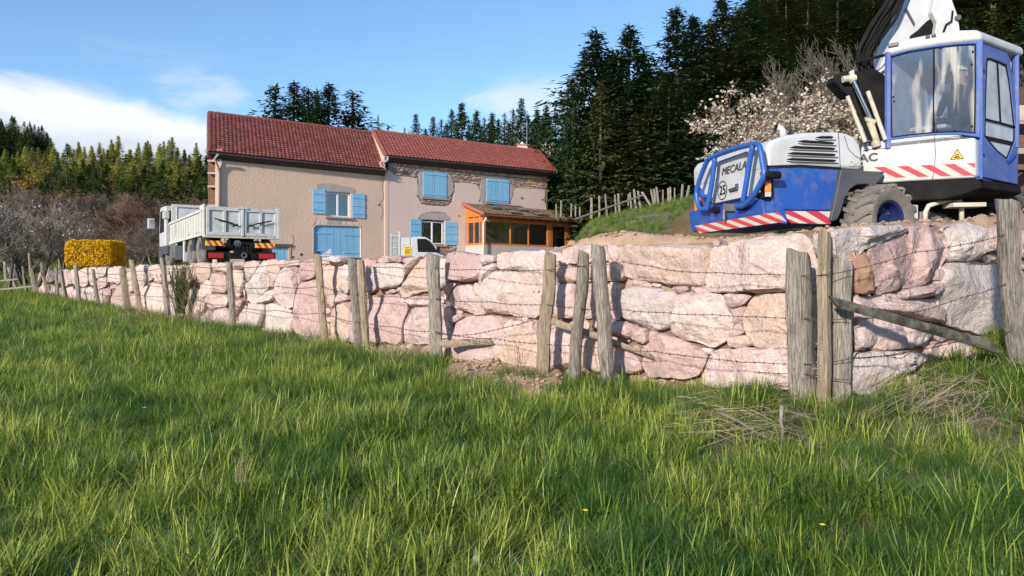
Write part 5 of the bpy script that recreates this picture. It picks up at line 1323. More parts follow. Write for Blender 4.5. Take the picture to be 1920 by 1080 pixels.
# exhaust stub
ey = 10.6
MB().tube([P(1470, 262, ey), P(1468, 246, ey), P(1464, 240, ey), P(1457, 238, ey)], [.055, .05, .045, .045], 10).build('exhaust', M['white'], ex, smooth=True)
MB().lathe(P(1456, 238, ey), P(1456, 238, ey)-P(1464, 240, ey), [(0, .046), (.012, .046), (.012, .034), (-.02, .03), (-.02, 0)], 12).build('exhaust_mouth', M['slot'], ex)
# mudguard
q = MB().prism(sp([(1577, 317), (1600, 318.5), (1618, 320), (1640, 321), (1659, 321.5), (1656, 331), (1636, 354), (1628, 345), (1608, 346), (1595, 354), (1584, 372), (1577, 398), (1571, 411), (1563, 415), (1557, 414), (1564, 385), (1572, 345)], .05), B3*.26)
q.build('mudguard', M['plastic'], ex, bevel=.015)
# wheels
na = Vector((.42, -.907, 0)).normalized()
wc = P(1648, 414, 9.86)
wheel(ex, wc, na, .455, .44, M['rim'], M['tyre'], 17, n=40)
wheel(ex, P(1600, 425, 11.6), -na, .47, .42, M['rim'], M['tyre'], 17)
wheel(ex, P(1905, 425, 10.6), na, .47, .42, M['rim'], M['tyre_b'], 17)
q = MB(); Y0 = 10.1
for (x0, x1, y0, y1, yy, dd, mm) in ((1690, 1722, 384, 420, 9.9, .5, 'white'),): MB().box(P(x0, y1, yy), P(x1, y1, yy)-P(x0, y1, yy), (0, dd, 0), (0, 0, (y1-y0)/F*yy)).build('tool_box', M['white'], ex, bevel=.01)
MB().box(P(1560, 425, 10.3), (2.6, .5, 0), (0, .7, 0), (0, 0, .32)).build('undercarriage', M['black'], ex, bevel=.02)
MB().box(P(1725, 424, 10.0), P(1787, 424, 10.0)-P(1725, 424, 10.0), (0, .4, 0), (0, 0, .2)).build('valve_block', M['steel'], ex, bevel=.02)
MB().lathe(P(1700, 372, 11.0), (0, 0, 1), [(-.25, .0), (-.25, .62), (.1, .62), (.1, 0)], 28).build('slew_ring', M['black'], ex)
tp = [P(1735, 425, 9.75), P(1735, 398, 9.75), P(1741, 386, 9.75), P(1755, 381, 9.75), P(1785, 374, 9.75), P(1798, 375, 9.75), P(1803, 383, 9.75), P(1803, 425, 9.75)]
MB().tube(tp, .032, 8).build('step_tube', M['cream'], ex, smooth=True)
MB().box(P(1788, 388, 9.6), P(1850, 387, 9.6)-P(1788, 388, 9.6), (0, .25, 0), (0, 0, .055)).build('step_plate', M['stripe_w'], ex, bevel=.006)
q = MB()
for i in range(5): q.tube([P(1745+i*9, 392+i*3, 10.0), P(1760+i*8, 400+(i*5) % 9, 9.95), P(1780+i*6, 393+i*3, 10.0), P(1800+i*9, 402, 10.1)], .014, 5)
q.build('hydraulic_line', M['black'], ex)

# ---- turret and cab
CC = (5.79, 9.3); CS = Plane(CC, (-.75, .66)); CD = Plane(CC, (.83, .56)); bb = Vector((.83, .56, 0)).normalized(); aa = Vector((-.75, .66, 0)).normalized()
def cs(pts, o=0): return [CS.at(x, y, o) for x, y in pts]
def cd_(pts, o=0): return [CD.at(x, y, o) for x, y in pts]
skirt = MB().prism(cs([(1612, 278), (1618, 270), (1662, 262), (1700, 256), (1750, 251.5), (1800, 250.5), (1822, 253), (1828, 257), (1829, 300), (1829, 331), (1822, 334), (1700, 340), (1640, 345), (1618, 342), (1613, 320)]), bb*1.0).build('turret_skirt', M['white'], ex, bevel=.035, segs=3)
MB().tube(cs([(1752, 252), (1754, 285), (1752, 318), (1748, 337)], .004), .004, 4).build('skirt_seam', M['plastic'], skirt)
MB().tube(cs([(1618, 283), (1640, 279), (1664, 277)], .004), .005, 4).build('skirt_seam', M['plastic'], skirt)
MB().tube(cs([(1622, 272), (1634, 270), (1634, 267)], .02), .008, 5).build('catch', M['steel'], skirt)
band(CS, (1627, 314), (1828, 305.5), (1828, 328.5), (1632, 334), 4.6, skirt, .85, .004, start=.25, duty=.47)
DC = CS.d3*-1
text('MECALAC', CS.at(1646, 294.5, .006), DC, .15, M['plastic'], skirt, align='RIGHT', bold=.005, sx=1.15)
text('12MXT', SPn.at(1606, 307, .012), (.976, .216, 0), .10, M['bedgrey'], hood, name='model_number', bold=.002, sx=.8)
tr = MB().prism(cs([(1782, 299), (1807, 297.5), (1795, 279)], .006), CS.n*.003).build('warning_triangle', M['slot'], skirt)
MB().prism(cs([(1784.5, 297.8), (1804.8, 296.4), (1795, 281.8)], .010), CS.n*.003).build('triangle_face', M['yellow'], tr)
q = MB(); q.prism(cs([(1788, 296), (1800, 295.3), (1799, 292.5), (1789, 293.5)], .015), CS.n*.002); q.prism(cs([(1790, 292), (1795, 287.5), (1799, 290.5), (1797.5, 292), (1795, 289.5), (1792, 292.8)], .015), CS.n*.002); q.build('pictogram', M['slot'], tr)
# dark underside
MB().prism(cs([(1640, 342), (1830, 334), (1836, 338), (1840, 352), (1815, 362), (1770, 374), (1690, 378), (1645, 372)], -.04), bb*1.15).build('turret_base', M['black'], ex, bevel=.03)
MB().prism([CD.at(1836, 333, .0), CD.at(1909, 350, .0), CD.at(1907, 357, -.05), CD.at(1898, 362, -.12), CD.at(1836, 348, -.05)], aa*1.0).build('door_step', M['blue_fade'], ex, bevel=.02)
# roof
roof = MB().prism(cs([(1660, 104), (1660, 90), (1672, 82), (1700, 72), (1745, 63), (1790, 56), (1826, 55), (1839, 59), (1839, 76), (1760, 84), (1700, 95)], .03), bb*1.22).build('cab_roof', M['white'], ex, bevel=.05, segs=4)
MB().box(CS.at(1664, 89, .06), DC*.13, CS.n*-.05, (0, 0, .05)).build('roof_lamp', M['steel'], roof, bevel=.012)
for px in (1736, 1747): MB().box(CS.at(px, 72-(px-1736)*.2, .035), DC*.05, CS.n*.02, (0, 0, .03)).build('roof_vent', M['plastic'], roof)
# frames
MB().ring(cs([(1660, 101), (1700, 90), (1750, 82), (1800, 76), (1838, 74), (1838, 160), (1837, 258), (1800, 253), (1750, 254), (1700, 259), (1663, 264), (1661, 180)], .006),
          cs([(1669, 106), (1702, 97), (1751, 89), (1800, 83.5), (1829, 82.5), (1829, 160), (1828, 250), (1799, 247.5), (1750, 249), (1700, 254), (1671, 258), (1670, 180)], .006), CS.n*-.07).build('side_frame', M['blue'], ex, bevel=.012)
MB().ring(cs([(1669, 106), (1702, 97), (1751, 89), (1800, 83.5), (1829, 82.5), (1829, 160), (1828, 250), (1799, 247.5), (1750, 249), (1700, 254), (1671, 258), (1670, 180)], -.004),
          cs([(1671, 108), (1703, 99), (1751, 91), (1800, 85.5), (1827, 84.7), (1827, 160), (1826, 248), (1799, 245.5), (1750, 247), (1701, 252), (1673, 256), (1672, 180)], -.004), CS.n*-.03).build('window_seal', M['slot'], ex)
MB().prism(cs([(1670, 107), (1702, 98), (1751, 90), (1800, 84.5), (1828, 83.6), (1827, 249), (1799, 246.5), (1750, 248), (1700, 253), (1672, 257)], -.014), CS.n*-.006).build('side_window', M['glass_cab'], ex)
MB().tube(cs([(1751, 88), (1750.5, 170), (1750, 249)], .0), .009, 5).build('window_joint', M['slot'], ex)
for (x, y) in ((1824, 97), (1822, 121), (1675, 182), (1676, 190), (1822, 237), (1764, 91), (1757, 246), (1790, 245)): MB().lathe(CS.at(x, y, -.012), CS.n, [(0, .014), (.012, .012), (.012, 0)], 8).build('glass_bolt', M['slot'], ex)
# door: outer skin and window opening share twelve corners
do = [(1838, 76), (1860, 81), (1886, 93), (1894, 110), (1900, 150), (1906, 200), (1909, 250), (1910, 300), (1909, 346), (1870, 338), (1838, 331), (1838, 200)]
di = [(1850, 109), (1858, 109), (1876, 116), (1889, 122), (1894, 150), (1899, 195), (1904, 240), (1904, 262), (1889, 299), (1870, 284), (1846, 256), (1847, 180)]
dr = MB().ring(cd_(do, .012), cd_(di, .012), CD.n*-.06).build('cab_door', M['blue_fade'], ex, bevel=.012)
ds = [(1852, 112), (1858, 111.5), (1875, 118), (1887, 124), (1892.5, 151), (1897.5, 195), (1902.3, 240), (1902, 262), (1888.5, 296), (1871, 282), (1848, 255), (1849, 180)]
MB().ring(cd_(di, .004), cd_(ds, .004), CD.n*-.03).build('door_seal', M['slot'], dr)
MB().prism(cd_(ds, -.012), CD.n*-.006).build('door_glass', M['glass_door'], dr)
MB().tube(cd_([(1847, 223), (1875, 230), (1903, 238)], .006), .011, 5).build('glazing_bar', M['slot'], dr)
MB().tube(cd_([(1870, 116), (1873, 170), (1876, 230)], .006), .012, 5).build('glazing_bar', M['slot'], dr)
MB().tube(cd_([(1889, 303), (1893, 300), (1900, 292), (1904, 289)], .03), .02, 6).build('door_handle', M['blue'], dr)
for y in (125, 283): MB().box(CD.at(1837, y+6, .02), CD.d3*.09, CD.n*.03, (0, 0, .09)).build('hinge', M['blue_fade'], dr, bevel=.01)
MB().box(CS.at(1837, 335, .01), DC*.03, CS.n*-.04, (0, 0, 1.72)).build('corner_pillar', M['blue'], ex)
# far walls of the cab
def far(t, o): return None
P00 = Vector((CC[0], CC[1], 0)); A1 = aa*1.02; B1 = bb*1.08
zlo, zhi = CS.z(1750, 255), CS.z(1700, 92)
for base in (P00+B1, P00+A1+B1, P00+A1):
    MB().tube([base+UZ*(zlo-.1), base+UZ*zhi], .04, 6).build('rear_pillar', M['blue_fade'], ex)
for s_, v_ in ((P00+B1, A1), (P00+A1, B1)):
    MB().prism([s_+v_*.05+UZ*zlo, s_+v_*.95+UZ*zlo, s_+v_*.95+UZ*(zhi-.03), s_+v_*.05+UZ*(zhi-.03)], v_.cross(UZ).normalized()*.006).build('rear_window', M['glass_door'], ex)
MB().prism([P00+UZ*(zlo-.08), P00+A1+UZ*(zlo-.08), P00+A1+B1+UZ*(zlo-.08), P00+B1+UZ*(zlo-.08)], UZ*.05).build('cab_floor', M['slot'], ex)
# seat, console, controls
sc_ = P00+aa*.42+bb*.62+UZ*(zlo+.02)
sb = MB().cbox(sc_+UZ*.10, bb*.20, aa*.24, UZ*.08).build('seat', M['seat'], ex, bevel=.04)
MB().cbox(sc_+bb*.22+UZ*.48, bb*.06, aa*.23, UZ*.34).build('backrest', M['seat'], ex, bevel=.05)
MB().cbox(sc_-bb*.40+aa*.20+UZ*.12, bb*.08, aa*.22, UZ*.03).build('console', M['clear_lens'], ex, bevel=.02)
for s in (-1, 1): MB().tube([sc_+aa*.26*s-bb*.15+UZ*.1, sc_+aa*.25*s-bb*.2+UZ*.34], .015, 6).build('joystick', M['black'], ex)
# oval mirror seen through the glass, on the far side by the boom
MB().lathe(P(1683, 150, 10.6), (-.3, -1, .1), [(-.02, 0), (-.02, .13), (0, .15), (.01, 0)], 20).build('mirror', M['plastic'], ex)
MB().tube([P(1676, 190, 10.6), P(1682, 180, 10.62), P(1686, 160, 10.62)], .012, 5).build('mirror_arm', M['plastic'], ex)

# ---- boom
BW = M['white']; YB = 10.45
def bp(pts, Y=YB): return [P(x, y, Y) for x, y in pts]
boom = MB().prism(bp([(1640, 262), (1636, 215), (1644, 160), (1652, 120), (1672, 70), (1690, 35), (1712, -12), (1722, -60), (1790, -60), (1772, 0), (1750, 42), (1722, 62), (1705, 92), (1682, 140), (1668, 180), (1664, 262)]), (0, .38, 0)).build('boom', BW, ex, bevel=.03)
MB().prism(bp([(1696, 18), (1700, 14), (1716, 44), (1714, 50)], YB-.01), (0, .01, 0)).build('boom_seam', M['plastic'], boom)
MB().prism(bp([(1708, 66), (1722, 56), (1738, 40), (1746, 34), (1757, 44), (1754, 70), (1706, 78)], YB-.03), (0, .2, 0)).build('boom_joint', M['black'], boom, bevel=.02)
arm = MB().prism(bp([(1752, 70), (1757, 42), (1748, 22), (1752, 0), (1758, -50), (1786, -50), (1784, -6), (1797, 30), (1801, 58), (1795, 68)], YB-.12), (0, .30, 0)).build('upper_arm', M['bedgrey'], ex, bevel=.02)
MB().lathe(P(1795, 34, YB-.13), (0, -1, 0), [(0, .04), (.04, .035), (.04, 0)], 10).build('pin', M['steel'], arm)
q = MB(); q.tube(bp([(1768, 62), (1774, 46), (1784, 40), (1786, 20)], YB-.14), .014, 5); q.build('hose', M['black'], arm)
# levers at the boom foot
lev = MB().prism(bp([(1563, 152), (1566, 143), (1578, 135), (1594, 130), (1612, 133), (1640, 128), (1660, 140), (1664, 170), (1662, 230), (1652, 250), (1638, 214), (1622, 180), (1605, 176), (1592, 180), (1582, 172), (1570, 158)], 10.2), (0, .28, 0)).build('boom_bracket', M['black'], ex, bevel=.02)
MB().tube([P(1580, 149, 10.12), P(1604, 146, 10.12)], .045, 12).build('pivot_boss', M['cream'], lev)
MB().prism(bp([(1594, 133), (1602, 130), (1604, 152), (1596, 156)], 10.1), (0, .05, 0)).build('boss_plate', M['white'], lev, bevel=.01)
def cyl(a, b, Y, r, m, nm, r2=None): return MB().tube([P(*a, Y), P(*b, Y)], [r, r2 or r], 12).build(nm, M[m], ex, smooth=True, sharp=40)
cyl((1589, 180), (1622, 266), 9.95, .026, 'cream', 'hydraulic_cylinder'); cyl((1627, 171), (1660, 262), 9.95, .028, 'cream', 'hydraulic_cylinder')
cyl((1597, 176), (1632, 262), 10.0, .03, 'black', 'cylinder_guard')
cyl((1600, 152), (1634, 226), 10.05, .030, 'chrome', 'piston_rod'); cyl((1629, 226), (1644, 275), 10.05, .06, 'cream', 'cylinder_barrel')
cyl((1621, 224), (1640, 229), 10.02, .035, 'cream', 'cylinder_collar'); 
# hoses
for i in range(11):
    o = i-5; rr = random.Random(i); x = o*3.1; Yh = 10.28+rr.uniform(-.06, .05)
    pts = [(1662+x*.3, 262), (1655+x*.4, 215), (1641+x*.55, 165+rr.uniform(-4, 4)), (1624+x*.8+rr.uniform(-4, 3), 128), (1622+x*.9, 100+rr.uniform(-5, 5)), (1638+x*1.1, 68), (1658+x*1.2+rr.uniform(-3, 3), 36), (1676+x*1.0, 5), (1700+x*.8, -50)]
    ps = [P(px, py, Yh+.03*math.sin(k+i)) for k, (px, py) in enumerate(pts)]; out = []
    for k in range(len(ps)-1):
        p0, p1, p2, p3 = ps[max(0, k-1)], ps[k], ps[k+1], ps[min(len(ps)-1, k+2)]
        for s in range(5): t = s/5; out.append(.5*((2*p1)+(p2-p0)*t+(2*p0-5*p1+4*p2-p3)*t*t+(-p0+3*p1-3*p2+p3)*t**3))
    MB().tube(out, .019+.004*rr.random(), 7).build('hose', M['black'], ex, smooth=True)
MB().tube([P(1604, 118, 10.15), P(1640, 108, 10.1), P(1672, 100, 10.2)], .02, 6).build('hose_clamp', M['black'], ex)
MB().tube([P(1668, 84, 10.3), P(1666, 112, 10.25), P(1650, 130, 10.22), P(1625, 140, 10.2)], .008, 5).build('cable', M['black'], ex)

# ---- operator
op_base = sc_+UZ*.18
oper = empty('person', sc_+UZ*.16, 'person in dark jacket and pale cap seated in the excavator cab', 'person')
fw = -bb; sdv = aa
def skin_body(name, joints, bones, parent, mats, rule, sub=2):
    me = bpy.data.meshes.new(name); names = list(joints)
    ctr = Vector(joints[names[0]][0]); me.from_pydata([Vector(joints[n][0])-ctr for n in names], [(names.index(a), names.index(b)) for a, b in bones], [])
    o = bpy.data.objects.new(name, me); reg(o, parent, ctr)
    m1 = o.modifiers.new('skin', 'SKIN'); sv = me.skin_vertices[0].data
    for i, n in enumerate(names): r = joints[n][1]; sv[i].radius = r if isinstance(r, tuple) else (r, r)
    sv[0].use_root = True
    m2 = o.modifiers.new('sub', 'SUBSURF'); m2.levels = sub; m2.render_levels = sub
    dg = bpy.context.evaluated_depsgraph_get(); me2 = bpy.data.meshes.new_from_object(o.evaluated_get(dg)); o.modifiers.clear(); o.data = me2
    me2.materials.clear()
    for m in mats: me2.materials.append(m)
    for p in me2.polygons: p.material_index = rule(Vector(p.center)+ctr); p.use_smooth = True
    return o
def J(f, s, u, r): return (op_base+fw*f+sdv*s+UZ*u, r)
jn = {'pelvis': J(0, 0, .02, (.15, .12)), 'belly': J(.0, 0, .18, (.14, .11)), 'chest': J(.02, 0, .36, (.17, .12)), 'neck': J(.05, 0, .50, .055), 'head0': J(.08, 0, .58, .075), 'head1': J(.09, 0, .68, .09), 'head2': J(.09, 0, .74, .06)}
bn = [('pelvis', 'belly'), ('belly', 'chest'), ('chest', 'neck'), ('neck', 'head0'), ('head0', 'head1'), ('head1', 'head2')]
for s, n in ((-1, 'r'), (1, 'l')):
    jn['sh'+n] = J(.02, .19*s, .42, .06); jn['el'+n] = J(.06, .25*s, .16, .045); jn['wr'+n] = J(.27, .23*s, .17, .03); jn['ha'+n] = J(.34, .22*s, .18, .035)
    jn['hi'+n] = J(.05, .10*s, .0, .085); jn['kn'+n] = J(.42, .12*s, .03, .06); jn['an'+n] = J(.46, .12*s, -.20, .04)
    bn += [('chest', 'sh'+n), ('sh'+n, 'el'+n), ('el'+n, 'wr'+n), ('wr'+n, 'ha'+n), ('pelvis', 'hi'+n), ('hi'+n, 'kn'+n), ('kn'+n, 'an'+n)]
M['skinm'] = mat('skin', (.55, .34, .25), rough=.6); M['jacket'] = mat('dark_jacket', (.012, .015, .022), (.02, .025, .035), 5, .85); M['cap'] = mat('pale_cap', (.72, .68, .58), rough=.8)
def rule(c):
    d = c-op_base
    if d.z > .515: return 0
    if d.dot(fw) > .29 and d.z > .10: return 0
    return 1
skin_body('body', jn, bn, oper, [M['skinm'], M['jacket']], rule)
hd = op_base+fw*.09+UZ*.70
MB().lathe(hd+UZ*.0, (0, 0, 1), [(.0, .108), (.04, .106), (.08, .085), (.105, .05), (.115, 0)], 18).build('cap', M['cap'], oper, smooth=True)
MB().prism([hd+fw*.08-sdv*.07+UZ*.01, hd+fw*.17-sdv*.04+UZ*.0, hd+fw*.17+sdv*.04+UZ*.0, hd+fw*.08+sdv*.07+UZ*.01], UZ*.012).build('cap_peak', M['cap'], oper)
MB().prism([hd+fw*.085-UZ*.03-sdv*.012, hd+fw*.115-UZ*.065, hd+fw*.085-UZ*.07+sdv*.012], sdv*.012).build('nose', M['skinm'], oper)
for s in (-1, 1):
    MB().lathe(hd+fw*.082+sdv*.032*s-UZ*.035, fw, [(0, .012), (.006, .008), (.008, 0)], 8).build('eye', M['slot'], oper)
    MB().cbox(hd+sdv*.092*s-UZ*.05, fw*.015, sdv*.008, UZ*.026).build('ear', M['skinm'], oper, bevel=.006)
# timber stack at the right edge
hut = empty('timber_hut', P(1930, 330, 12.5), 'beige timber cladding at the right edge behind the excavator cab', 'hut')
for i, (y0, y1) in enumerate(((197, 226), (227, 232), (253, 276), (277, 288), (308, 318))):
    MB().box(P(1908+i % 2, y1, 12.5), (1.5, .15, 0), (0, .3, 0), (0, 0, (y1-y0)/F*12.5)).build('plank', M['pipe' if i % 2 else 'barnwood'] if i != 0 else M['rub_d'], hut)
MB().box(P(1925, 420, 12.9), (1.8, .15, 0), (0, 1, 0), (0, 0, 2.4)).build('wall', M['barnwood'], hut)
# ---------------------------------------------------------------- trees
def conifer_mesh(name, seed, Hh=18, Rm=3.4, steps=1.0, wh=.30, m='needle', droop=.35, taper=.85, gap=0, leaf=.34):
    rr = random.Random(seed); vs = []; fs = []; z = Hh*.04
    while z < Hh*.99:
        f = z/Hh; Lr = Rm*(1-f)**taper*(.75+.25*min(1, f*8+.4))*min(1, (1-f)*3.2+.12)
        nb = rr.choice((7, 8, 9)) if f < .9 else 5
        for b in range(nb):
            az = rr.uniform(0, 6.283); L_ = Lr*rr.uniform(.55, 1.18)*(1 if rr.random() > gap else .35)+.12
            up = .25*(f**2)*1.5-droop*(1-f*.7)
            k = max(2, int(L_/(.33*steps)))
            for i in range(k):
                t = (i+.6)/k
                if t < .25 and L_ > 1.2: continue
                r = L_*t; zz = z+up*L_*t+ .10*L_*t*t*(1 if f < .8 else 0)
                cx, cy = r*math.cos(az), r*math.sin(az)
                for s in range(3):
                    sa = az+rr.uniform(-1.3, 1.3); ll = leaf*rr.uniform(.7, 1.5)*(1.25-.85*f); w = ll*rr.uniform(.34, .55)
                    d = Vector((math.cos(sa), math.sin(sa), rr.uniform(-.9, .25))).normalized()
                    sd = d.cross(Vector((rr.uniform(-.5, .5), rr.uniform(-.5, .5), 1))).normalized()
                    o = Vector((cx+rr.gauss(0, .10), cy+rr.gauss(0, .10), zz+rr.gauss(0, .10)))
                    q = len(vs); vs += [o-sd*w*.5, o+sd*w*.5, o+d*ll]; fs.append((q, q+1, q+2))
        z += wh*rr.uniform(.7, 1.3)*(1 if f < .8 else .55)
    for i in range(14):
        o = Vector((rr.gauss(0, .03), rr.gauss(0, .03), Hh*rr.uniform(.93, .995))); d = Vector((rr.gauss(0, .35), rr.gauss(0, .35), 1)).normalized(); sd = d.orthogonal().normalized(); q = len(vs)
        vs += [o-sd*.05, o+sd*.05, o+d*leaf*.9]; fs.append((q, q+1, q+2))
    me = bpy.data.meshes.new(name); me.from_pydata([tuple(v) for v in vs], [], fs); me.materials.append(M[m]); return me
def trunk_mesh(name, Hh, r, m='bark'):
    mb = MB(); mb.tube([(0, 0, -1), (0, 0, Hh*.3), (.1, .05, Hh*.65), (0, 0, Hh*.99)], [r, r*.8, r*.45, .03], 7); return mb.mesh(name, M[m], smooth=True)
CON = {}
for k, mt in (('dark', 'needle'), ('brown', 'needle_br')):
    CON[k] = [conifer_mesh('crown', 30+i*3+(k == 'brown')*50, 18, 5.0+.6*(i % 2), steps=1.25, m=mt, gap=.12, wh=.21, droop=.40+.1*i, leaf=.46, taper=.72) for i in range(3)]
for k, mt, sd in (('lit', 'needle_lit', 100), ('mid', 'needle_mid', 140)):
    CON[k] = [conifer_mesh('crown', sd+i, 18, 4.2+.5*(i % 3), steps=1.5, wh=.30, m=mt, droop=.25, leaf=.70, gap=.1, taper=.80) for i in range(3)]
CON['sparse'] = [conifer_mesh('crown', 200+i, 18, 4.6, steps=1.15, wh=.42, m='needle', droop=-.12, gap=.2, taper=.72, leaf=.46) for i in range(3)]
TRK = trunk_mesh('trunk', 18, .22)
tcount = 0
def conifer(px, top, Y, kind, label, group=None, wid=1.0, base=None, name='conifer'):
    global tcount
    x = (px-960)/F*Y; zb = H(x, Y)-.2 if base is None else base; zt_ = (HY-top)/F*Y; h = zt_-zb
    r = random.Random(tcount*7+1); tcount += 1
    root = bpy.data.objects.new(name, None); reg(root, None, (x, Y, zb)); tag(root, label, 'tree', group)
    s = h/18; root.rotation_euler = (0, 0, r.uniform(0, 6.28)); root.scale = (s**.7*wid, s**.7*wid, s)
    c = bpy.data.objects.new('crown', r.choice(CON[kind])); COL.objects.link(c); c.parent = root
    t = bpy.data.objects.new('trunk', TRK); COL.objects.link(t); t.parent = root
    return root
# the tall grove to the right of the farmhouse
GR = 'tall dark conifers of the grove beyond the bank'
def Zb(Y): return None
for (px, top, Y, w, k) in [(1073,140,53,1.0,'dark'),(1096,92,56,1.0,'dark'),(1119,54,58,1.15,'dark'),(1150,92,57,1.0,'dark'),(1180,48,58,1.15,'dark'),(1207,95,60,.9,'dark'),(1062,225,51,.8,'dark'),
    (1238,128,57,.8,'dark'),(1268,12,60,1.05,'dark'),(1298,28,62,1.05,'dark'),(1330,42,62,1.0,'brown'),(1353,-4,66,1.1,'brown'),(1384,16,68,1.05,'brown'),(1408,-12,66,1.1,'dark'),(1440,2,70,1.1,'brown')]:
    gi_ = sorted([1073,1096,1119,1150,1180,1207,1062,1238,1268,1298,1330,1353,1384,1408,1440]).index(px)
    conifer(px, top, Y, k, ('tall %sconifer, %s tip of the grove counted from the farmhouse' % ('brownish ' if k == 'brown' else 'dark ', ('first', 'second', 'third', 'fourth', 'fifth', 'sixth', 'seventh', 'eighth', 'ninth', 'tenth', 'eleventh', 'twelfth', 'thirteenth', 'fourteenth', 'fifteenth')[gi_])), GR, w*(1.75 if px > 1110 else 1.25))
rr = random.Random(21)
for i in range(16):
    px = 1080+i*26+rr.uniform(-8, 8); conifer(px, rr.uniform(150, 235)-max(0, px-1250)*.12, 49+rr.uniform(0, 3), rr.choice(('dark', 'dark', 'brown')), 'drooping conifer in the front row of the grove behind the pale stakes', 'front row of the grove', rr.uniform(1.5, 1.9)*(.62 if px < 1135 else 1))
for row, (Y, t0) in enumerate(((74, -30), (84, -90), (96, -150))):
    for i in range(13):
        px = 1430+i*48+rr.uniform(-15, 15)+row*14
        conifer(px, t0-(px-1450)*.22+rr.uniform(-25, 25), Y+rr.uniform(-3, 3), rr.choice(('brown', 'brown', 'dark')), 'brownish conifer of the hillside wood rising behind the excavator', 'conifers of the hillside behind the excavator', 1.6)
for i in range(17):
    px = 1440+i*36+rr.uniform(-12, 12); conifer(px, 110-(px-1450)*.18+rr.uniform(-25, 35), 62+rr.uniform(-3, 3), rr.choice(('brown', 'brown', 'dark')), 'brownish conifer of the hillside wood rising behind the excavator', 'conifers of the hillside behind the excavator', 1.6)
# behind the barn
for (px, top, w, lb, k) in [(517,160,1.25,'dark spreading conifer above the barn roof, nearest the cloud','sparse'),(551,152,.95,'dark conifer second from the cloud above the barn roof','dark'),(578,162,.9,'slim dark conifer in the middle of the clump above the barn roof','dark'),(594,168,.8,'short dark conifer tucked into the clump above the barn roof','dark'),
                     (617,156,1.05,'dark full conifer standing beside the open feathery one above the barn roof','dark'),(661,168,1.3,'open feathery conifer at the house end of the clump above the barn','sparse')]:
    conifer(px, top, 62, k, lb, 'conifers above the barn roof', w*1.85)
for (px, top) in [(780,212),(812,218),(828,224),(847,205),(866,192),(893,208),(908,220),(922,211),(946,210),(962,203),(977,182),(1006,204),(1024,199),(1041,192),(990,214),(934,222)]:
    conifer(px, top, 92+rr.uniform(-6, 8), 'mid' if rr.random() < .2 else rr.choice(('sparse', 'dark')), 'dark green spruce showing above the bright red farmhouse roof', 'spruces above the farmhouse roof', 1.25)
for (px, top) in [(838,232),(858,228),(880,232),(903,234),(954,228),(972,226),(1000,228),(1016,226),(1030,224),(920,236),(798,240)]:
    conifer(px, top, 84+rr.uniform(-3, 3), 'dark', 'dark green spruce showing above the bright red farmhouse roof', 'spruces above the farmhouse roof', 1.1)
for (px, top, Y, lb) in [(709,216,120,'tiny bare-topped spruce in the gap between the two roofs'),(727,233,125,'smallest spruce tip left of the farmhouse ridge end'),(759,238,118,'faint spruce tip just right of the farmhouse ridge end')]:
    conifer(px, top, Y, 'sparse', lb, None, .8)
conifer(410, 208, 110, 'sparse', 'spruce tip just peeking over the left end of the barn ridge', None, .8)
# the sunlit forest on the left
FG = 'spruces of the sunlit forest on the left'
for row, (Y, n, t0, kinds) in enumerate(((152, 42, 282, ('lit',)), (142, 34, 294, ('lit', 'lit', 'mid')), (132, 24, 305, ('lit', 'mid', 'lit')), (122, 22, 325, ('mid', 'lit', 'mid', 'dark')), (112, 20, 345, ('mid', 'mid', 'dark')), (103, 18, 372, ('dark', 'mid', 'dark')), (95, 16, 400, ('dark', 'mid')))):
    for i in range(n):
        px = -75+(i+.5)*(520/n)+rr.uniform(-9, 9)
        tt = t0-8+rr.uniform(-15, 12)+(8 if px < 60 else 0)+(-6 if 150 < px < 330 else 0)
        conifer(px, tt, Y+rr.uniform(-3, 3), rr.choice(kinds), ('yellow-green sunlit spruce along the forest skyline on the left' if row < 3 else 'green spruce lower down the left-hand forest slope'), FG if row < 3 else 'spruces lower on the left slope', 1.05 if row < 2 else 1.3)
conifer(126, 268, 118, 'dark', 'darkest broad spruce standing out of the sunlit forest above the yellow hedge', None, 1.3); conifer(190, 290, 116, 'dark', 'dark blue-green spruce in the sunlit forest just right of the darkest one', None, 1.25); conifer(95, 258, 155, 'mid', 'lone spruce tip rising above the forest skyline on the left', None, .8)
for i in range(46):
    y = rr.uniform(262, 330); x = y*rr.uniform(-.72, -.615); px = 960+F*x/y
    zt_ = far_hill(x, y)+T(x, 260)+rr.uniform(9, 13); conifer(px, HY-F*zt_/y, y, rr.choice(('mid', 'dark', 'mid')), 'small dark spruce on the far hill at the left edge', 'trees on the far hill', 1.3)

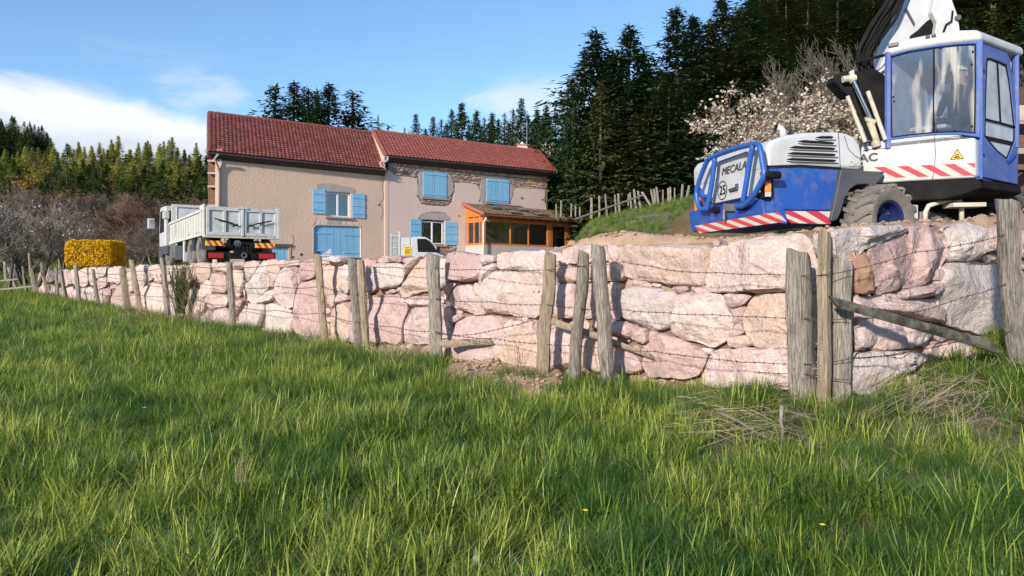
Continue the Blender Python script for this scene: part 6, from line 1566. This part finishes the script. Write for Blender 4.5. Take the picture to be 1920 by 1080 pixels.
# bare deciduous trees
def bare_mesh(name, seed, Hh, spread, depth, m, twig, multi=1, r0=.12, blossoms=0, bm=None, minr=.010, bend=.35, lean=0, bs=.05, up=.25):
    rr = random.Random(seed); mb = MB(); tips = []
    def grow(p, d, L_, r, lv):
        n = 3; pts = [p]; rs = [r]
        for i in range(n):
            d = (d+Vector((rr.gauss(0, bend), rr.gauss(0, bend), rr.gauss(0, bend*.6)+.06))*.45).normalized(); p = p+d*L_/n; pts.append(p); rs.append(max(minr, r*(1-.42*(i+1)/n)))
        mb.tube(pts, rs, 5 if lv < 2 else 3, cap=False, m=0 if lv < 2 else 1)
        if lv >= 2: tips.append((pts[1], pts[-1]))
        if lv >= depth: return
        k = rr.choice((3, 4)) if lv < depth-1 else rr.choice((3, 4, 5))
        for i in range(k):
            j = rr.choice((1, 2, 3)) if lv > 0 else rr.choice((2, 3, 3)); a = rr.uniform(0, 6.283); s = rr.uniform(.45, 1.0)*spread
            q = d.orthogonal().normalized(); w = d.cross(q); nd = (d+(q*math.cos(a)+w*math.sin(a))*s+Vector((0, 0, up*.5))).normalized()
            grow(pts[j], nd, L_*rr.uniform(.58, .82), rs[j]*.68, lv+1)
    for i in range(multi):
        a = rr.uniform(0, 6.283); s = .12 if multi == 1 else .55
        grow(Vector((rr.uniform(-.2, .2)*(multi > 1), rr.uniform(-.2, .2)*(multi > 1), -.1)), Vector((math.cos(a)*s+lean, math.sin(a)*s, 1)).normalized(), Hh*.34, r0*rr.uniform(.8, 1.1), 0)
    me = mb.mesh(name, [M[m], M[twig]]); bl = None
    if blossoms:
        vs = []; fs = []
        for i in range(blossoms):
            a, b = rr.choice(tips); c = a.lerp(b, rr.random())+Vector((rr.gauss(0, .04), rr.gauss(0, .04), rr.gauss(0, .04)))
            u = Vector((rr.gauss(0, 1), rr.gauss(0, 1), rr.gauss(0, 1))).normalized(); w = u.orthogonal().normalized(); s = bs*rr.uniform(.6, 1.3); v = u.cross(w)
            q = len(vs); vs += [c+w*s, c+v*s, c-w*s+u*s*.4, c-v*s]; fs.append((q, q+1, q+2, q+3))
        bl = bpy.data.meshes.new('blossom'); bl.from_pydata([tuple(v) for v in vs], [], fs); bl.materials.append(M[bm])
    return me, bl
def bare(px, base_py, Y, top, var, label, group=None, wid=1, rot=0, cat='tree', name='bare_tree', bname='blossom', Hm=8, zb=None):
    x = (px-960)/F*Y; z = (HY-base_py)/F*Y if zb is None else zb; h = (HY-top)/F*Y-z
    root = bpy.data.objects.new(name, None); reg(root, None, (x, Y, z)); tag(root, label, cat, group); s = h/Hm
    root.scale = (s*wid, s*wid, s); root.rotation_euler = (0, 0, rot)
    c = bpy.data.objects.new('branches', var[0]); COL.objects.link(c); c.parent = root
    if var[1]: b = bpy.data.objects.new(bname, var[1]); COL.objects.link(b); b.parent = root
    return root
BV_red = [bare_mesh('branches', 5+i, 8, .75, 5, 'bark', 'twig_red', 3, .09, minr=.013) for i in range(3)]
BV_gry = [bare_mesh('branches', 15+i, 8, .7, 5, 'bark_pale', 'twig_grey', 2+i, .09, minr=.012) for i in range(3)]
BV_near = [bare_mesh('branches', 25+i, 8, .95, 5, 'bark', 'twig_grey', 1+i, .16, 260, 'blossom_w', minr=.014, bs=.07) for i in range(3)]
for i in range(34):
    px = -30+i*13+rr.uniform(-8, 8); Y = rr.uniform(70, 86); red = rr.random() < .62
    lb = 'reddish bare shrub tree in the thicket below the left forest' if red else 'grey bare tree in the thicket below the left forest'
    x = (px-960)/F*Y; bare(px, 0, Y, rr.uniform(345, 400)-(20 if 60 < px < 260 else 0), rr.choice(BV_red if red else BV_gry), lb, 'reddish thicket below the forest' if red else 'grey thicket below the forest', 1.15, rr.uniform(0, 6), name='bare_tree', zb=H(x, Y)-.2)
for i in range(22):
    px = -20+i*20+rr.uniform(-8, 8); Y = rr.uniform(62, 68); x = (px-960)/F*Y; red = rr.random() < .4
    bare(px, 0, Y, rr.uniform(405, 440), rr.choice(BV_red if red else BV_gry), 'reddish bare shrub tree in the thicket below the left forest' if red else 'grey bare tree in the thicket below the left forest', 'reddish thicket below the forest' if red else 'grey thicket below the forest', 1.5, rr.uniform(0, 6), zb=H(x, Y)-.2)
for (px, b, Y, top, v, w, lb) in [(18,540,40,335,0,1.1,'dark crooked orchard tree with few white blossoms at the left edge'),(72,535,42,350,1,1.0,'forked orchard tree with few white blossoms behind the leaning stakes'),(-30,545,37,330,2,1.0,'orchard tree half outside the left edge with sparse blossom'),(118,520,46,372,2,.9,'smaller bare orchard tree just left of the yellow hedge'),(45,530,48,360,2,1.0,'slender bare orchard tree between the two crooked ones'),(160,512,50,400,1,.9,'low bare tree directly behind the yellow hedge')]:
    bare(px, b, Y, top, BV_near[v], lb, None, w, px*.1, name='orchard_tree')
for (px, b, Y, top, w, lb) in [(262,495,58,400,1.1,'pale grey bare tree standing alone left of the tipper truck'),(283,495,57,415,1.0,'small pale bare tree close to the truck cab'),(240,498,60,420,1,'pale bare tree just right of the yellow hedge')]:
    bare(px, b, Y, top, BV_gry[0 if px < 270 else 1], lb, None, w, px)
BV_ch = bare_mesh('branches', 61, 8, .8, 5, 'bark_pale', 'brown_stem', 4, .12, 4800, 'blossom', minr=.010, bs=.078, up=.15)
bare(1475, 380, 26, 132, BV_ch, 'wild cherry covered in cream blossom behind the excavator hood', None, 1.28, .6, name='cherry_tree'); 
bare(1560, 372, 27, 120, BV_ch, 'wild cherry in cream blossom beside the boom foot of the excavator', None, 1.0, 2.6, name='cherry_tree')
bare(1400, 380, 25, 205, BV_ch, 'low spray of cream cherry blossom above the blue guard tubes', None, 1.1, 4.2, name='cherry_tree')
for (px, b, Y, top, w, lb) in [(1530,330,38,60,.8,'tall bare tan sapling against the dark wood left of the boom'),(1575,330,40,45,.8,'tall bare tree nearest the black hoses of the boom'),(1618,330,41,50,.7,'bare tree partly hidden by the black hoses of the boom'),(1495,330,42,95,.7,'shorter bare sapling leftmost of the tan saplings')]:
    bare(px, b, Y, top, BV_gry[px % 3], lb, None, w, px)
for (px, b, Y, top, w, lb) in [(1905,380,16,130,.7,'bare bush behind the cab door at the right edge')]:
    bare(px, b, Y, top, BV_gry[1], lb, None, w, 1)
BV_bl = bare_mesh('branches', 71, 8, .7, 4, 'bark', 'twig_grey', 3, .10, 3500, 'blossom_w', minr=.012, bs=.10)
BV_bud = bare_mesh('branches', 75, 8, .7, 4, 'bark', 'twig_red', 3, .10, 5000, 'bud', minr=.012, bs=.13)
bare(1018, 420, 57, 262, BV_bl, 'small tree with white blossom just beyond the farmhouse roof end', None, .7, 1, name='blossom_tree')
bare(1012, 420, 60, 228, BV_bud, 'olive budding tree beyond the farmhouse roof end', None, .75, 2, name='budding_tree', bname='leaf_buds')
BV_or = bare_mesh('branches', 81, 8, .7, 4, 'bark', 'twig_red', 3, .10, 6000, 'orange_leaf', minr=.012, bs=.085)
bare(125, 400, 90, 318, BV_or, 'olive-orange leafing tree in the middle of the left slope', None, 1.4, 1, name='leafing_tree', bname='leaves', zb=2)
bare(50, 330, 128, 292, BV_or, 'small orange tree among the sunlit spruces near the left edge', None, 1.2, 4, name='leafing_tree', bname='leaves', zb=10)

# ---------------------------------------------------------------- clipped forsythia hedge
hg = empty('forsythia_hedge', P(180, 505, 36), 'clipped box-shaped hedge covered in bright yellow flowers', 'hedge')
hc = P(180, 476, 36); hw, hh, hd_ = 1.10, .62, .8
MB().cbox(hc-UZ*.05, (hw*.78, 0, 0), (0, hd_*.78, 0), UZ*(hh*.74)).build('inner_twigs', M['brown_stem'], hg, bevel=.2)
vs = []; fs = []; 
for i in range(13000):
    u = Vector((rr.uniform(-1, 1), rr.uniform(-1, 1), rr.uniform(-1, 1))); m_ = max(abs(u.x), abs(u.y), abs(u.z)); u = u/m_*rr.uniform(.84, 1.05)
    e = (abs(u.x)**7+abs(u.y)**7+abs(u.z)**7)**(1/7.); u = u/max(1, e*.97)
    c = hc+Vector((u.x*hw, u.y*hd_, u.z*hh+.05*nz(u.x*3, u.y*3))); n_ = Vector((rr.gauss(0, 1), rr.gauss(0, 1), rr.gauss(0, 1))).normalized(); w = n_.orthogonal().normalized(); v = n_.cross(w); s = rr.uniform(.024, .050)
    q = len(vs); vs += [c+w*s, c+v*s, c-w*s, c-v*s]; fs.append((q, q+1, q+2, q+3))
MB().add(vs, fs).build('blossom', M['forsythia'], hg)
vs = []; fs = []
for i in range(2500):
    u = Vector((rr.uniform(-1, 1), rr.uniform(-1, 1), rr.uniform(-1, 1))); m_ = max(abs(u.x), abs(u.y), abs(u.z)); u = u/m_*rr.uniform(.8, .97)
    c = hc+Vector((u.x*hw, u.y*hd_, u.z*hh)); n_ = Vector((rr.gauss(0, 1), rr.gauss(0, 1), rr.gauss(0, 1))).normalized(); w = n_.orthogonal().normalized(); v = n_.cross(w); s = rr.uniform(.02, .05)
    q = len(vs); vs += [c+w*s*.4, c+v*s, c-w*s*.4, c-v*s]; fs.append((q, q+1, q+2, q+3))
MB().add(vs, fs).build('leaves', M['brown_stem'], hg)

# broom shrub by the fence, dead canes beside it
br = empty('broom_shrub', P(338, 600, 22.5), 'upright green broom shrub growing between the fence posts before the wall', 'shrub')
mb = MB()
for i in range(150):
    a = rr.uniform(0, 6.28); s = abs(rr.gauss(0, .16)); d = Vector((math.cos(a)*s, math.sin(a)*s, 1)).normalized(); L_ = rr.uniform(.6, 1.75); p = P(340+rr.gauss(0, 3), 606, 22.5)
    pts = [p, p+d*L_*.5, p+d*L_+Vector((rr.gauss(0, .05), 0, 0))]; mb.tube(pts, [.009, .008, .005], 3, cap=False)
    for k in range(5):
        q = pts[1].lerp(pts[2], rr.random()); dd = (d+Vector((rr.gauss(0, .3), rr.gauss(0, .3), .2))).normalized(); mb.tube([q, q+dd*rr.uniform(.15, .4)], [.007, .004], 3, cap=False)
mb.build('stems', M['broom'], br)
mb = MB()
for i in range(60):
    p = P(rr.uniform(325, 350), 604, 22.4); d = Vector((rr.gauss(0, .5), rr.gauss(0, .3), 1)).normalized(); mb.tube([p, p+d*.2, p+d*.35+Vector((rr.gauss(0, .06), 0, -.08))], .006, 3, cap=False)
mb.build('dry_base', M['straw'], br)
def canes(px, py, Y, n, h, label, m='straw', spread=.5, bx=12, r=.005, name='dry_canes'):
    mb = MB(); x = P(px, py, Y)
    for i in range(n):
        p = P(px+rr.uniform(-bx, bx), py+rr.uniform(-3, 3), Y); d = Vector((rr.gauss(0, spread), rr.gauss(0, spread*.5), 1)).normalized(); L_ = h*rr.uniform(.4, 1.1)
        b = Vector((rr.gauss(0, .1), rr.gauss(0, .1), -.10))*L_
        mb.tube([p, p+d*L_*.35, p+d*L_*.7+b*.3, p+d*L_+b], [r, r*.9, r*.7, r*.4], 3, cap=False)
    return mb.build(name, M[m], None, label=label, cat='plant')
canes(375, 612, 21.5, 40, 1.5, 'thin dry canes arching right of the broom shrub', 'straw', .45, 16, .0045)
canes(600, 642, 14.2, 45, .5, 'dry grass stems round the leaning post in front of the wall', 'straw', .5, 22, .0035)
canes(745, 668, 12.4, 120, .42, 'tangle of dead grass beside the tall central post', 'straw', .9, 45, .0035)
canes(520, 640, 16, 50, .45, 'brown dead stems where the meadow meets the wall', 'brown_stem', .8, 20, .0045)
canes(962, 690, 10.3, 14, .55, 'few thin dry stalks against the big rounded boulder', 'brown_stem', .35, 20, .003)
canes(1100, 700, 9.0, 14, .5, 'thin dry stalks between the paired middle posts', 'brown_stem', .3, 40, .003)
canes(265, 596, 23, 60, .6, 'grey dead grass at the foot of the far fence', 'straw', .8, 40, .006)
canes(455, 905, 4.6, 9, .26, 'bent pale dead stalks standing up from the foreground grass', 'straw', .35, 14, .0028)
# flattened swaths of long dead grass
def swath(px, py, wx, wy, n, ang, label, L_=.42, m='straw', up=.12):
    mb = MB()
    for i in range(int(n*.28)):
        a, b = rr.gauss(px, wx*.6), rr.gauss(py, wy*.6); c = hit(a, b, up*rr.uniform(.4, 1.25)); an = ang+rr.gauss(0, .30); l_ = L_*rr.uniform(.5, 1.5)
        d = Vector((math.cos(an), math.sin(an), rr.gauss(.04, .12))).normalized(); s = d.cross(UZ).normalized()*rr.uniform(-.1, .1)*l_; w = rr.uniform(.0012, .0024)
        mb.tube([c-d*l_*.5, c+s+UZ*.04*l_*3, c+d*l_*.35+s*.8+UZ*.02, c+d*l_*.5-UZ*.03], [w, w, w*.8, w*.4], 3, cap=False)
    return mb.build('dead_grass', M[m], None, label=label, cat='dead grass', kind='stuff')
swath(1380, 778, 95, 42, 520, -.5, 'pale flattened dead grass before the corner posts', up=.13)
swath(1430, 742, 50, 18, 160, .2, 'rusty dead grass under the dark clump beside the corner posts', m='brown_stem', up=.10)
swath(1775, 745, 120, 40, 480, .55, 'long pale dead grass swept over at the right below the brace log', L_=.55, up=.14)
swath(1880, 690, 50, 50, 160, .9, 'dead grass at the foot of the far right post', up=.12)
swath(745, 668, 70, 16, 260, .7, 'matted dead grass left of the tall central post', L_=.5, up=.12)
swath(565, 650, 60, 16, 160, .5, 'brownish matted stems where grass meets the middle of the wall', L_=.5, up=.12)
swath(260, 600, 110, 12, 260, .4, 'grey matted grass along the far part of the fence', L_=.8, up=.16)
swath(1600, 870, 60, 24, 120, 1.2, 'small patch of yellowed grass in the right foreground', L_=.2, up=.12)
# lying dead sticks
def stick(pts, Y, r, label, m='brown_stem'):
    mb = MB(); yb = max(pts, key=lambda q: q[1]); Yq = hit(yb[0], yb[1], .05).y; y0 = Y[-1] if isinstance(Y, list) else Y
    ps = [P(x, y, Yq+((Y[i] if isinstance(Y, list) else Y)-y0)) for i, (x, y) in enumerate(pts)]; mb.tube(ps, [r*(1-.35*i/len(ps)) for i in range(len(ps))], 6)
    return mb.build('stick', M[m], None, label=label, cat='stick', smooth=True)
stick([(1466, 760), (1464, 790), (1468, 806), (1466, 828)], 5.9, .018, 'short upright brown stick in front of the corner posts', 'bark_pale')
stick([(1345, 772), (1385, 790), (1425, 815), (1462, 831)], [6.2, 6.1, 6.0, 5.9], .013, 'long pale stick lying slanted in the grass before the corner posts', 'bark_pale')
stick([(1452, 788), (1468, 791), (1490, 786)], 5.92, .008, 'thin twig crossing the short upright stick', 'bark_pale')
stick([(1752, 745), (1790, 722), (1822, 702)], [6.0, 6.1, 6.2], .006, 'straw-coloured stem lying across the grass at the right', 'straw')

# ---------------------------------------------------------------- grass
GC = bpy.data.collections.new('grass_tufts')
def grassmat(name, c1, c2, c3):
    m = bpy.data.materials.new(name); m.use_nodes = True; t = m.node_tree; n = t.nodes; l = t.links; b = n['Principled BSDF']
    b.inputs['Roughness'].default_value = .42; b.inputs['Specular IOR Level'].default_value = .35
    oi = n.new('ShaderNodeObjectInfo'); q = n.new('ShaderNodeTexNoise'); q.inputs['Scale'].default_value = .9; q.inputs['Detail'].default_value = 4
    l.new(oi.outputs['Location'], q.inputs['Vector'])
    r1 = n.new('ShaderNodeValToRGB'); r1.color_ramp.elements[0].color = (*c1, 1); r1.color_ramp.elements[1].color = (*c3, 1); r1.color_ramp.elements[0].position = .30; r1.color_ramp.elements[1].position = .72
    e = r1.color_ramp.elements.new(.5); e.color = (*c2, 1)
    md = n.new('ShaderNodeMath'); md.operation = 'MULTIPLY_ADD'; l.new(oi.outputs['Random'], md.inputs[0]); md.inputs[1].default_value = .34; md.inputs[2].default_value = -.17
    ad = n.new('ShaderNodeMath'); ad.operation = 'ADD'; l.new(q.outputs[0], ad.inputs[0]); l.new(md.outputs[0], ad.inputs[1])
    at = n.new('ShaderNodeAttribute'); at.attribute_name = 'blade'; a2 = n.new('ShaderNodeMath'); a2.operation = 'MULTIPLY_ADD'; l.new(at.outputs['Fac'], a2.inputs[0]); a2.inputs[1].default_value = .42; l.new(ad.outputs[0], a2.inputs[2]); a3 = n.new('ShaderNodeMath'); a3.operation = 'SUBTRACT'; a3.inputs[1].default_value = .21; l.new(a2.outputs[0], a3.inputs[0]); l.new(a3.outputs[0], r1.inputs[0])
    l.new(r1.outputs[0], b.inputs['Base Color']); tr = n.new('ShaderNodeBsdfTranslucent'); l.new(r1.outputs[0], tr.inputs[0])
    ms = n.new('ShaderNodeMixShader'); ms.inputs[0].default_value = .38; l.new(b.outputs[0], ms.inputs[1]); l.new(tr.outputs[0], ms.inputs[2]); l.new(ms.outputs[0], n['Material Output'].inputs[0]); return m
M['grass'] = grassmat('meadow_grass', (.070, .140, .020), (.185, .275, .032), (.42, .46, .085))
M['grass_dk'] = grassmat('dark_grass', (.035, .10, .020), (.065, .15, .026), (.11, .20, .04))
M['leaf_grass'] = grassmat('weed_leaves', (.05, .12, .03), (.09, .18, .05), (.13, .24, .07))
M['grass_dry'] = grassmat('dry_grass', (.20, .17, .10), (.34, .28, .18), (.46, .39, .27))
def tuft(name, seed, n, h, w, rad, lean, m, dry=0, segs=4, flop=1.0):
    r = random.Random(seed); vs = []; fs = []; ms = []; bl_ = []
    for i in range(n):
        bl_ += [r.random()**1.3]*(2*segs+1)
        a = r.uniform(0, 6.283); q = rad*math.sqrt(r.random()); p = Vector((q*math.cos(a), q*math.sin(a), -.02)); a2 = a+r.gauss(0, .9)
        hh_ = h*r.uniform(.45, 1.15); ln = lean*r.uniform(.2, 1.3); d = Vector((math.cos(a2), math.sin(a2), 0)); s = Vector((-d.y, d.x, 0)); s = (s+d*r.uniform(-.6, .6)).normalized()
        ww = w*r.uniform(.6, 1.2); k = len(vs)
        for j in range(segs):
            t = j/segs; c = p+d*(ln*hh_*t**1.8)+UZ*hh_*(t-.35*flop*ln*t*t); wj = ww*(1-t**1.6*.75)*.5; vs += [c-s*wj, c+s*wj]
        vs.append(p+d*ln*hh_+UZ*hh_*(1-.35*flop*ln))
        for j in range(segs-1): fs.append((k+2*j, k+2*j+1, k+2*j+3, k+2*j+2)); ms.append(1 if r.random() < 0 else 0)
        fs.append((k+2*segs-2, k+2*segs-1, k+2*segs)); ms.append(0)
        if r.random() < dry:
            for z_ in range(segs): ms[-1-z_] = 1
    me = bpy.data.meshes.new(name); me.from_pydata([tuple(v) for v in vs], [], fs); me.materials.append(M[m]); me.materials.append(M['grass_dry'])
    me.polygons.foreach_set('material_index', ms); me.attributes.new('blade', 'FLOAT', 'POINT').data.foreach_set('value', bl_); o = bpy.data.objects.new(name, me); GC.objects.link(o); return o
# the collection hands them out in name order
for i in range(4): tuft('tuft_a%d' % i, 300+i, 34, .21, .0068, .075, .85, 'grass', .045)
for i in range(2): tuft('tuft_b%d' % i, 320+i, 24, .30, .0085, .07, .65, 'grass', .03)
tuft('tuft_c0', 331, 30, .12, .009, .09, 1.1, 'grass', .05, 4)
tuft('tuft_d0', 341, 60, .30, .0045, .07, .6, 'grass_dk', 0)
tuft('tuft_e0', 351, 36, .22, .004, .10, 1.5, 'grass_dry', 0, flop=1.6); tuft('tuft_e1', 352, 26, .15, .004, .12, 2.0, 'grass_dry', 0, flop=1.7)
tuft('tuft_f0', 361, 9, .10, .035, .05, 1.6, 'leaf_grass', 0, 4, 1.2)
pts = []
gr = random.Random(77)
def addg(px_or_u, Y, idx, sc, z=None, off=0):
    x = px_or_u*Y; zz = (H(x, Y) if z is None else z)+off; pts.append((x, Y, zz, idx, sc, gr.uniform(0, 6.283), gr.gauss(0, .12), gr.gauss(0, .12)))
def fieldh(x, y): return 1+.42*nz(x*1.1, y*1.1, 5)+.35*nz(x*3, y*3, 8)
def bareness(px, d):
    return ss(px, 815, 860)*(1-ss(px, 1035, 1065))*(1-ss(d, 1.7, 2.6))
Y = 2.3
while Y < 58:
    dens = 190 if Y < 5 else 190*(5/Y)**1.45; dens = max(dens, 9); dy = .02*Y+.03
    area = dy*Y*1.62; n = int(dens*area)
    for i in range(n):
        u = gr.uniform(-.80, .80); y = Y+gr.uniform(0, dy); yw = Yw(u)
        if u > -.625 and y > yw-.06: continue
        px = 960+F*u; d = yw-y if u > -.625 else 9
        if gr.random() < bareness(px, d)*.97: continue
        x = u*y; s = fieldh(x, y); far_s = 1+max(0, y-6)*.035
        dry = ss(px, 1280, 1380)*(1-ss(y, 6.9, 7.2))*ss(y, 5.2, 6.1)*.48+ss(px, 1150, 1400)*ss(y, 4.0, 4.8)*(.20 if nz(x*1.2, y*1.2, 33) > .08 else .04) + (ss(-d, -1.1, -.4)*.30 if px > 380 else 0)+.03+(.10 if nz(x*.35, y*.35, 40) > .15 else 0)
        if 560 < px < 830 and d < 1.5: dry += .25
        if px > 1620 and 5.0 < y < 7.0: dry += .22
        if gr.random() < dry: idx = gr.choice((8, 9)); s *= .9
        else: idx = gr.choices((0, 1, 2, 3, 4, 5, 6), (3, 3, 3, 3, 2, 2, 1.2))[0]
        if nz(x*.9, y*.9, 20) > .22 and idx < 7 and gr.random() < .55: idx = 7; s *= .75
        if idx < 7 and gr.random() < .09: idx = 10; s = gr.uniform(.9, 2.0)
        sw = 1.0 if y < 6 else min(2.6, 1+(y-6)*.10)
        pts.append((x, y, H(x, y), idx, max(.45, s)*far_s*.95, gr.uniform(0, 6.283), gr.gauss(0, .14), gr.gauss(0, .14)))
    Y += dy
# dense dark clumps at the foot of the wall
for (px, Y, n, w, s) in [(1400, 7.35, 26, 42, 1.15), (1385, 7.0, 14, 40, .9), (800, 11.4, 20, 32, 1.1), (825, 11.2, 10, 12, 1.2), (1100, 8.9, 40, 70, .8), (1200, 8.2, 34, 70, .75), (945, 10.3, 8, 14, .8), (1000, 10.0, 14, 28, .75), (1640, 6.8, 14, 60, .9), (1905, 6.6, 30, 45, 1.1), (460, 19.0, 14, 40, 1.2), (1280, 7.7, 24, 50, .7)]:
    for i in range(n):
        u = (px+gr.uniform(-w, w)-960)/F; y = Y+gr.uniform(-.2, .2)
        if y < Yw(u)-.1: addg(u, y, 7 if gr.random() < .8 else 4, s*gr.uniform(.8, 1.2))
meadow_n = len(pts)
def grass_object(name, plist, label, kind='stuff'):
    me = bpy.data.meshes.new(name); me.from_pydata([p[:3] for p in plist], [], [])
    a = me.attributes.new('ti', 'INT', 'POINT'); a.data.foreach_set('value', [p[3] for p in plist])
    a = me.attributes.new('sc', 'FLOAT', 'POINT'); a.data.foreach_set('value', [p[4] for p in plist])
    a = me.attributes.new('rt', 'FLOAT_VECTOR', 'POINT'); a.data.foreach_set('vector', [v for p in plist for v in (p[6], p[7], p[5])])
    o = bpy.data.objects.new(name, me); reg(o, None, (0, 0, 0)); tag(o, label, 'grass', None, kind)
    g = bpy.data.node_groups.new(name+'_nodes', 'GeometryNodeTree'); g.interface.new_socket('Geometry', in_out='INPUT', socket_type='NodeSocketGeometry'); g.interface.new_socket('Geometry', in_out='OUTPUT', socket_type='NodeSocketGeometry')
    n = g.nodes; l = g.links; gi = n.new('NodeGroupInput'); go = n.new('NodeGroupOutput'); ip = n.new('GeometryNodeInstanceOnPoints'); ci = n.new('GeometryNodeCollectionInfo')
    ci.inputs[0].default_value = GC; ci.inputs['Separate Children'].default_value = True; ci.inputs['Reset Children'].default_value = True
    def na(nm, ty):
        q = n.new('GeometryNodeInputNamedAttribute'); q.data_type = ty; q.inputs[0].default_value = nm
        return [s for s in q.outputs if s.enabled][0]
    mp = n.new('GeometryNodeMeshToPoints'); l.new(gi.outputs[0], mp.inputs[0]); l.new(mp.outputs[0], ip.inputs['Points'])
    l.new(ci.outputs[0], ip.inputs['Instance']); ip.inputs['Pick Instance'].default_value = True
    l.new(na('ti', 'INT'), ip.inputs['Instance Index']); l.new(na('rt', 'FLOAT_VECTOR'), ip.inputs['Rotation']); l.new(na('sc', 'FLOAT'), ip.inputs['Scale'])
    l.new(ip.outputs[0], go.inputs[0]); md = o.modifiers.new('tufts', 'NODES'); md.node_group = g; return o
grass_object('meadow_grass', pts, 'long green meadow grass filling the foreground')
# grass on the bank and the terrace rim
bp_ = []
for i in range(9000):
    u = gr.uniform(.05, .42); y = gr.uniform(25, 45.5); x = u*y
    if nz(x*.5, y*.5, 3) > .25 and gr.random() < .8: continue
    idx = gr.choice((0, 1, 4, 5, 7)) if gr.random() > .38 else gr.choice((8, 9)); bp_.append((x, y, H(x, y) if y > 74 else T(x, y), idx, gr.uniform(.6, 1.2), gr.uniform(0, 6.28), 0, 0))
for i in range(900):
    px = gr.uniform(100, 560); u = (px-960)/F; y = Yw(u)+gr.uniform(.3, 8); x = u*y; bp_.append((x, y, T(x, y), gr.choice((0, 1, 8)), gr.uniform(.5, .9), gr.uniform(0, 6.28), 0, 0))
for i in range(5000):
    u = gr.uniform(-.75, -.35); y = gr.uniform(46, 82); x = u*y
    if y < Yw(u)+.5 and u > -.625: continue
    bp_.append((x, y, max(H(x, y), T(x, y) if u > -.62 and y < 70 else -9), gr.choice((0, 1, 4, 8, 9)), gr.uniform(1.6, 2.8), gr.uniform(0, 6.28), 0, 0))
grass_object('bank_grass', bp_, 'rough grass on the slopes beyond the wall')
# yellow flowers and weeds
for (px, py, Y, lb) in ((1097, 958, 3.7, 'yellow dandelion flower low in the middle foreground grass'), (270, 765, 6.6, 'tiny yellow flower far back in the left meadow'), (1542, 985, 3.3, 'small greenish-yellow flower head in the right foreground')):
    c = hit(px, py, .19); ft = empty('meadow_flower', c-UZ*.15, lb, 'flower'); mb = MB()
    for i in range(14):
        a = i*.45; d = Vector((math.cos(a), math.sin(a), .35)); s = Vector((-math.sin(a), math.cos(a), 0))*.004; mb.add([c-s, c+s, c+d*.016+s, c+d*.016-s], [(0, 1, 2, 3)])
    mb.build('petals', M['dandelion'], ft); MB().tube([c, c-UZ*.2], .0018, 4).build('stem', M['leaf'], ft)
# overhead cable on the left
mb = MB(); a, b = P(-60, 262, 70), P(395, 302, 52); ps = []
for i in range(25):
    t = i/24; p = a.lerp(b, t); p.z -= 3*t*(1-t)*.6; ps.append(p)
mb.tube(ps, .022, 4); mb.build('overhead_cable', M['black'], None, label='thin black cable sagging across the left-hand forest', cat='cable')

ORD = 'first second third fourth fifth sixth seventh eighth ninth tenth eleventh twelfth thirteenth fourteenth fifteenth sixteenth seventeenth eighteenth nineteenth twentieth'.split()
def order_labels(group, fmt, wds=ORD):
    os_ = sorted([o for o in SC.objects if o.get('group') == group and 'category' in o], key=lambda o: o.location.x/o.location.y)
    for i, o in enumerate(os_):
        o['label'] = fmt % wds[i] if i < len(wds) else fmt.replace('from the farmhouse', 'from the excavator').replace('from the aerial', 'from the chimney side') % wds[len(os_)-1-i]
order_labels('front row of the grove', '%s drooping conifer from the farmhouse in the front row behind the stakes')
